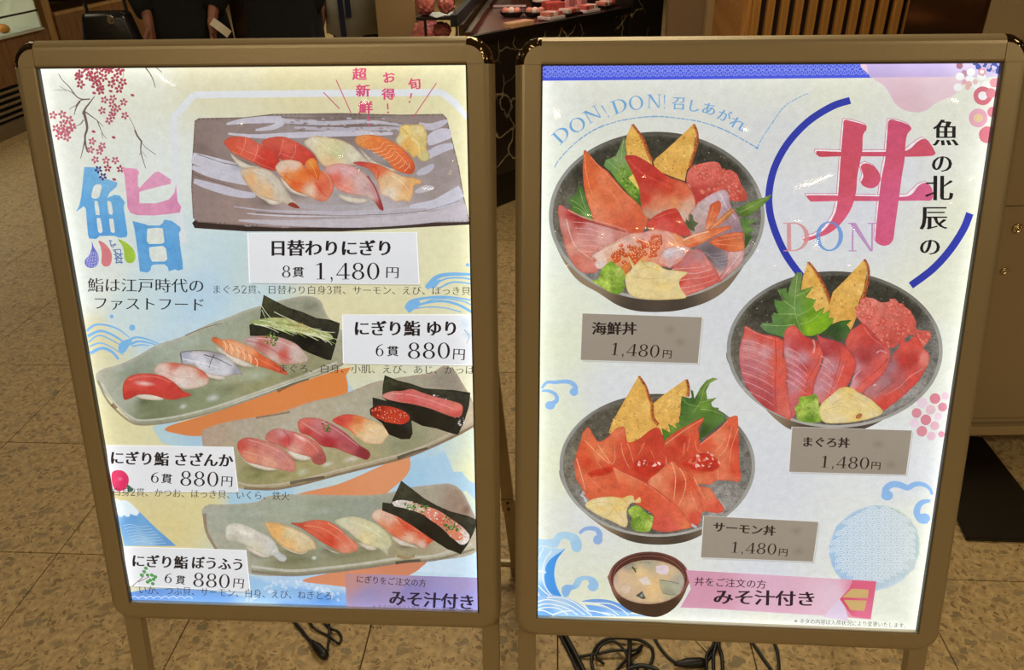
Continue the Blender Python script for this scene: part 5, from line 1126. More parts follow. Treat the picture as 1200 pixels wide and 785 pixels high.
p.stroke([(463, 658), (478, 656), (492, 655)], 4, 3, (60, 50, 30), .7); p.stroke([(465, 650), (475, 652), (485, 650)], 4, 3, (150, 110, 50), .7); p.ell(546, 596, 6, 7, (120, 80, 66), .5, .8, soft=1)
for x, y, rx, ry, c, a in ((345, 655, 34, 7, (96, 100, 66), .6), (400, 650, 30, 7, (100, 102, 70), .5), (368, 652, 4, 3, (220, 226, 216), .9), (300, 600, 18, 6, (176, 184, 172), .6), (380, 598, 22, 6, (180, 186, 172), .5), (450, 604, 20, 8, (140, 160, 150), .5), (430, 645, 24, 7, (104, 106, 76), .5)):
    p.ell(x, y, rx, ry, c, -.1, a, soft=1)
p.T = (230, 560, 5.067)
nigiri(p, [(290, 400), (340, 440), (400, 465), (450, 450), (400, 420)], [(175, 310), (190, 270), (240, 260), (300, 275), (370, 310), (430, 340), (470, 375), (495, 430), (535, 460), (530, 485), (500, 488), (460, 455), (420, 455), (360, 430), (290, 390), (230, 372), (185, 360)], [(200, 300, (214, 210, 196)), (300, 310, (216, 212, 196)), (380, 360, (206, 200, 186)), (440, 400, (206, 204, 196)), (510, 470, (196, 196, 196)), (230, 360, (190, 186, 168)), (360, 420, (214, 208, 180))], edge=((160, 156, 140), 2, .5), hl=[(290, 320, 90, 18, .4)])
nigiri(p, [(500, 390), (560, 430), (620, 445), (660, 430), (600, 400)], [(410, 262), (450, 255), (520, 270), (600, 300), (670, 340), (705, 380), (710, 415), (680, 420), (620, 440), (560, 420), (500, 390), (450, 340), (425, 300)], [(430, 280, (230, 180, 110)), (480, 300, (232, 176, 100)), (560, 320, (222, 200, 150)), (640, 350, (222, 200, 160)), (540, 390, (232, 186, 120)), (680, 400, (214, 190, 140))], [([(440, 275), (500, 350), (560, 400)], 2.2, (236, 160, 80), .4), ([(500, 280), (600, 320), (680, 370)], 1, (236, 220, 190), .6)])
nigiri(p, [(720, 370), (780, 410), (850, 440), (800, 430)], [(560, 262), (620, 258), (700, 242), (780, 250), (850, 290), (900, 340), (940, 370), (960, 400), (940, 430), (870, 438), (810, 410), (740, 370), (680, 330), (620, 290)], [(600, 266, (200, 80, 60)), (700, 270, (222, 104, 76)), (780, 290, (226, 96, 66)), (860, 350, (226, 110, 84)), (800, 370, (216, 70, 44)), (930, 410, (226, 130, 104)), (880, 420, (226, 140, 110))], [([(640, 275), (740, 290), (840, 350), (900, 420)], 1.2, (244, 150, 110), .6), ([(620, 275), (720, 320), (820, 390)], 1.6, (206, 60, 40), .5), ([(780, 260), (860, 310), (930, 380)], 1.2, (244, 170, 140), .6)])
p.T = (380, 555, 4.908)
nigiri(p, [(190, 390), (250, 430), (300, 425), (260, 400)], [(60, 270), (110, 245), (180, 240), (260, 265), (330, 305), (375, 355), (385, 400), (365, 430), (362, 466), (330, 435), (290, 415), (240, 405), (190, 370), (130, 320)], [(110, 265, (206, 204, 166)), (200, 270, (210, 204, 160)), (280, 310, (214, 208, 164)), (340, 370, (200, 196, 150)), (240, 360, (222, 204, 150)), (360, 450, (196, 190, 160)), (160, 320, (216, 200, 170))], [([(140, 265), (240, 300), (330, 360)], 1.6, (226, 222, 190), .6)], edge=((150, 140, 100), 2, .4))
nigiri(p, [(380, 350), (430, 400), (490, 412), (540, 420), (480, 390)], [(270, 240), (300, 200), (360, 205), (420, 235), (480, 270), (560, 310), (625, 370), (600, 395), (570, 425), (520, 400), (450, 380), (385, 345), (320, 290)], [(300, 230, (226, 196, 170)), (360, 240, (226, 176, 150)), (330, 290, (228, 150, 110)), (420, 320, (226, 110, 70)), (480, 290, (220, 80, 50)), (560, 350, (226, 100, 66)), (600, 385, (222, 80, 50)), (480, 370, (230, 180, 150)), (560, 400, (226, 190, 170))], [([(420, 240), (460, 300), (560, 340), (620, 380)], 2.6, (220, 76, 46), .6), ([(330, 290), (400, 330), (470, 350)], 2, (226, 110, 70), .6), ([(380, 230), (440, 290)], 1, (240, 200, 180), .6)])
p.fill([(440, 35), (500, 80), (570, 135), (640, 175), (720, 210), (820, 235), (880, 262), (850, 340), (820, 400), (780, 455), (700, 425), (600, 360), (500, 290), (420, 240), (330, 205), (332, 158), (380, 165)], [(450, 70, (60, 62, 46)), (540, 140, (50, 52, 40)), (700, 220, (46, 46, 36)), (850, 270, (54, 56, 46)), (400, 200, (40, 42, 34)), (600, 330, (22, 22, 18)), (740, 420, (24, 26, 22)), (820, 360, (44, 46, 36))], smooth=False, edge=((24, 24, 18), 1.5, .5), grain=.5)
rs = [(385, 160), (450, 145), (540, 170), (640, 200), (720, 250), (790, 300), (830, 350), (820, 385), (780, 400), (720, 350), (640, 280), (560, 225), (470, 195), (400, 180)]
p.fill(rs, [(400, 165, (214, 206, 196)), (800, 390, (220, 206, 200)), (620, 240, (214, 140, 116)), (700, 290, (206, 120, 96))], grain=.3)
p.fill([(570, 225), (600, 200), (660, 215), (690, 260), (680, 290), (640, 280), (600, 255)], [(620, 230, (226, 130, 104)), (670, 270, (216, 100, 76))]); p.fill([(700, 330), (740, 310), (790, 340), (790, 370), (750, 375)], (222, 130, 96))
p.speck([(460, 160), (540, 160), (600, 190), (570, 215), (480, 200)], 45, [(70, 120, 40), (110, 150, 70), (40, 84, 30), (200, 210, 170)], .7, 1.6, 1); p.speck([(660, 225), (740, 270), (780, 310), (720, 330), (670, 280)], 40, [(70, 110, 40), (120, 150, 80), (60, 90, 40)], .7, 1.6, 1)
p.speck(rs, 70, [(236, 230, 226), (206, 196, 186), (226, 150, 120)], .5, 1.2, .9)
p.done()

# ---- cherry blossom branches
p = Print(S1, 'cherry_branch', (45, 75, 5.606), label='brown branching twig of the cherry blossom at the left')
BR_ = (118, 96, 90)
for pts, w0, w1 in (([(145, 75), (170, 115), (215, 160), (260, 220), (295, 240), (350, 240)], .7, 1.6), ([(110, 182), (180, 180), (220, 190), (250, 210)], .3, .8), ([(155, 157), (190, 178), (205, 186)], .4, .5), ([(380, 222), (350, 262), (318, 305), (306, 340)], .8, 3.0), ([(350, 240), (290, 248), (258, 282), (240, 290), (214, 310)], 1.6, .5),
    ([(285, 252), (262, 290), (246, 345)], 2.6, .5), ([(308, 318), (322, 370), (332, 430), (318, 480), (322, 540), (334, 585)], 3.4, 1.8), ([(320, 480), (308, 550), (288, 628)], 1.8, .6), ([(316, 320), (350, 345), (395, 378), (438, 420)], 1.6, .5), ([(398, 380), (415, 425), (435, 470), (462, 500)], 1.2, .4), ([(428, 460), (432, 500)], .8, .4), ([(308, 375), (285, 405), (245, 418)], 1.4, .5)):
    p.stroke(pts, w0, w1, BR_)
p.done()
p = Print(S1, 'cherry_branch', (45, 75, 5.606), label='brown twig at the right below the blossoms')
for pts, w0, w1 in (([(606, 358), (640, 425), (650, 470), (685, 520), (720, 560), (780, 602)], .6, .7), ([(642, 440), (660, 480), (690, 520)], 1.8, 2.0), ([(685, 520), (682, 580), (700, 650), (714, 692)], 1.6, .6), ([(684, 585), (672, 606)], .8, .4), ([(690, 580), (725, 626)], .4, .3), ([(700, 20), (740, 70), (765, 120), (776, 165)], 1.6, .7), ([(770, 25), (820, 64)], 1.2, .8), ([(572, 20), (565, 110)], .5, .5)):
    p.stroke(pts, w0, w1, BR_)
p.done()
def blossom(q, x, y, r, c, a0=0):
    q.S.z += 1e-6
    for k in range(5):
        a = a0+k*2*math.pi/5; q.ell(x+math.cos(a)*r*.60, y+math.sin(a)*r*.60, r*.42, r*.30, c, a, n=7, newlayer=False)
p = Print(S1, 'cherry_blossoms', (45, 75, 5.606), label='clusters of red cherry blossoms')
fl = [(290, 145), (285, 75), (275, 95), (350, 50), (345, 95), (410, 55), (460, 45), (400, 110), (440, 100), (415, 160), (480, 50), (515, 105), (490, 140), (540, 60), (540, 175), (565, 130), (550, 45), (370, 85), (420, 185), (385, 125), (485, 30), (320, 35), (600, 40)]
for x, y in fl[:-1]: blossom(p, x, y, 30, (172, 66, 82), p.rnd.random()*6)
for x, y in ((445, 245), (500, 235), (495, 275), (570, 260), (430, 315), (500, 325), (530, 300), (475, 380), (578, 348), (495, 350)): blossom(p, x, y, 27, (184, 88, 104), p.rnd.random()*6)
for x, y in ((110, 345), (170, 340), (215, 375), (130, 430), (175, 400), (215, 440), (150, 480), (200, 490), (160, 445), (235, 420), (190, 450)): blossom(p, x, y, 29, (196, 96, 112), p.rnd.random()*6)
for x, y in ((365, 515), (355, 570), (430, 545), (412, 580), (385, 635), (455, 640), (515, 640)): blossom(p, x, y, 27, (196, 100, 116), p.rnd.random()*6)
for x, y in ((465, 690), (548, 695)): blossom(p, x, y, 27, (172, 66, 82), 1)
for x, y in ((370, 160), (378, 200), (486, 188), (628, 215), (374, 452), (505, 490), (508, 764)): p.ell(x, y, 14, 9, (176, 74, 92), .3, n=8)
p.done()

# ---- large stylised title character
p = Print(S1, 'title_character', (85, 190, 5.607), label='big watercolour sushi character in blue and pink', grain=.12)
WB = [(100, 60, (110, 178, 228)), (100, 300, (96, 170, 228)), (200, 480, (86, 160, 226)), (300, 250, (104, 176, 228)), (250, 150, (120, 184, 230)), (340, 470, (90, 166, 226))]
paper = (224, 230, 222)
p.fill([(88, 38), (150, 40), (185, 50), (190, 110), (250, 120), (305, 140), (300, 165), (255, 205), (238, 240), (285, 218), (320, 225), (355, 268), (345, 300), (360, 400), (370, 470), (365, 495), (320, 500), (280, 487), (190, 488), (165, 508), (120, 505), (112, 480), (98, 310), (85, 295), (35, 330), (55, 290), (68, 230), (78, 140)], WB, smooth=False)
for h_ in ([(150, 165), (165, 152), (200, 155), (198, 190), (180, 240), (135, 235)], [(155, 258), (175, 262), (188, 352), (165, 350)], [(240, 258), (262, 265), (275, 330), (270, 352), (250, 345)], [(170, 372), (192, 370), (207, 460), (195, 472), (180, 462)], [(252, 375), (275, 375), (288, 460), (280, 470), (262, 462)]): p.fill(h_, paper)
PK = [(380, 80, (232, 150, 184)), (420, 300, (222, 142, 178)), (600, 100, (228, 156, 190)), (690, 300, (218, 136, 176)), (560, 320, (226, 148, 184))]
p.fill([(335, 40), (430, 50), (448, 72), (438, 100), (440, 165), (450, 175), (500, 120), (545, 75), (575, 68), (655, 120), (652, 150), (600, 160), (500, 185), (448, 200), (448, 275), (560, 275), (640, 250), (675, 210), (688, 150), (697, 260), (722, 300), (712, 335), (640, 345), (540, 355), (430, 352), (385, 335), (370, 300), (362, 200), (350, 90)], PK, smooth=False)
p.fill([(402, 390), (440, 400), (490, 412), (500, 420), (580, 420), (600, 405), (612, 380), (660, 390), (715, 430), (718, 450), (706, 470), (715, 560), (730, 660), (732, 705), (700, 715), (680, 706), (640, 720), (632, 690), (610, 672), (540, 675), (525, 685), (520, 712), (500, 728), (450, 720), (442, 640), (430, 540), (415, 440)], [(430, 430, (90, 164, 224)), (480, 640, (96, 168, 226)), (660, 450, (100, 170, 226)), (680, 640, (92, 164, 224)), (560, 550, (80, 160, 224))], smooth=False)
p.fill([(500, 440), (560, 435), (600, 438), (612, 530), (590, 540), (510, 540), (495, 520)], (222, 228, 218), smooth=False); p.fill([(510, 562), (600, 552), (622, 570), (630, 640), (610, 656), (530, 655), (515, 620)], (220, 228, 220), smooth=False)
p.fill([(138, 524), (150, 560), (178, 610), (180, 660), (160, 690), (125, 697), (95, 680), (92, 645), (120, 610), (136, 570)], (110, 112, 206))
for i in range(5): p.stroke([(96+i*4, 640+i*10), (140+i*3, 600+i*22), (178, 620+i*12)], .5, .5, (190, 192, 236)); p.stroke([(100+i*18, 690), (110+i*16, 640), (130+i*10, 590)], .5, .5, (190, 192, 236))
p.fill([(180, 518), (225, 540), (262, 590), (268, 640), (255, 680), (220, 688), (200, 665), (202, 610), (195, 560)], (220, 124, 130)); p.fill([(305, 508), (360, 530), (405, 570), (423, 620), (410, 658), (375, 665), (352, 640), (345, 580), (330, 540)], (166, 202, 62))
for a, b in (((250, 520), (270, 520)), ((255, 515), (265, 560)), ((265, 548), (298, 545)), ((272, 565), (290, 535)), ((275, 580), (325, 575)), ((280, 608), (340, 606)), ((285, 636), (342, 634)), ((290, 662), (340, 660)), ((290, 575), (300, 668)), ((325, 575), (330, 668)), ((285, 608), (330, 640)), ((330, 606), (290, 640)), ((295, 640), (335, 665)), ((280, 585), (320, 610))): p.stroke([a, b], 1.1, 1.1, (96, 124, 178), smooth=False)
p.done()
p = Print(S1, 'cherry_blossoms', (45, 75, 5.606), label='dark blossoms over the blue title character')
for x, y in ((405, 700), (435, 745)): blossom(p, x, y, 27, (74, 60, 120), .4)
p.done()

# ---- headings
p = Print(S1, 'tagline_lettering', label='dark tagline below the big character')
p.text('鮨は江戸時代の', (104, 334), (241, 335), 18, INK, .008, -.012); p.text('ファストフード', (110, 355), (242, 357), 17, INK, .008, -.012); p.done()
PKT = (222, 76, 120)
p = Print(S1, 'pink_slogan', label='pink vertical slogan with burst lines')
p.text('超', (413, 88.5), (430, 88.5), 15, PKT, .035, .02); p.text('新', (417, 108), (434, 108), 15, PKT, .035, .02); p.text('鮮', (420, 127.5), (437, 127.5), 15, PKT, .035, .02)
p.text('お', (448, 94), (463, 91), 14, PKT, .035, .02); p.text('得', (447, 112), (463, 112), 14, PKT, .035, .02); p.text('旬', (478, 101), (493, 99), 14, PKT, .035, .02)
for a, b in (((431, 137), (432, 143)), ((454, 123), (454.5, 130)), ((482, 111), (480.5, 117))): p.stroke([a, b], 2.0, 1.6, PKT, smooth=False)
for x, y in ((432.3, 147.5), (454.6, 133.3), (479.6, 121)): p.ell(x, y, 1.2, 1.2, PKT)
for a, b in (((379.5, 110), (398, 129)), ((394, 95), (411.5, 134)), ((511, 99), (484, 139))): p.stroke([a, b], 1.1, 1.1, (206, 84, 112), smooth=False)
p.done()
# ---- ingredients lines
p = Print(S1, 'ingredient_lettering', label='thin ingredient line below the first price strip')
p.text('まぐろ2貫、日替わり白身3貫、サーモン、えび、ほっき貝', (249, 339), (551, 341), 11, (60, 54, 56), .0, -.01); p.done()
# ---- price strips
def card(name, quad, col, lab, shadow=(150, 150, 150), ed=(255, 255, 255)):
    q = Print(S1 if quad[0][0] < 600 else S2, name, label=lab, grain=.02); a = np.array(quad, float)
    q.fill([tuple(v+np.array([2.0, 2.2])) for v in a], shadow, smooth=False, alpha=.45)
    if ed: c = a.mean(0); q.fill([tuple(c+(v-c)*1.015) for v in a], ed, smooth=False)
    q.fill(quad, [(v[0], v[1], tuple(np.array(col)*f)) for v, f in zip(quad, (1, 1.0, .97, .98))], smooth=False, step=8); return q
WH = (232, 234, 238)
p = card('price_strip', [(292, 274), (487, 273), (490, 333), (294, 331)], WH, 'white price strip under the top platter, 1,480 yen')
p.text('日替わりにぎり', (316, 291), (461, 291), 20, INK, .04, .006); p.text('8', (330, 318.5), (342, 318.5), 17, INK, 0, 0); p.text('貫', (343, 319), (357, 319), 13, INK, .03, .01)
p.text('1,480', (367, 318), (446, 318), 24, INK); p.text('円', (451, 319), (468, 319.5), 15, INK, .01, -.01); p.done()
p = card('price_strip', [(402, 369), (553, 369), (555, 427), (403, 425)], WH, 'white price strip beside the upper plate, 880 yen')
p.ell(545, 380, 12, 10, (170, 206, 226), .3, .5, soft=1); p.ell(548, 392, 9, 7, (140, 186, 214), .2, .5, soft=1); p.stroke([(543, 386), (549, 394), (546, 402)], .8, .5, (90, 130, 120), .8)
p.text('にぎり鮨', (414, 384.5), (492, 384.5), 19, INK, .04, .006); p.text('ゆり', (498, 384.5), (537, 384.5), 19, INK, .04, .006); p.text('6', (439, 410), (450, 410), 17, INK); p.text('貫', (453, 411), (467, 411), 13, INK, .03, .01); p.text('880', (476, 410.5), (528, 410.5), 23, INK); p.text('円', (529, 414), (545, 415), 15, INK, .01, -.01); p.done()
p = card('price_strip', [(127, 521), (273, 523), (279, 575), (133, 574)], WH, 'white price strip beside the middle plate with a red flower, 880 yen')
p.fill([(133, 552), (144, 550), (151, 556), (152, 564), (148, 572), (138, 574), (133, 566)], [(138, 560, (236, 60, 110)), (146, 564, (226, 40, 96))]); p.ell(142, 560, 4, 3, (246, 120, 150), 0, .8, soft=1); p.fill([(150, 566), (158, 573), (152, 575)], (60, 110, 90))
p.text('にぎり鮨', (130, 535), (199, 537), 17, INK, .04, .006); p.text('さざんか', (204, 537), (274, 538.5), 17, INK, .04, .006); p.text('6', (177, 558), (188, 558.5), 15, INK); p.text('貫', (190, 559), (203, 560), 12, INK, .03, .01); p.text('880', (211, 559), (258, 560.5), 21, INK); p.text('円', (259, 562), (274, 563), 14, INK, .01, -.01); p.done()
p = card('price_strip', [(147, 639), (288, 643), (293, 691), (152, 684)], WH, 'white price strip beside the lower plate with a green sprig, 880 yen')
for a, b in (((156, 685), (170, 673)), ((163, 680), (176, 674)), ((166, 677), (172, 667))): p.stroke([a, b], .8, .6, (110, 70, 90))
for x, y in ((170, 668), (174, 672), (167, 672), (179, 672), (181, 677), (177, 678), (172, 664), (183, 674), (174, 680), (180, 682)): p.ell(x, y, 2.4, 2.0, (84, 160, 84), .5, n=8)
p.text('にぎり鮨', (155, 655), (221, 657.5), 16, INK, .04, .006); p.text('ぼうふう', (225, 657), (287, 660), 16, INK, .04, .006); p.text('6', (193, 675), (203, 676), 14, INK); p.text('貫', (207, 677), (218, 678), 11, INK, .03, .01); p.text('880', (226, 677), (271, 679.5), 20, INK); p.text('円', (273, 680.5), (287, 682), 13, INK, .01, -.01); p.done()
p = Print(S1, 'ingredient_lettering', label='thin ingredient line below the second price strip')
p.text('まぐろ、白身、小肌、えび、あじ、かっぱ', (326, 431), (556, 433), 11, (60, 54, 56), .0, -.01); p.done()
p = Print(S1, 'ingredient_lettering', label='thin ingredient line below the third price strip')
p.text('白身2貫、かつお、ほっき貝、いくら、鉄火', (133, 574.5), (340, 580), 11, (60, 54, 56), .0, -.01); p.done()
p = Print(S1, 'soup_banner', label='lilac banner with large dark lettering at lower right', grain=.04)
p.fill([(404, 670), (560, 675), (561, 716), (406, 711)], [(410, 674, (196, 140, 140)), (470, 676, (176, 146, 178)), (540, 680, (166, 152, 204)), (430, 705, (150, 138, 186)), (520, 708, (150, 146, 214)), (480, 690, (140, 130, 190)), (550, 706, (160, 156, 224))], smooth=False)
p.text('にぎりをご注文の方', (417, 676.5), (499, 681.5), 9.5, (50, 34, 50), .01, 0); p.text('みそ汁付き', (455, 698), (556, 704), 19, (36, 28, 52), .035, .01); p.text('※ネタの内容は入荷状況により変更いたします。', (436, 708.5), (560, 713), 5.5, (96, 84, 120), 0, 0); p.done()
p = Print(S1, 'ingredient_lettering', label='thin ingredient line over the printed sea')
p.text('いか、つぶ貝、サーモン、白身、えび、ねぎとろ…', (163, 689), (400, 696.5), 11, (48, 50, 70), .0, -.01); p.done()

# ------------------------------------------------------------------ right poster
poster(S2, [(650, 120, (228, 232, 222)), (700, 110, (222, 224, 212)), (800, 110, (220, 222, 214)), (900, 100, (222, 224, 212)), (980, 105, (224, 226, 208)), (1100, 130, (228, 230, 214)), (1150, 200, (234, 236, 220)), (1130, 250, (228, 230, 206)), (1100, 350, (230, 232, 208)),
    (1100, 400, (230, 234, 220)), (900, 150, (216, 218, 218)), (900, 250, (218, 220, 226)), (1000, 250, (218, 220, 228)), (1050, 200, (220, 222, 226)), (860, 380, (216, 218, 222)), (780, 400, (218, 220, 224)), (720, 460, (220, 223, 226)), (660, 400, (226, 232, 204)), (650, 500, (228, 234, 208)),
    (640, 300, (230, 236, 222)), (660, 540, (228, 232, 202)), (690, 620, (222, 226, 226)), (900, 560, (216, 219, 226)), (900, 680, (218, 222, 230)), (1060, 560, (224, 228, 232)), (1080, 620, (232, 236, 222)), (1040, 700, (234, 238, 222)), (900, 720, (230, 232, 218)), (700, 700, (226, 230, 204)), (680, 640, (224, 228, 210)), (660, 200, (230, 236, 220)), (640, 350, (230, 236, 214))],
    'backlit rice bowl menu poster on pale grey white paper')
# blue patterned band along the top
p = Print(S2, 'blue_band', label='royal blue band with a pale interlocking circle pattern', grain=.03)
p.fill([(629, 73), (1176, 69), (1176, 88), (630, 93)], (58, 72, 200), smooth=False)
k = 0
for i in range(60):
    for j in range(3):
        x = 632+i*9.2+(4.6 if j % 2 else 0); y = 75.5+j*6.8-i*.075
        a = [(x+6.6*math.cos(t*math.pi/6), y+6.4*math.sin(t*math.pi/6)) for t in range(13)]
        if j == 0: a = a[:7]
        if j == 2: a = a[6:]
        p.S.z += 0; p.stroke(a, .8, .8, (130, 146, 230), .9, newlayer=(k % 60 == 0)); k += 1
p.done()
p = Print(S2, 'pink_cloud', label='translucent pink cloud over the top right of the band', grain=.03)
p.fill([(1009, 70), (1020, 90), (1034, 100), (1045, 118), (1054, 126), (1068, 130), (1082, 128), (1096, 118), (1112, 112), (1122, 103), (1130, 92), (1150, 84), (1176, 74), (1176, 66), (1100, 66)], [(1030, 100, (224, 190, 206)), (1060, 120, (224, 186, 198)), (1100, 100, (230, 200, 210)), (1150, 80, (230, 214, 230))], alpha=.97)
p.fill([(1010, 68), (1176, 66), (1172, 88), (1016, 89)], [(1020, 80, (186, 166, 214)), (1080, 80, (196, 176, 224)), (1140, 78, (214, 200, 236))], smooth=False)
p.done()
p = Print(S2, 'plum_flowers', (1080, 0, 7.85), label='pink, red and blue plum flowers at the top right corner', grain=.04)
def hexf(q, x, y, r, c, hole=None, alpha=1):
    q.fill([(x+r*(1+.0*k)*math.cos(k*math.pi/3+.3), y+r*math.sin(k*math.pi/3+.3)) for k in range(6)], c, alpha=alpha)
    if hole: q.ell(x, y, r*.5, r*.45, hole)
for x, y in ((470, 560), (500, 600), (560, 580), (600, 620), (640, 560), (690, 590), (610, 570), (540, 640), (680, 640), (660, 570)): hexf(p, x, y, 30, (74, 90, 170))
for x, y in ((530, 570), (590, 600), (640, 640), (690, 570), (600, 570)): hexf(p, x, y, 22, (206, 190, 220), (176, 160, 196))
for x, y, c in ((325, 590, (170, 110, 130)), (370, 660, (190, 140, 160)), (420, 640, (210, 180, 206))): hexf(p, x, y, 34, c)
for x, y in ((430, 650), (330, 690), (530, 690), (420, 720), (480, 770), (310, 790), (570, 770), (650, 760)): p.ell(x, y, 40, 36, (240, 242, 240))
for x, y, c in ((370, 740, (226, 170, 180)), (470, 740, (232, 190, 190)), (630, 740, (226, 150, 160)), (680, 720, (232, 160, 170)), (400, 790, (230, 180, 180))): hexf(p, x, y, 26, c)
p.T = (1130, 80, 3.92)
for x, y, r, c, hl in ((10, 66, 16, (228, 180, 170), None), (70, 10, 20, (226, 160, 168), (236, 236, 236)), (128, 60, 22, (230, 156, 164), None), (75, 120, 44, (214, 110, 124), (236, 230, 232)), (55, 222, 44, (228, 164, 184), (230, 196, 160)), (122, 195, 26, (224, 130, 146), None), (98, 300, 40, (220, 118, 134), None), (112, 108, 24, (222, 130, 142), None)): hexf(p, x, y, r, c, hl)
for a in range(10): p.stroke([(55, 222), (55+20*math.cos(a*.63), 222+20*math.sin(a*.63))], .6, .4, (236, 210, 120), smooth=False)
p.done()
# arched slogan
p = Print(S2, 'arched_slogan', label='pale blue arched lettering above the upper left bowl')
BT = (112, 170, 222)
def arc_text(chars):
    for c, x0, y0, x1, y1, h, kw in chars: p.text(c, (x0, y0), (x1, y1), h, BT, **kw)
K = dict(bx=.018, by=-.004)
arc_text([('D', 646, 164, 661, 149, 20, K), ('O', 663, 150, 681, 140, 20, K), ('N', 681, 138, 699, 127, 20, K), ('!', 702, 131, 708, 127, 20, K), ('D', 712, 126, 731, 119, 20, K), ('O', 732, 121, 750, 117, 20, K), ('N', 753, 117, 772, 117, 20, K), ('!', 771, 118, 778, 118, 20, K),
    ('召', 783, 119, 800, 119.5, 17, K), ('し', 801, 121, 817, 124, 16, K), ('あ', 818, 124, 836, 128, 16, K), ('が', 837, 131, 853, 137, 16, K), ('れ', 852, 139, 870, 148, 16, K)])
p.dash([(646, 195), (652, 185), (668, 168), (690, 152), (715, 142), (740, 137), (765, 135), (790, 137), (820, 142), (850, 153), (884, 172)], 1.3, (116, 168, 216))
p.dash([(884, 173), (889, 162), (900, 145), (915, 124), (930, 114), (943, 108)], 1.1, (110, 170, 216), on=4, off=1)
p.ell(884, 172, 1.8, 1.5, (116, 168, 216)); p.done()
# blue ring
p = Print(S2, 'blue_ring', label='open royal blue ring round the big red character')
RB = (46, 58, 178)
cx, cy, rx, ry = 1018, 217, 120, 104
# the ring is drawn as a wide stroke through measured points
p.stroke([(993, 116), (972, 123), (945, 140), (922, 164), (907, 190), (900, 215), (899, 240), (905, 266), (918, 295), (934, 318), (950, 336)], 8.4, 8.4, RB)
p.stroke([(1135.5, 249), (1128, 268), (1112, 293), (1092, 315), (1067, 334)], 9, 8.6, RB)
p.done()
# big red character
p = Print(S2, 'title_character', (900, 100, 4.0), label='big red and pink rice bowl character', grain=.12)
T1 = (900, 0, 4.0); T2 = (900, 190, 4.0)
def q1(L_): return [(x, y-400) for x, y in L_]
def q2(L_): return [(x, y+360) for x, y in L_]
RC = [(390, 200, (216, 78, 104)), (380, 400, (216, 80, 100)), (580, 200, (214, 80, 116)), (560, 560, (222, 90, 134)), (700, 500, (224, 96, 140)), (300, 640, (226, 90, 120)), (240, 320, (212, 70, 90)), (720, 300, (216, 82, 104))]
outl = lambda L_: p.stroke(L_+[L_[0]], .7, .7, (204, 90, 130), smooth=False)
S_ = [q1([(345, 558), (380, 562), (430, 575), (452, 585), (450, 605), (435, 625), (432, 700)]) + q1([(425, 740)]) + q2([(410, 60), (404, 140), (380, 220), (330, 290), (280, 330), (200, 360), (162, 368), (160, 355), (210, 340), (260, 310), (300, 250), (318, 180)]) + q1([(330, 740), (340, 600)]),
      q1([(556, 558), (600, 562), (650, 580), (662, 600), (645, 620), (636, 660), (632, 740)]) + q2([(620, 60), (608, 160), (590, 300), (582, 360), (560, 385), (530, 388), (500, 370), (498, 340), (510, 200), (522, 80)]) + q1([(540, 740), (548, 620)]),
      q1([(215, 703), (330, 706), (540, 706), (640, 700), (690, 660), (720, 645), (750, 665), (778, 715), (765, 725), (640, 730), (540, 728), (330, 728), (230, 730), (215, 718)]),
      q2([(172, 152), (330, 152), (520, 156), (650, 154), (700, 105), (735, 92), (762, 120), (762, 172), (700, 176), (520, 178), (330, 178), (190, 180), (178, 165)]),
      q2([(425, 15), (450, 0), (490, 15), (515, 50), (520, 80), (500, 110), (470, 118), (440, 108), (428, 90), (438, 60)])]
for s_ in S_:
    p.fill([(x-6, y-8) for x, y in s_], (246, 236, 242), smooth=False); outl([(x-7, y-9) for x, y in s_])
for s_ in S_: p.fill(s_, RC, smooth=True)
p.done()
p = Print(S2, 'coloured_lettering', label='large serif letters in coral, blue and violet')
p.text('D', (915, 277), (949, 276), 42, (222, 140, 140), alpha=.85); p.text('O', (953, 276), (988, 276), 42, (86, 150, 222), alpha=.85); p.text('N', (991, 277), (1028, 277), 42, (190, 130, 190), alpha=.85)
p.done()
p = Print(S2, 'vertical_lettering', label='black vertical lettering at upper right')
for c, x, y, w, h in (('魚', 1106, 154, 31, 34), ('の', 1102, 190, 27, 25), ('北', 1099, 219, 33, 33), ('辰', 1093, 254, 33, 31), ('の', 1089, 288, 27, 24)): p.text(c, (x-w/2, y), (x+w/2, y), h, (30, 26, 30), .03, -.008)
p.done()
# clouds and waves
CB = (140, 188, 240)
p = Print(S2, 'printed_waves', label='small curled blue wave at the left edge')
p.stroke([(634, 455), (640, 448), (650, 448), (658, 447), (668, 448), (674, 454), (673, 460)], 3, 6, CB); p.ell(672, 459, 5, 5, CB)
p.stroke([(634, 458), (642, 458), (650, 462), (652, 469), (645, 474)], 2.5, 6, CB); p.ell(644, 475, 6, 5, CB); p.done()
p = Print(S2, 'printed_waves', label='curled blue cloud line near the right edge')
p.stroke([(1041, 582), (1040, 574), (1048, 568), (1058, 569), (1066, 572), (1074, 568), (1084, 568), (1092, 573), (1095, 580)], 8, 3, CB, wm=5); p.ell(1042, 581, 7, 6, CB)
p.stroke([(1093, 587), (1082, 590), (1077, 600), (1082, 610), (1090, 611)], 3, 6, CB, wm=7); p.ell(1086, 608, 7, 6, CB); p.done()
p = Print(S2, 'hexagon_flowers', label='cluster of pink hexagon flowers at the right edge')
pk = [(222, 130, 146), (230, 196, 214), (226, 150, 164)]
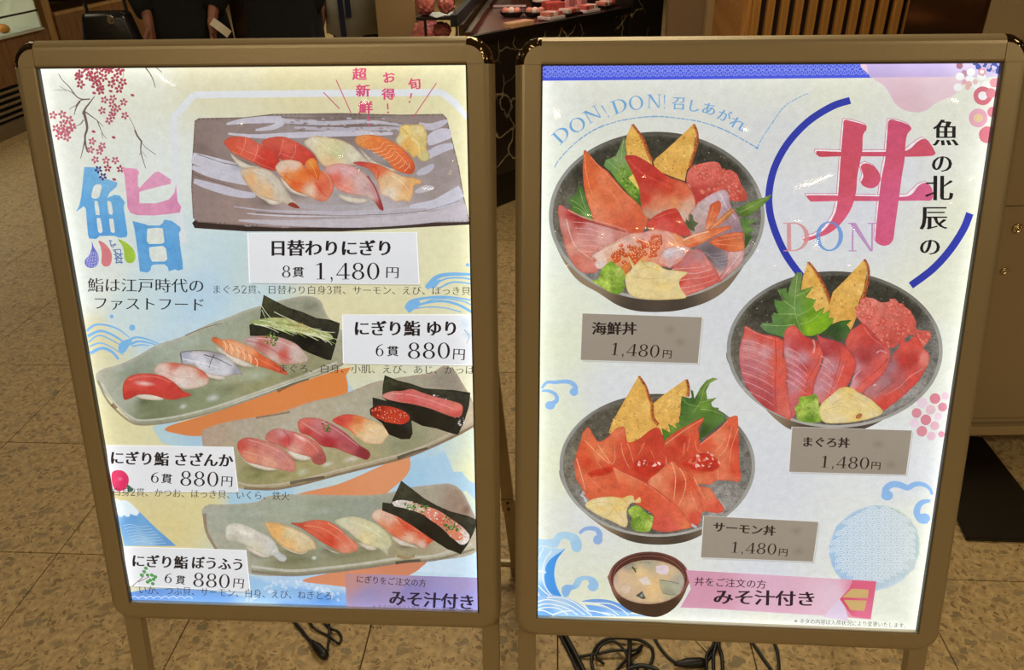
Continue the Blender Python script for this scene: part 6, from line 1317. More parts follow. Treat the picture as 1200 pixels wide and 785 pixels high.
for x, y, r, c in ((1097, 467, 6.5, (222, 130, 146)), (1082, 472, 6.5, (234, 206, 222)), (1109, 464, 5, (234, 200, 216)), (1106, 477, 5.5, (222, 140, 160)), (1092, 480, 6, (230, 188, 200)), (1075.5, 484, 6, (222, 140, 154)), (1101, 488, 5, (236, 206, 222)), (1086.5, 492, 6.5, (220, 130, 146)), (1073, 496, 5.5, (236, 210, 224)), (1097, 499, 5.5, (230, 180, 194)), (1082, 505.5, 6.5, (222, 140, 154)), (1093, 511, 5.5, (230, 190, 206)), (1105, 509, 4, (228, 150, 176))):
    p.fill([(x+r*math.cos(k*math.pi/3+.2), y+r*math.sin(k*math.pi/3+.2)) for k in range(6)], c)
p.done()
p = Print(S2, 'wave_circle', label='pale blue circle filled with overlapping scale waves')
cxx, cyy = 1028, 643
CP = [(cxx+54*math.cos(a)+(cyy-643)*.0, cyy+51*math.sin(a)) for a in [i*math.pi/16 for i in range(32)]]
CP = [(x-(y-643)*.06, y) for x, y in CP]
p.fill(CP, [(990, 640, (160, 198, 234)), (1020, 610, (170, 202, 228)), (1060, 600, (190, 210, 200)), (1020, 680, (152, 194, 236)), (1062, 650, (184, 206, 202)), (1050, 690, (196, 216, 232))], feather=2)
p.T = None; k = 0
for r_ in range(26):
    y = 597+r_*3.95; S2.z += 2e-6; SC = [(974+i*14.6+(7.3 if r_ % 2 else 0), y) for i in range(8)]
    ok = lambda x, y, rr: ((x+(y-643)*.06-cxx)/(53-rr))**2+((y-cyy)/(50-rr))**2 < 1
    for x, y in SC:
        if ok(x, y, 5): f = min(1, max(0, (x-985)/90)); p.ell(x, y, 7.2, 6.8, (166+f*34, 201+f*12, 234-f*22), n=14, newlayer=False)
    S2.z += 2e-6
    for x, y in SC:
        for rad in (6.8, 4.5, 2.3):
            if ok(x, y, 6): p.stroke([(x-rad*math.cos(t*math.pi/6), y-rad*.95*math.sin(t*math.pi/6)) for t in range(7)], 1.0, 1.0, (226, 236, 242), 1, newlayer=False)
p.done()
# big wave lower left
p = Print(S2, 'big_wave', (625, 600, 6.04), label='layered blue wave with curls at lower left')
LB, MB_, DB, WL = (158, 208, 238), (140, 186, 236), (62, 150, 236), (228, 236, 240)
p.stroke([(335, 155), (370, 125), (420, 118), (460, 130), (480, 165), (475, 190)], 3.5, 7, (142, 178, 228)); p.ell(466, 200, 34, 34, (142, 178, 228))
p.fill([(42, 195), (90, 198), (150, 190), (170, 160), (210, 144), (270, 146), (320, 170), (350, 215), (352, 260), (330, 288), (300, 285), (278, 262), (275, 235), (262, 205), (225, 190), (200, 210), (185, 245), (150, 260), (90, 240), (42, 245)], [(100, 215, (176, 214, 240)), (250, 160, (170, 212, 238)), (330, 240, (160, 206, 238))], smooth=True)
p.fill([(42, 250), (85, 245), (130, 260), (190, 262), (232, 262), (180, 330), (160, 420), (175, 520), (215, 605), (150, 620), (60, 600), (42, 560)], [(60, 300, (170, 210, 240)), (60, 450, (190, 222, 240)), (150, 280, (180, 216, 240)), (60, 570, (120, 180, 236))], smooth=False)
p.fill([(238, 260), (205, 285), (165, 310), (125, 345), (100, 385), (95, 420), (104, 432), (90, 445), (92, 490), (110, 545), (140, 582), (215, 608), (192, 570), (170, 515), (158, 450), (165, 380), (185, 330)], DB)
p.stroke([(140, 280), (95, 340), (75, 430), (90, 520), (140, 595)], 1.2, 1.2, WL); p.stroke([(42, 420), (100, 432)], 1.6, .8, WL); p.stroke([(85, 250), (60, 300), (42, 340)], 1, 1, WL); p.stroke([(42, 520), (80, 560), (130, 600)], 1.2, 1.2, WL)
p.fill([(212, 570), (215, 540), (245, 518), (290, 520), (310, 480), (350, 458), (410, 458), (455, 480), (478, 520), (470, 550), (445, 566), (410, 558), (395, 535), (410, 510), (395, 485), (360, 490), (340, 530), (310, 550), (280, 560), (262, 600), (235, 612)], [(250, 560, (132, 184, 236)), (350, 480, (160, 206, 236)), (440, 530, (150, 196, 236))])
p.fill([(42, 745), (42, 600), (110, 598), (190, 600), (260, 615), (340, 655), (400, 700), (450, 735), (700, 735), (720, 745)], [(60, 640, (146, 190, 238)), (200, 640, (170, 208, 240)), (350, 690, (140, 188, 238)), (100, 730, (100, 170, 240)), (500, 735, (130, 184, 240))], smooth=False)
p.fill([(355, 640), (430, 622), (520, 624), (590, 640), (660, 670), (722, 712), (700, 720), (560, 690), (450, 655)], [(400, 635, (110, 160, 226)), (560, 650, (104, 158, 226)), (680, 700, (96, 154, 226))])
p.fill([(380, 660), (470, 670), (600, 700), (690, 722), (800, 738), (860, 746), (430, 742), (410, 700)], [(450, 690, (110, 170, 236)), (600, 715, (140, 190, 240)), (760, 738, (150, 196, 240))], smooth=False)
for pts in ([(42, 640), (110, 625), (200, 640), (300, 680), (380, 735)], [(42, 670), (100, 655), (180, 665), (260, 690), (330, 735)], [(50, 690), (120, 680), (200, 692), (260, 735)], [(110, 610), (210, 610), (300, 645), (400, 715), (430, 740)], [(350, 645), (440, 650), (540, 680), (620, 735)], [(440, 650), (560, 655), (650, 700), (690, 738)], [(380, 665), (400, 700), (470, 712), (560, 738)], [(42, 700), (90, 704), (160, 735)], [(150, 735), (220, 710), (300, 705)], [(470, 715), (540, 722), (600, 740)]): p.stroke(pts, 1.5, 1.1, WL)
p.done()

# ---- bowls
def bowl(name, lab, O, rimw, body, glaze=((60, 58, 48), (104, 98, 84))):
    """O: rim ellipse (cx, cy, rx, ry, rot); body: list of points under the rim"""
    q = Print(S2, name, label=lab, grain=.25); cx, cy, rx, ry, ro = O
    q.fill(body, [(cx-rx*.7, cy+ry*.8, (150, 128, 100)), (cx, cy+ry*1.1, (84, 72, 60)), (cx+rx*.7, cy+ry*.8, (130, 112, 90)), (cx, cy+ry*1.25, (52, 44, 38))], grain=.08)
    el = lambda k, dy=0: [(cx+rx*k*math.cos(a)*math.cos(ro)-ry*k*math.sin(a)*math.sin(ro), cy+dy+rx*k*math.cos(a)*math.sin(ro)+ry*k*math.sin(a)*math.cos(ro)) for a in [i*math.pi/20 for i in range(40)]]
    q.fill(el(1), [(cx, cy-ry, (88, 84, 74)), (cx-rx, cy, (150, 150, 144)), (cx+rx, cy, (160, 158, 150)), (cx, cy+ry, (176, 172, 164)), (cx-rx*.7, cy+ry*.7, (166, 166, 160)), (cx+rx*.7, cy-ry*.7, (120, 116, 106))], grain=.1)
    q.fill(el(.965), [(cx, cy-ry*.9, glaze[0]), (cx-rx*.6, cy-ry*.6, glaze[0]), (cx+rx*.6, cy-ry*.6, glaze[0]), (cx-rx*.9, cy, glaze[1]), (cx+rx*.9, cy, (120, 116, 108)), (cx-rx*.7, cy+ry*.6, (140, 138, 132)), (cx+rx*.7, cy+ry*.6, (150, 146, 140)), (cx, cy+ry*.9, (90, 84, 76))], grain=.5, edge=((118, 114, 106), 4, .6))
    q.speck(el(.955), 420, [(150, 146, 134), (180, 176, 164), (60, 58, 50), (44, 42, 36), (130, 126, 114)], .35, .9, .55)
    return q
def tamago(q, pts, crust, lab=None):
    """wedge of rolled omelette with a browned cut edge"""
    q.fill(pts, [(x, y, c) for (x, y), c in zip(pts, [(232, 176, 76), (236, 186, 92), (226, 168, 70), (240, 192, 100), (230, 176, 80), (226, 160, 66), (236, 184, 90)])], smooth=False, grain=.22, edge=((214, 146, 56), 1.6, .5))
    q.speck(pts, 40, [(206, 130, 50), (176, 96, 36), (250, 214, 130)], .5, 1.6, .8, smooth=False, asp=.55)
    q.stroke(crust, 3.0, 4.4, (168, 78, 36), .95); q.stroke([(a-8, b) for a, b in crust], 1.0, 1.6, (214, 130, 60), .8); q.speck([(a+(6 if i < len(crust) else -6), b) for i, (a, b) in enumerate(crust+crust[::-1])], 24, [(120, 50, 24), (220, 140, 70)], .4, 1.0, .8, smooth=False)
GRN = [(120, 150, 60), (90, 140, 50), (60, 110, 40)]
def leaf(q, outline, cols, veins=(), vc=(170, 196, 110)):
    q.fill(outline, cols, smooth=False, edge=((60, 96, 36), 2, .4), grain=.2)
    for v in veins: q.stroke(v, .9, .4, vc, .6)
def slice_(q, pts, cols, lines=(), edge=((190, 60, 44), 1.6, .45), grain=.2, smooth=True):
    q.fill(pts, cols, edge=edge, grain=grain, step=2.2, smooth=smooth)
    for v, w, c, a in lines: q.stroke(v, w, w*.6, c, a)
def crumb(q, outline, n, base):
    """minced tuna: many small rounded lumps"""
    q.fill(outline, base, grain=.25)
    P = cr(q.tr(outline), True, 3); x0, y0 = P.min(0); x1, y1 = P.max(0); T_ = q.T; q.T = None; k = 0
    while k < n:
        x, y = q.rnd.uniform(x0, x1), q.rnd.uniform(y0, y1)
        if not inside(P, np.array([x]), np.array([y]))[0]: continue
        f = q.rnd.uniform(-16, 16); r = q.rnd.uniform(1.6, 4.6); ro = q.rnd.random()*3
        q.ell(x, y, r, r*q.rnd.uniform(.4, .8), (236+f*.5, 128+f, 108+f), ro, .85, n=9, col2=(204+f*.5, 72+f, 60+f)); q.ell(x-.8, y-1, r*.4, r*.2, (250, 186, 166), ro, .6, soft=1, n=8); k += 1
    q.T = T_
def wasabi(q, outline):
    q.fill(outline, [(a, b, c) for (a, b), c in zip(outline[::2], [(176, 200, 80), (150, 186, 60), (120, 160, 44), (190, 206, 100), (140, 176, 56), (100, 140, 40)]*3)], grain=.5, edge=((130, 160, 50), 2, .5))
    c = np.mean(outline, 0); q.ell(c[0], c[1], 26, 20, (90, 130, 36), .6, .6, soft=1); q.ell(c[0]-14, c[1]-22, 18, 10, (206, 220, 120), -.5, .7, soft=1)
def ginger(q, outline, lines):
    q.fill(outline, [(a, b, c) for (a, b), c in zip(outline, [(232, 212, 150), (236, 214, 140), (240, 220, 170), (226, 200, 130), (236, 204, 116), (232, 196, 106), (240, 214, 150), (228, 206, 150), (236, 210, 130), (226, 196, 120), (234, 214, 160), (238, 206, 120), (230, 210, 160)])], grain=.15, edge=((206, 170, 96), 2.2, .5))
    for v in lines: q.stroke(v, 1.2, .5, (206, 160, 80), .5)

# upper left bowl: mixed seafood
p = bowl('seafood_bowl_photo', 'photo of the upper left bowl with mixed raw fish, prawn and roe', (767, 252, 127, 99, .02), 5, [(641, 255), (650, 290), (672, 325), (700, 343), (722, 357), (745, 364), (775, 365), (800, 362), (830, 352), (852, 336), (873, 306), (880, 292), (850, 280), (767, 240), (660, 250)])
p.T = (635, 140, 6.543)
tamago(p, [(665, 28), (690, 55), (740, 150), (820, 300), (830, 420), (700, 400), (640, 330), (612, 170), (630, 100)], [(668, 28), (700, 70), (755, 150), (790, 250), (822, 312)])
leaf(p, [(600, 120), (618, 150), (620, 230), (640, 300), (700, 450), (760, 600), (775, 660), (740, 670), (640, 560), (560, 470), (500, 390), (450, 350), (465, 300), (500, 290), (540, 270), (570, 210)], [(595, 150, (120, 140, 86)), (560, 300, (130, 156, 96)), (500, 330, (110, 150, 80)), (600, 430, (120, 160, 60)), (680, 520, (130, 166, 50)), (740, 620, (70, 110, 40)), (640, 480, (100, 146, 40))], [[(600, 150), (590, 330), (680, 520)], [(480, 310), (560, 380), (640, 470)], [(520, 290), (600, 330)]])
p.speck([(560, 330), (640, 420), (700, 520), (720, 600), (600, 480)], 60, [(60, 100, 30), (160, 186, 80)], .6, 2, .5)
p.fill([(640, 440), (680, 410), (730, 520), (720, 530)], (230, 200, 90), smooth=False)
leaf(p, [(258, 490), (285, 510), (300, 530), (320, 620), (370, 740), (380, 785), (330, 770), (290, 740), (200, 690), (205, 650), (170, 610), (200, 590), (240, 560)], [(260, 520, (76, 110, 56)), (220, 600, (84, 120, 56)), (290, 640, (96, 136, 66)), (340, 740, (110, 150, 80)), (240, 680, (80, 126, 50))], [[(270, 530), (300, 640), (360, 770)], [(200, 610), (270, 650), (330, 720)], [(215, 660), (280, 690), (330, 750)]])
slice_(p, [(300, 225), (345, 265), (400, 330), (480, 390), (540, 460), (620, 550), (720, 640), (785, 720), (795, 785), (760, 850), (700, 900), (560, 860), (400, 800), (355, 700), (310, 560), (290, 400), (292, 290)], [(305, 260, (226, 110, 50)), (340, 330, (222, 96, 50)), (330, 480, (228, 100, 50)), (450, 450, (232, 120, 76)), (500, 600, (226, 110, 66)), (400, 700, (236, 130, 90)), (620, 640, (230, 116, 76)), (720, 720, (222, 100, 60)), (640, 820, (216, 90, 60)), (350, 600, (240, 130, 80))],
    [([(300, 260), (320, 420), (370, 600), (420, 760)], 1.2, (250, 160, 120), .5), ([(350, 280), (450, 390), (560, 500), (700, 640)], 1.2, (246, 150, 100), .6), ([(420, 480), (520, 560), (600, 700)], 3, (236, 136, 96), .4), ([(340, 540), (380, 620)], 1, (180, 66, 40), .6)])
p.T = (765, 140, 6.543)
tamago(p, [(285, 25), (308, 60), (300, 140), (285, 250), (270, 340), (240, 380), (225, 465), (150, 440), (0, 380), (-20, 320), (0, 290), (60, 240), (200, 110)], [(288, 28), (312, 80), (318, 150), (300, 230), (275, 300), (262, 360)])
crumb(p, [(250, 390), (300, 345), (370, 325), (440, 315), (490, 330), (520, 385), (570, 375), (630, 420), (655, 480), (700, 560), (700, 610), (620, 620), (500, 600), (400, 620), (310, 670), (290, 560), (240, 480)], 70, [(350, 380, (226, 110, 96)), (600, 450, (216, 96, 80)), (350, 600, (190, 60, 54)), (680, 590, (196, 76, 60))])
# surf clam (red and white)
p.T = (635, 140, 6.543)
slice_(p, [(610, 275), (650, 265), (700, 270), (760, 300), (840, 350), (900, 400), (970, 440), (1080, 480), (1140, 560), (1160, 640), (1155, 720), (1100, 770), (960, 800), (780, 740), (740, 640), (730, 540), (690, 440), (640, 340)], [(630, 290, (190, 50, 46)), (700, 320, (206, 60, 50)), (760, 400, (196, 50, 44)), (860, 450, (200, 50, 40)), (780, 600, (206, 60, 46)), (950, 520, (214, 70, 44)), (1050, 560, (222, 100, 66)), (1000, 640, (230, 140, 90)), (850, 640, (226, 130, 90)), (1100, 660, (222, 170, 140)), (900, 740, (206, 170, 146)), (1040, 740, (214, 186, 166)), (800, 730, (200, 150, 120))],
    [([(640, 300), (740, 400), (900, 480), (1080, 560)], 3, (226, 90, 70), .4)])
p.T = (765, 240, 6.279)
# silvery slices at right
slice_(p, [(300, 0), (340, -40), (420, -90), (500, -120), (540, -90), (560, 0), (600, 60), (640, 130), (660, 230), (660, 330), (600, 420), (500, 520), (460, 560), (400, 420), (300, 300), (240, 100)], [(330, 0, (196, 170, 166)), (440, -60, (206, 180, 190)), (560, 60, (176, 140, 150)), (620, 200, (150, 120, 130)), (420, 350, (110, 96, 100)), (500, 420, (130, 120, 126)), (300, 150, (186, 150, 146)), (600, 380, (196, 160, 156)), (480, 520, (206, 160, 150))],
    [([(360+i*26, 340+i*22), (420+i*22, 360+i*22), (500+i*16, 350+i*22)], .9, (176, 166, 170), .5) for i in range(6)]+[([(300, 20), (360, 40), (400, 100)], 1, (226, 206, 200), .5), ([(480, -90), (520, 0), (600, 100)], 2, (230, 210, 216), .4)])
slice_(p, [(545, 340), (620, 320), (665, 330), (640, 420), (560, 500), (480, 570), (470, 540), (530, 450)], [(600, 360, (214, 170, 166)), (540, 460, (206, 150, 146)), (490, 550, (196, 110, 106))], [([(640, 340), (570, 440), (490, 540)], 1.4, (236, 200, 196), .6)])
p.ell(330, 90, 60, 80, (206, 176, 166), .4, .5, soft=1)
# red fish behind
slice_(p, [(-10, 80), (60, 40), (130, 20), (165, 30), (200, 90), (260, 200), (240, 225), (140, 210), (40, 190), (-30, 180), (-60, 140)], [(0, 100, (216, 70, 60)), (120, 60, (206, 56, 46)), (180, 140, (214, 70, 60)), (60, 150, (222, 90, 80))], [([(0, 90), (120, 50), (170, 40)], 1, (236, 120, 100), .5)])
leaf(p, [(222, 90), (250, 120), (252, 60), (275, 65), (285, 110), (320, 130), (290, 160), (295, 190), (260, 180), (240, 150)], [(240, 110, (70, 90, 50)), (270, 90, (96, 110, 80)), (290, 150, (90, 96, 60))])
leaf(p, [(590, 20), (630, 10), (700, -30), (800, -60), (860, -85), (845, -50), (770, 20), (720, 60), (660, 90), (610, 60)], [(610, 30, (90, 120, 50)), (700, 0, (120, 150, 66)), (800, -50, (110, 140, 60)), (680, 70, (90, 120, 46))], [[(620, 50), (720, 0), (850, -80)]])
leaf(p, [(620, 90), (700, 100), (760, 105), (720, 130), (690, 150), (740, 180), (690, 200), (720, 230), (680, 300), (660, 320), (665, 220), (640, 160)], [(650, 120, (90, 130, 60)), (720, 120, (120, 150, 80)), (680, 240, (60, 90, 40)), (690, 180, (110, 150, 70))])
# medium fatty fish at left
p.T = (635, 240, 6.279)
slice_(p, [(100, 10), (125, -5), (170, 30), (230, 70), (300, 100), (420, 130), (520, 160), (620, 190), (640, 240), (560, 290), (420, 360), (380, 400), (400, 480), (340, 500), (280, 490), (230, 450), (170, 350), (140, 250), (110, 130)], [(120, 30, (206, 110, 100)), (150, 130, (206, 140, 130)), (190, 70, (190, 60, 56)), (260, 100, (170, 46, 44)), (330, 170, (214, 140, 136)), (450, 220, (226, 166, 156)), (250, 280, (222, 150, 140)), (300, 420, (222, 130, 110)), (230, 400, (210, 110, 90)), (170, 260, (206, 116, 100)), (560, 210, (210, 130, 116)), (200, 320, (226, 150, 126))],
    [([(190, 65), (300, 105), (450, 150), (600, 195)], 2.4, (160, 40, 40), .7), ([(170, 30), (300, 90), (460, 130), (610, 180)], 1.6, (232, 150, 130), .9), ([(160, 100), (200, 240), (250, 320), (360, 400)], 1.4, (244, 200, 186), .6)]+[([(210+i*14, 120+i*44), (320+i*16, 130+i*42), (430, 170+i*36)], .8, (240, 200, 192), .5) for i in range(6)])
# sweet shrimp body with roe
slice_(p, [(350, 370), (390, 340), (450, 300), (560, 240), (640, 205), (740, 195), (800, 175), (900, 185), (1000, 220), (1060, 260), (1080, 320), (1020, 420), (900, 450), (700, 430), (560, 480), (460, 460), (400, 470), (365, 425), (385, 405)], [(380, 370, (232, 196, 180)), (480, 320, (232, 186, 160)), (420, 440, (230, 206, 196)), (600, 240, (230, 176, 160)), (760, 210, (228, 160, 146)), (900, 230, (232, 160, 140)), (1000, 260, (236, 150, 100)), (1030, 340, (230, 150, 110)), (700, 420, (236, 150, 90)), (940, 400, (230, 150, 130)), (520, 420, (232, 150, 90))],
    [([(400, 350), (500, 300), (620, 250)], 1, (246, 220, 206), .6), ([(960, 200), (1000, 240), (1060, 290)], 2, (240, 140, 70), .5), ([(900, 190), (960, 250), (1000, 310)], 1, (246, 200, 180), .6)])
p.T = (765, 240, 6.279)
slice_(p, [(60, 340), (100, 310), (180, 300), (250, 300), (262, 330), (230, 370), (160, 410), (120, 460), (70, 440), (20, 420)], [(100, 350, (214, 200, 206)), (200, 320, (216, 190, 196)), (240, 330, (222, 160, 136)), (140, 410, (222, 170, 166)), (60, 420, (230, 160, 140))], [([(90, 350), (160, 330), (230, 320)], 1.2, (236, 226, 232), .6)])
# pink red slice at the bottom right
slice_(p, [(340, 330), (400, 400), (450, 470), (480, 530), (460, 570), (380, 610), (280, 650), (180, 678), (140, 620), (110, 570), (130, 540), (200, 490), (130, 460), (200, 400), (260, 330)], [(330, 370, (190, 130, 130)), (240, 400, (196, 116, 116)), (400, 440, (222, 130, 120)), (300, 470, (226, 116, 106)), (180, 560, (206, 60, 50)), (240, 600, (222, 110, 96)), (400, 540, (216, 90, 80)), (220, 640, (226, 120, 110)), (440, 530, (222, 100, 90))],
    [([(130, 470), (260, 460), (360, 450), (400, 410)], 1.2, (240, 170, 160), .7), ([(200, 490), (300, 500), (420, 470)], 1.2, (240, 180, 170), .7), ([(140, 560), (260, 540), (360, 530), (450, 500)], 1.2, (240, 170, 160), .6), ([(150, 610), (260, 600), (380, 570), (460, 540)], 1.2, (236, 160, 150), .6), ([(170, 650), (280, 630), (380, 600)], 1.2, (236, 160, 150), .5)])
# prawn tail
OR = [(390, 100, (222, 110, 66)), (480, 60, (216, 130, 80))]
slice_(p, [(370, 175), (380, 100), (400, 20), (410, -10), (470, -40), (485, -20), (480, 40), (440, 120), (400, 180)], [(440, -10, (214, 96, 56)), (400, 100, (226, 110, 66)), (420, 160, (236, 160, 120))], [([(390, 160), (410, 80), (430, 0)], 1, (240, 160, 120), .6)], edge=((190, 76, 36), 1.4, .5))
slice_(p, [(390, 180), (430, 130), (500, 70), (560, 20), (585, 30), (570, 60), (520, 110), (450, 160)], [(540, 50, (200, 130, 76)), (440, 150, (230, 130, 80))], [([(410, 170), (480, 110), (560, 40)], .9, (246, 190, 150), .6)], edge=((190, 86, 46), 1.4, .5))
slice_(p, [(205, 250), (240, 230), (300, 205), (370, 185), (450, 165), (520, 150), (568, 148), (560, 165), (480, 205), (400, 250), (330, 285), (270, 308), (230, 300), (208, 280)], [(240, 260, (236, 140, 90)), (320, 230, (240, 150, 100)), (450, 190, (232, 116, 66)), (540, 160, (226, 110, 66)), (290, 290, (222, 100, 56))], [([(210, 255), (300, 215), (400, 190)], 2, (250, 206, 176), .8), ([(240, 285), (330, 255), (430, 215), (540, 165)], 1, (250, 160, 110), .6)], edge=((200, 80, 40), 1.6, .5))
slice_(p, [(400, 265), (460, 230), (530, 205), (620, 195), (660, 205), (650, 235), (665, 300), (655, 325), (600, 340), (530, 335), (470, 310), (420, 285)], [(450, 260, (226, 100, 56)), (560, 220, (226, 110, 70)), (640, 220, (216, 110, 70)), (600, 310, (226, 116, 66)), (640, 300, (230, 130, 80)), (500, 290, (214, 90, 50))], [([(420, 265), (520, 250), (640, 235)], 1, (246, 160, 110), .7), ([(430, 280), (540, 290), (650, 300)], 1, (246, 160, 110), .6), ([(480, 230), (560, 215), (640, 205)], .9, (246, 160, 110), .6)], edge=((196, 76, 40), 1.4, .5))
# salmon roe
p.T = (635, 240, 6.279)
for i in range(110):
    a = p.rnd.random(); x = 500+a*360; y = 400-a*130+p.rnd.gauss(0, 22+24*math.sin(a*3.1)); 
    if a > .35 and a < .9 and p.rnd.random() < .4: y += 50
    p.ell(x, y, 15, 14, (232, 110, 50), 0, .93, n=12, col2=(200, 64, 26)); p.ell(x-4, y-5, 5, 4, (252, 196, 150), 0, .85, n=7)
p.fill([(560, 470), (600, 430), (640, 420), (620, 500), (596, 520)], [(590, 470, (232, 130, 60)), (600, 510, (220, 110, 50))])
wasabi(p, [(352, 555), (400, 540), (420, 480), (460, 430), (500, 410), (540, 440), (580, 470), (600, 520), (590, 560), (600, 600), (560, 650), (500, 645), (440, 610), (390, 580)])
ginger(p, [(600, 560), (605, 510), (650, 460), (625, 400), (618, 370), (640, 395), (665, 440), (690, 420), (725, 385), (720, 410), (800, 415), (850, 440), (900, 470), (1000, 480), (1060, 495), (1010, 540), (1000, 580), (1030, 640), (1050, 680), (900, 694), (760, 690), (660, 670), (620, 630)], [[(625, 400), (650, 460), (700, 500), (680, 560)], [(720, 400), (760, 450), (860, 480)], [(700, 470), (800, 450), (840, 460)], [(640, 520), (760, 540), (900, 530)]])
p.ell(880, 590, 120, 60, (236, 200, 110), 0, .6, soft=1)
p.done()

# right bowl: tuna
p = bowl('tuna_bowl_photo', 'photo of the right bowl with five slices of red tuna and minced tuna', (978, 409, 127, 92, .03), 5, [(851, 412), (862, 440), (885, 465), (905, 487), (925, 502), (950, 508), (985, 510), (1020, 500), (1050, 482), (1080, 456), (1094, 442), (1040, 420), (978, 400), (880, 400)])
p.T = (845, 300, 6.543)
tamago(p, [(655, 40), (690, 80), (740, 160), (800, 280), (860, 420), (880, 500), (800, 500), (640, 400), (605, 250), (620, 150)], [(658, 42), (700, 90), (745, 160), (800, 270), (840, 370)])
p.T = (975, 300, 6.543)
tamago(p, [(238, 18), (262, 60), (258, 140), (235, 260), (200, 350), (190, 450), (130, 590), (60, 560), (0, 520), (-30, 380), (0, 270), (100, 170)], [(240, 20), (268, 80), (272, 160), (255, 240), (235, 310), (215, 350)])
crumb(p, [(200, 370), (250, 320), (310, 320), (370, 350), (430, 345), (475, 320), (520, 370), (580, 400), (640, 490), (650, 560), (750, 575), (740, 640), (690, 690), (620, 600), (540, 640), (470, 700), (400, 680), (320, 590), (220, 500), (180, 440)], 110, [(280, 360, (232, 130, 116)), (450, 400, (224, 110, 96)), (580, 560, (214, 90, 76)), (450, 660, (206, 80, 70)), (300, 500, (226, 110, 96))])
p.T = (845, 300, 6.543)
leaf(p, [(570, 118), (612, 120), (610, 180), (600, 260), (700, 225), (670, 270), (640, 310), (720, 330), (700, 380), (720, 420), (790, 385), (770, 440), (830, 410), (820, 470), (858, 470), (850, 510), (780, 580), (690, 612), (600, 600), (480, 620), (340, 580), (290, 530), (310, 505), (390, 510), (380, 450), (400, 425), (430, 440), (400, 360), (400, 325), (440, 340), (480, 330), (420, 250), (490, 240), (500, 290), (530, 180)],
    [(580, 140, (110, 136, 80)), (560, 250, (120, 150, 80)), (450, 290, (90, 130, 60)), (640, 290, (110, 150, 50)), (450, 400, (96, 140, 60)), (560, 400, (110, 150, 76)), (400, 540, (90, 130, 70)), (700, 400, (110, 160, 30)), (760, 500, (130, 180, 30)), (680, 540, (140, 186, 30)), (560, 540, (90, 130, 50)), (330, 520, (110, 140, 90))],
    [[(575, 140), (560, 300), (560, 420), (610, 580)], [(560, 400), (470, 330), (430, 260)], [(565, 440), (460, 440), (400, 440)], [(570, 300), (640, 270), (690, 232)], [(580, 450), (680, 400), (710, 340)], [(600, 520), (700, 480), (785, 395)], [(560, 520), (450, 530), (310, 520)]], (180, 206, 120))
leaf(p, [(760, 590), (860, 510), (916, 490), (1000, 484), (960, 520), (1010, 590), (970, 620), (900, 650), (840, 620)], [(860, 540, (50, 80, 36)), (950, 500, (66, 110, 40)), (980, 590, (80, 110, 60)), (850, 600, (60, 80, 44))])
TR, TD, TP = (222, 84, 72), (190, 56, 54), (206, 130, 132)
slice_(p, [(180, 530), (230, 560), (300, 590), (400, 610), (460, 630), (478, 680), (470, 760), (500, 800), (505, 900), (500, 960), (520, 1070), (540, 1140), (535, 1255), (480, 1230), (420, 1200), (330, 1150), (230, 1050), (160, 920), (135, 780), (140, 680), (165, 600)],
    [(200, 570, (222, 96, 84)), (300, 620, (216, 84, 74)), (440, 650, (226, 84, 66)), (220, 690, (216, 140, 140)), (330, 740, (214, 144, 146)), (180, 850, (200, 110, 116)), (300, 850, (204, 116, 120)), (250, 1000, (190, 86, 92)), (360, 1050, (190, 80, 84)), (430, 800, (226, 90, 70)), (450, 950, (228, 90, 74)), (480, 1100, (226, 100, 84)), (350, 1130, (186, 66, 66)), (520, 1220, (222, 110, 96))],
    [([(160, 640+i*62), (250, 655+i*66), (340, 690+i*68), (400, 720+i*70)], 1.0, (232, 176, 176), .55) for i in range(7)]+[([(170, 670+i*62), (260, 688+i*66), (350, 722+i*68), (405, 750+i*70)], 1.0, (170, 66, 72), .4) for i in range(6)]+[([(410, 620), (420, 800), (415, 1000), (425, 1180)], 1.6, (176, 50, 50), .6), ([(180, 540), (300, 600), (440, 640)], 1.2, (244, 140, 120), .6)], edge=((180, 50, 50), 1.4, .5))
slice_(p, [(480, 590), (520, 535), (560, 530), (600, 570), (640, 610), (720, 640), (770, 700), (780, 760), (760, 840), (720, 950), (700, 1060), (680, 1120), (600, 1150), (560, 1240), (540, 1200), (510, 1050), (505, 880), (480, 760)],
    [(540, 560, (226, 96, 84)), (620, 640, (206, 66, 60)), (560, 700, (196, 70, 70)), (700, 660, (196, 60, 56)), (740, 740, (230, 96, 80)), (520, 740, (210, 150, 156)), (620, 780, (206, 140, 146)), (580, 900, (206, 120, 130)), (560, 1000, (210, 130, 136)), (690, 900, (228, 90, 76)), (660, 1050, (222, 84, 72)), (580, 1120, (206, 100, 100)), (640, 850, (190, 70, 74))],
    [([(500, 700+i*50), (560, 725+i*52), (620, 770+i*52), (660, 820+i*48)], 1, (230, 180, 184), .55) for i in range(6)]+[([(505, 725+i*50), (570, 755+i*52), (630, 800+i*52)], 1, (170, 60, 66), .4) for i in range(5)]+[([(700, 640), (715, 680), (705, 740)], 2.4, (240, 190, 180), .5), ([(770, 720), (720, 850), (660, 960), (640, 1080)], 1.2, (180, 50, 50), .5)], edge=((180, 50, 50), 1.4, .5))
p.T = (975, 300, 6.543)
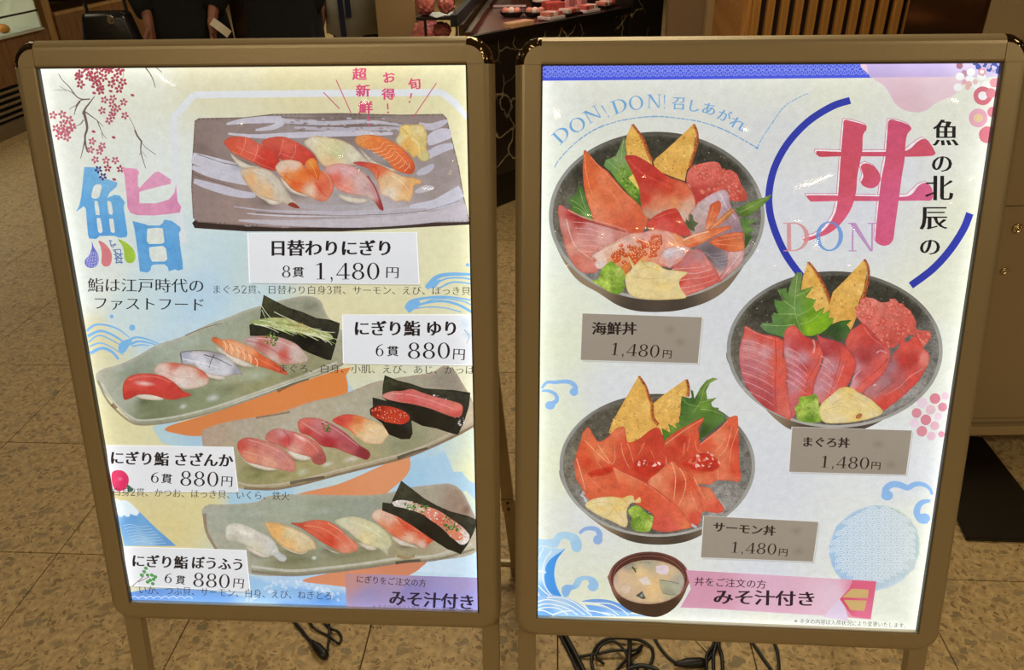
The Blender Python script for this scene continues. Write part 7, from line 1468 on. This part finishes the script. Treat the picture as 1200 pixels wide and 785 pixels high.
slice_(p, [(-120, 600), (-80, 620), (0, 640), (60, 660), (110, 700), (170, 780), (180, 840), (150, 930), (100, 1020), (40, 1080), (0, 1120), (-60, 1130), (-140, 1100), (-130, 950), (-70, 800), (-90, 700)],
    [(-60, 650, (206, 80, 80)), (20, 680, (190, 60, 60)), (120, 760, (230, 84, 66)), (-60, 800, (206, 140, 146)), (0, 850, (204, 130, 136)), (-90, 1000, (206, 140, 150)), (-20, 980, (204, 120, 126)), (130, 880, (222, 76, 62)), (60, 960, (228, 84, 70)), (20, 1060, (226, 96, 84)), (-60, 740, (180, 56, 60))],
    [([(-90, 760+i*60), (-40, 790+i*60), (10, 840+i*56)], 1, (230, 186, 190), .55) for i in range(5)]+[([(50, 700), (60, 800), (20, 940), (-20, 1080)], 1.2, (180, 50, 50), .6), ([(90, 830), (60, 920), (10, 1050)], 1.4, (246, 140, 126), .6)], edge=((180, 50, 50), 1.4, .5))
slice_(p, [(100, 680), (130, 580), (180, 540), (230, 510), (270, 540), (320, 600), (380, 660), (430, 690), (445, 740), (440, 820), (400, 900), (330, 960), (250, 1030), (200, 1070), (130, 1040), (150, 960), (180, 850), (160, 760)],
    [(160, 600, (226, 90, 76)), (240, 560, (216, 76, 64)), (300, 640, (206, 66, 60)), (250, 760, (176, 60, 60)), (180, 860, (206, 140, 150)), (160, 970, (214, 150, 156)), (350, 720, (190, 76, 78)), (420, 760, (222, 100, 90)), (380, 850, (226, 90, 76)), (280, 950, (230, 90, 76)), (210, 1040, (232, 100, 84)), (220, 900, (190, 84, 90))],
    [([(340, 740), (370, 720), (420, 740)], 2, (236, 180, 176), .5), ([(430, 780), (340, 880), (240, 960), (180, 1040)], 1.2, (176, 44, 44), .5), ([(160, 940), (190, 900), (220, 870)], 1.5, (236, 200, 206), .6), ([(240, 540), (300, 620), (370, 670)], 1.2, (244, 140, 120), .5)], edge=((180, 50, 50), 1.4, .5))
slice_(p, [(470, 740), (510, 700), (520, 640), (550, 630), (570, 660), (640, 600), (670, 640), (700, 700), (745, 750), (740, 820), (700, 900), (660, 960), (560, 1060), (460, 1140), (390, 1180), (320, 1110), (240, 1040), (330, 960), (400, 880)],
    [(560, 680, (226, 84, 70)), (640, 660, (226, 80, 66)), (700, 780, (226, 130, 116)), (560, 800, (196, 56, 50)), (640, 780, (200, 60, 54)), (450, 840, (170, 110, 116)), (400, 960, (176, 116, 120)), (320, 1020, (190, 120, 120)), (520, 940, (190, 90, 90)), (620, 960, (222, 76, 64)), (480, 1080, (226, 80, 66)), (400, 1130, (222, 74, 62))],
    [([(480, 960), (380, 1030), (320, 1060)], 1.2, (150, 60, 64), .5), ([(700, 860), (600, 920), (520, 1000), (420, 1060)], 1.4, (236, 150, 140), .6), ([(320, 990), (340, 980)], 2, (236, 190, 186), .7)], edge=((180, 50, 50), 1.4, .5))
wasabi(p, [(-285, 1160), (-250, 1120), (-255, 1080), (-180, 1070), (-130, 1055), (-105, 1080), (-100, 1130), (-80, 1190), (-50, 1240), (-100, 1270), (-180, 1275), (-260, 1255), (-270, 1210)])
ginger(p, [(-95, 1200), (-80, 1130), (0, 1060), (60, 1010), (110, 1000), (160, 1010), (200, 1040), (280, 1080), (330, 1120), (395, 1190), (340, 1230), (200, 1265), (60, 1280), (-50, 1275), (-80, 1240)], [[(0, 1140), (60, 1100), (130, 1090), (200, 1110)], [(-60, 1180), (60, 1150), (180, 1180)], [(120, 1050), (220, 1100), (320, 1170)]])
p.ell(210, 1225, 28, 18, (176, 80, 50), -.6, .8); p.ell(80, 1190, 90, 40, (240, 206, 120), 0, .6, soft=1)
p.done()

# lower left bowl: salmon
p = bowl('salmon_bowl_photo', 'photo of the lower left bowl with orange salmon slices', (771, 545, 115, 84, .02), 5, [(657, 548), (664, 575), (682, 597), (700, 612), (718, 624), (740, 634), (765, 638), (795, 637), (820, 629), (845, 612), (866, 592), (874, 577), (840, 560), (771, 530), (690, 540)], ((92, 86, 72), (120, 114, 98)))
p.T = (760, 430, 6.543)
tamago(p, [(285, 88), (305, 130), (300, 220), (250, 240), (240, 400), (200, 520), (110, 520), (60, 440), (20, 290), (100, 220)], [(288, 92), (304, 150), (300, 225)])
p.T = (650, 430, 6.543)
tamago(p, [(640, 65), (665, 100), (700, 180), (740, 280), (770, 400), (800, 460), (740, 520), (600, 590), (500, 560), (415, 500), (440, 420), (500, 310)], [(642, 68), (690, 140), (722, 230), (745, 290), (745, 350), (760, 400), (795, 440)])
p.T = (760, 430, 6.543)
leaf(p, [(530, 88), (490, 78), (440, 100), (395, 155), (365, 215), (350, 240), (340, 180), (320, 170), (330, 230), (300, 240), (255, 218), (245, 280), (245, 330), (260, 360), (230, 380), (250, 440), (215, 420), (205, 440), (220, 470), (150, 430), (170, 500), (100, 465), (125, 575), (240, 500), (420, 390), (390, 560), (460, 510), (590, 400), (580, 350), (530, 340), (540, 310), (490, 305), (480, 270), (525, 230), (450, 245), (440, 180), (470, 120)],
    [(480, 100, (130, 156, 70)), (410, 180, (110, 140, 56)), (340, 230, (66, 100, 40)), (290, 260, (70, 110, 44)), (430, 290, (110, 150, 50)), (500, 250, (120, 150, 70)), (300, 370, (80, 120, 50)), (350, 350, (100, 140, 60)), (480, 360, (80, 120, 44)), (420, 480, (60, 90, 36)), (540, 380, (90, 130, 60)), (130, 500, (80, 130, 40)), (200, 480, (110, 150, 56))],
    [[(510, 88), (430, 150), (400, 260), (340, 350)], [(400, 270), (470, 250), (515, 232)], [(390, 300), (300, 280), (255, 230)], [(400, 320), (480, 330), (580, 370)]])
SO = [(232, 110, 66), (226, 84, 46), (236, 130, 90)]
p.T = (650, 430, 6.543)
slice_(p, [(260, 460), (290, 510), (340, 570), (400, 540), (440, 500), (470, 470), (530, 455), (545, 500), (560, 570), (600, 570), (660, 540), (720, 490), (780, 460), (805, 470), (830, 530), (850, 600), (870, 700), (880, 800), (800, 850), (700, 900), (500, 1080), (260, 1010), (210, 920), (170, 860), (155, 760), (160, 690), (200, 560), (215, 500)],
    [(240, 500, (228, 110, 70)), (210, 620, (226, 90, 50)), (300, 580, (232, 110, 66)), (360, 660, (236, 130, 80)), (250, 740, (220, 70, 40)), (200, 840, (226, 110, 70)), (480, 500, (232, 116, 76)), (520, 600, (222, 84, 52)), (660, 600, (216, 74, 46)), (760, 560, (206, 60, 40)), (820, 700, (210, 66, 44)), (700, 760, (206, 50, 34)), (560, 740, (214, 70, 44)), (400, 760, (222, 84, 52)), (300, 880, (230, 104, 66)), (400, 950, (226, 96, 60))],
    [([(230, 560), (330, 660), (420, 740)], 1.6, (244, 160, 116), .7), ([(330, 590), (400, 690), (440, 740), (465, 700), (460, 600)], 1.2, (248, 170, 130), .6), ([(510, 580), (530, 680), (580, 780)], 1.1, (248, 160, 120), .6), ([(560, 580), (600, 700), (610, 780)], 1.1, (246, 150, 110), .6), ([(690, 580), (660, 640), (640, 680)], 1.1, (246, 150, 110), .6), ([(740, 640), (770, 700)], 1, (246, 150, 110), .5), ([(850, 620), (860, 740), (830, 820)], 1.4, (248, 170, 130), .6), ([(170, 700), (200, 800), (240, 940)], 1.4, (248, 190, 160), .6), ([(300, 640), (340, 740), (400, 820)], 1.1, (246, 150, 110), .5), ([(280, 860), (330, 900), (390, 960)], 1.1, (246, 150, 110), .5)])
p.fill([(252, 810), (300, 785), (400, 760), (470, 750), (480, 780), (400, 830), (300, 845), (255, 835)], [(300, 820, (206, 50, 30)), (420, 780, (210, 50, 30))], feather=2)
p.fill([(600, 730), (660, 710), (740, 720), (860, 740), (830, 790), (740, 840), (660, 820), (600, 790)], [(660, 750, (206, 50, 34)), (800, 770, (200, 46, 30))], feather=2)
p.T = (760, 430, 6.543)
slice_(p, [(120, 580), (200, 500), (290, 450), (360, 410), (425, 385), (410, 430), (385, 460), (390, 520), (400, 580), (460, 530), (540, 470), (600, 410), (620, 385), (680, 372), (690, 440), (695, 560), (700, 700), (715, 850), (690, 880), (640, 870), (520, 870), (480, 900), (300, 880), (170, 800), (140, 700)],
    [(160, 570, (222, 90, 56)), (300, 480, (226, 96, 60)), (390, 420, (216, 80, 46)), (260, 560, (200, 54, 36)), (180, 640, (206, 60, 40)), (340, 600, (222, 80, 50)), (450, 580, (230, 90, 56)), (540, 540, (236, 130, 90)), (640, 430, (228, 96, 60)), (660, 600, (216, 70, 44)), (580, 640, (234, 120, 80)), (670, 780, (224, 80, 50)), (560, 760, (232, 116, 76)), (600, 860, (234, 120, 84)), (400, 760, (206, 56, 36)), (260, 720, (214, 70, 44)), (400, 860, (232, 120, 76))],
    [([(130, 590), (280, 480), (420, 395)], 1.4, (246, 160, 120), .7), ([(400, 590), (520, 500), (610, 410)], 1.4, (246, 150, 120), .7), ([(640, 460), (600, 620), (540, 700), (540, 860)], 1.4, (246, 160, 120), .6), ([(690, 470), (640, 620), (620, 780)], 1.3, (246, 150, 110), .6), ([(280, 580), (270, 680)], 1.2, (246, 150, 120), .6), ([(320, 540), (300, 640)], 1, (246, 150, 120), .5), ([(360, 560), (380, 640), (450, 660)], 1, (246, 150, 120), .5), ([(590, 540), (560, 600), (520, 640)], 1, (248, 170, 130), .6)])
p.fill([(260, 740), (330, 690), (430, 650), (520, 690), (560, 740), (520, 800), (420, 800), (300, 780)], [(400, 720, (206, 50, 32)), (520, 760, (200, 46, 30))], feather=2)
for pts, n in (([(255, 730), (340, 700), (450, 650), (560, 740), (520, 780), (380, 760)], 26), ([(-80, 710), (0, 700), (110, 740), (60, 780), (-60, 770)], 14)):
    p.speck(pts, n, [(250, 170, 150), (252, 206, 196), (240, 110, 80)], .5, 1.6, .85, asp=2)
# lower fans of salmon
slice_(p, [(0, 880), (60, 820), (180, 720), (230, 760), (300, 800), (350, 830), (380, 900), (480, 930), (530, 1000), (590, 1090), (540, 1120), (430, 1110), (400, 1200), (340, 1230), (250, 1180), (200, 1060), (60, 980)],
    [(60, 860, (236, 140, 100)), (160, 800, (232, 116, 76)), (120, 920, (232, 120, 80)), (230, 900, (206, 66, 40)), (260, 780, (232, 110, 70)), (330, 900, (222, 84, 50)), (400, 980, (230, 104, 70)), (480, 960, (234, 124, 84)), (550, 1080, (224, 84, 60)), (320, 1050, (236, 130, 90)), (360, 1160, (222, 80, 60)), (260, 1120, (232, 110, 70))],
    [([(180, 730), (210, 820), (210, 920), (200, 1020)], 1.4, (248, 176, 130), .7), ([(240, 770), (290, 860), (280, 960), (240, 1060)], 1.4, (248, 170, 120), .7), ([(300, 810), (350, 900), (400, 1000), (430, 1100)], 1.6, (206, 66, 40), .6), ([(350, 840), (400, 940), (440, 1010)], 1.2, (248, 170, 130), .6), ([(330, 950), (380, 1080), (420, 1120)], 1.2, (246, 160, 120), .6)])
p.T = (650, 530, 6.543)
slice_(p, [(450, 110), (520, 150), (620, 190), (720, 240), (800, 290), (880, 350), (960, 420), (1020, 500), (1060, 570), (990, 590), (880, 610), (790, 600), (750, 570), (765, 480), (640, 400), (560, 340), (510, 320), (480, 220)], [(480, 140, (236, 130, 84)), (600, 200, (234, 120, 76)), (540, 280, (230, 96, 60)), (720, 280, (226, 92, 56)), (700, 360, (222, 80, 50)), (860, 400, (226, 90, 60)), (960, 480, (230, 100, 66)), (840, 560, (216, 80, 66)), (1020, 570, (234, 120, 76)), (900, 590, (222, 90, 76))],
    [([(470, 130), (620, 200), (760, 280), (880, 380)], 1, (248, 160, 120), .5), ([(520, 300), (640, 360), (760, 440)], 1, (206, 64, 40), .4)])
for x, y in ((215, 330), (235, 350), (225, 310), (245, 370), (1070, 560), (1090, 570)): p.ell(x, y, 16, 9, (200, 200, 206), .9, .9)
ginger(p, [(240, 400), (280, 365), (350, 345), (450, 338), (520, 350), (570, 330), (610, 335), (620, 370), (660, 340), (665, 385), (600, 385), (565, 430), (560, 480), (570, 530), (555, 575), (500, 555), (430, 520), (340, 480), (260, 430)], [[(260, 400), (360, 380), (460, 400)], [(440, 400), (480, 450), (540, 520)], [(400, 500), (460, 440), (520, 400)], [(520, 350), (560, 390), (540, 440)]])
p.ell(360, 430, 70, 30, (240, 190, 90), .2, .7, soft=1); p.ell(490, 430, 46, 26, (240, 186, 80), .3, .7, soft=1)
wasabi(p, [(570, 450), (600, 415), (640, 405), (680, 430), (720, 470), (765, 490), (760, 540), (740, 600), (680, 610), (610, 590), (590, 540), (600, 500)])
p.done()

# miso soup
p = Print(S2, 'soup_bowl_photo', (700, 635, 7.846), label='photo of a dark brown bowl of miso soup with tofu', grain=.12)
p.fill([(120, 300), (130, 380), (170, 490), (240, 580), (330, 640), (420, 670), (510, 690), (580, 690), (660, 660), (740, 600), (800, 520), (840, 430), (860, 330), (700, 250), (300, 250)], [(150, 400, (140, 100, 66)), (300, 600, (70, 48, 34)), (500, 620, (64, 44, 30)), (700, 600, (70, 48, 32)), (820, 450, (110, 76, 50)), (540, 690, (60, 42, 32))], grain=.1)
E_ = lambda cx, cy, rx, ry: [(cx+rx*math.cos(i*math.pi/16), cy+ry*math.sin(i*math.pi/16)) for i in range(32)]
p.fill(E_(491, 331, 372, 242), [(491, 95, (106, 66, 56)), (130, 330, (150, 90, 86)), (855, 330, (150, 90, 86)), (491, 570, (120, 76, 60)), (200, 180, (110, 66, 58)), (780, 180, (116, 68, 60))])
p.fill(E_(491, 333, 352, 228), [(491, 110, (80, 40, 34)), (150, 330, (96, 46, 42)), (840, 330, (100, 50, 44)), (300, 180, (84, 40, 34)), (700, 180, (96, 50, 42))])
p.stroke([(160, 330), (200, 230), (300, 160), (420, 130), (560, 130), (680, 165), (780, 240), (826, 330)], .8, .8, (140, 96, 86), .8)
p.fill(E_(491, 368, 330, 203), [(300, 200, (160, 150, 130)), (491, 180, (176, 166, 140)), (250, 330, (226, 190, 146)), (420, 300, (232, 196, 140)), (550, 420, (234, 192, 130)), (200, 400, (214, 184, 156)), (320, 500, (206, 176, 140)), (560, 540, (222, 186, 136)), (700, 500, (190, 176, 140)), (780, 360, (180, 170, 150)), (660, 260, (220, 186, 140)), (170, 350, (196, 170, 150))], grain=.1, edge=((150, 120, 100), 1.5, .5))
p.ell(610, 255, 84, 60, (196, 180, 160), 0, .5, soft=1)
p.fill([(555, 225), (610, 210), (668, 220), (676, 262), (664, 298), (600, 298), (560, 280)], (226, 206, 212), smooth=False); p.fill([(390, 345), (470, 315), (520, 392), (440, 396)], (232, 214, 206), smooth=False, alpha=.9); p.fill([(230, 430), (260, 400), (330, 412), (310, 460), (270, 480)], (226, 200, 176), smooth=False, alpha=.7)
p.fill([(370, 495), (430, 452), (465, 520), (440, 528)], (70, 80, 76), smooth=False); p.fill([(405, 500), (432, 470), (444, 510)], (140, 150, 140), smooth=False)
p.fill([(590, 345), (680, 360), (775, 385), (790, 440), (760, 490), (640, 480), (600, 430)], [(620, 380, (170, 170, 140)), (740, 420, (176, 176, 150)), (680, 470, (150, 150, 126))], alpha=.85)
p.stroke([(595, 350), (690, 365), (770, 385)], .9, .9, (96, 110, 100), .8); p.stroke([(620, 470), (700, 490), (740, 482)], .8, .8, (110, 116, 100), .7)
p.stroke([(335, 230), (355, 250), (370, 280)], 2.2, 1.6, (60, 90, 30)); p.stroke([(360, 262), (376, 240)], 1.4, .8, (90, 120, 50)); p.stroke([(400, 190), (460, 185), (500, 195)], 1, 1, (120, 130, 120), .8); p.stroke([(260, 245), (300, 210), (350, 205)], 1, 1, (120, 124, 110), .7)
p.done()

# soup banner
p = Print(S2, 'soup_banner', label='pink banner with dark lettering beside the soup bowl', grain=.04)
p.fill([(806, 668), (1030, 681), (1024, 726), (978, 722), (830, 713), (800, 712), (812, 690)], [(830, 690, (216, 150, 176)), (900, 690, (226, 176, 200)), (980, 700, (232, 196, 214)), (1010, 700, (230, 120, 150))], smooth=False)
p.fill([(990, 698), (998, 728), (968, 723)], [(985, 720, (226, 206, 232))], smooth=False)
p.fill([(1002, 680), (1030, 682), (1023, 725), (1002, 722), (996, 715), (987, 702), (998, 690)], [(1010, 685, (232, 96, 130)), (1020, 720, (234, 110, 146)), (990, 702, (226, 80, 110))], smooth=False)
p.fill([(1001, 690), (1021, 691), (1020, 701), (990, 700)], (214, 176, 110), smooth=False); p.fill([(992, 703), (1019, 704), (1016, 716), (1000, 715)], (214, 176, 110), smooth=False)
p.text('丼をご注文の方', (816, 681), (901, 685), 11, (60, 36, 50), .01, 0); p.text('みそ汁付き', (838, 699), (960, 702), 19, (44, 26, 38), .035, .006)
p.done()
p = Print(S2, 'small_print', label='tiny dark line of writing along the bottom')
p.text('※ネタの内容は入荷状況により変更いたします。', (934, 727.5), (1069, 733.5), 6.5, (70, 66, 66), .0, -.005); p.done()

# grey price cards
GY = (160, 148, 132)
for quad, st, tp, pr, smudge, lab in (
    ([(681, 366.5), (821.5, 371), (817, 425), (679.5, 421)], ('海鮮丼', (692, 384), (745, 384), 16), ('1,480', (713, 408), (773, 411), 18), ('円', (775, 413.5), (787, 414.5), 11), ((784, 386), (796, 400)), 'grey price card under the upper left bowl, 1,480 yen'),
    ([(929, 500), (1069.5, 504), (1063, 556), (926, 552.5)], ('まぐろ丼', (940, 517), (997, 518.5), 13), ('1,480', (961, 540.5), (1021, 542.5), 17), ('円', (1021.5, 544.5), (1034, 545.5), 10), ((1030, 520), (1045, 544)), 'grey price card under the right bowl, 1,480 yen'),
    ([(826.5, 604.5), (961, 611.5), (955, 658), (823.5, 653)], ('サーモン丼', (837, 617), (911, 622), 12.5), ('1,480', (857, 641), (913, 643.5), 16), ('円', (914, 646.5), (926, 647.5), 10), ((935, 622), (938, 646)), 'grey price card under the lower left bowl, 1,480 yen')):
    p = card('price_card', quad, GY, lab, shadow=(170, 168, 166), ed=(226, 222, 214)); p.g = .05
    for x, y in (smudge if isinstance(smudge[0], tuple) else [smudge]): p.ell(x, y, 9, 7, (132, 118, 100), 0, .55, soft=1)
    p.text(*st[:3], st[3], (44, 30, 28), .035, .008); p.text(*tp[:3], tp[3], (48, 32, 30), .01, 0, wscale=.95, slant=.08); p.text(*pr[:3], pr[3], (48, 32, 30), .012, 0)
    p.done()
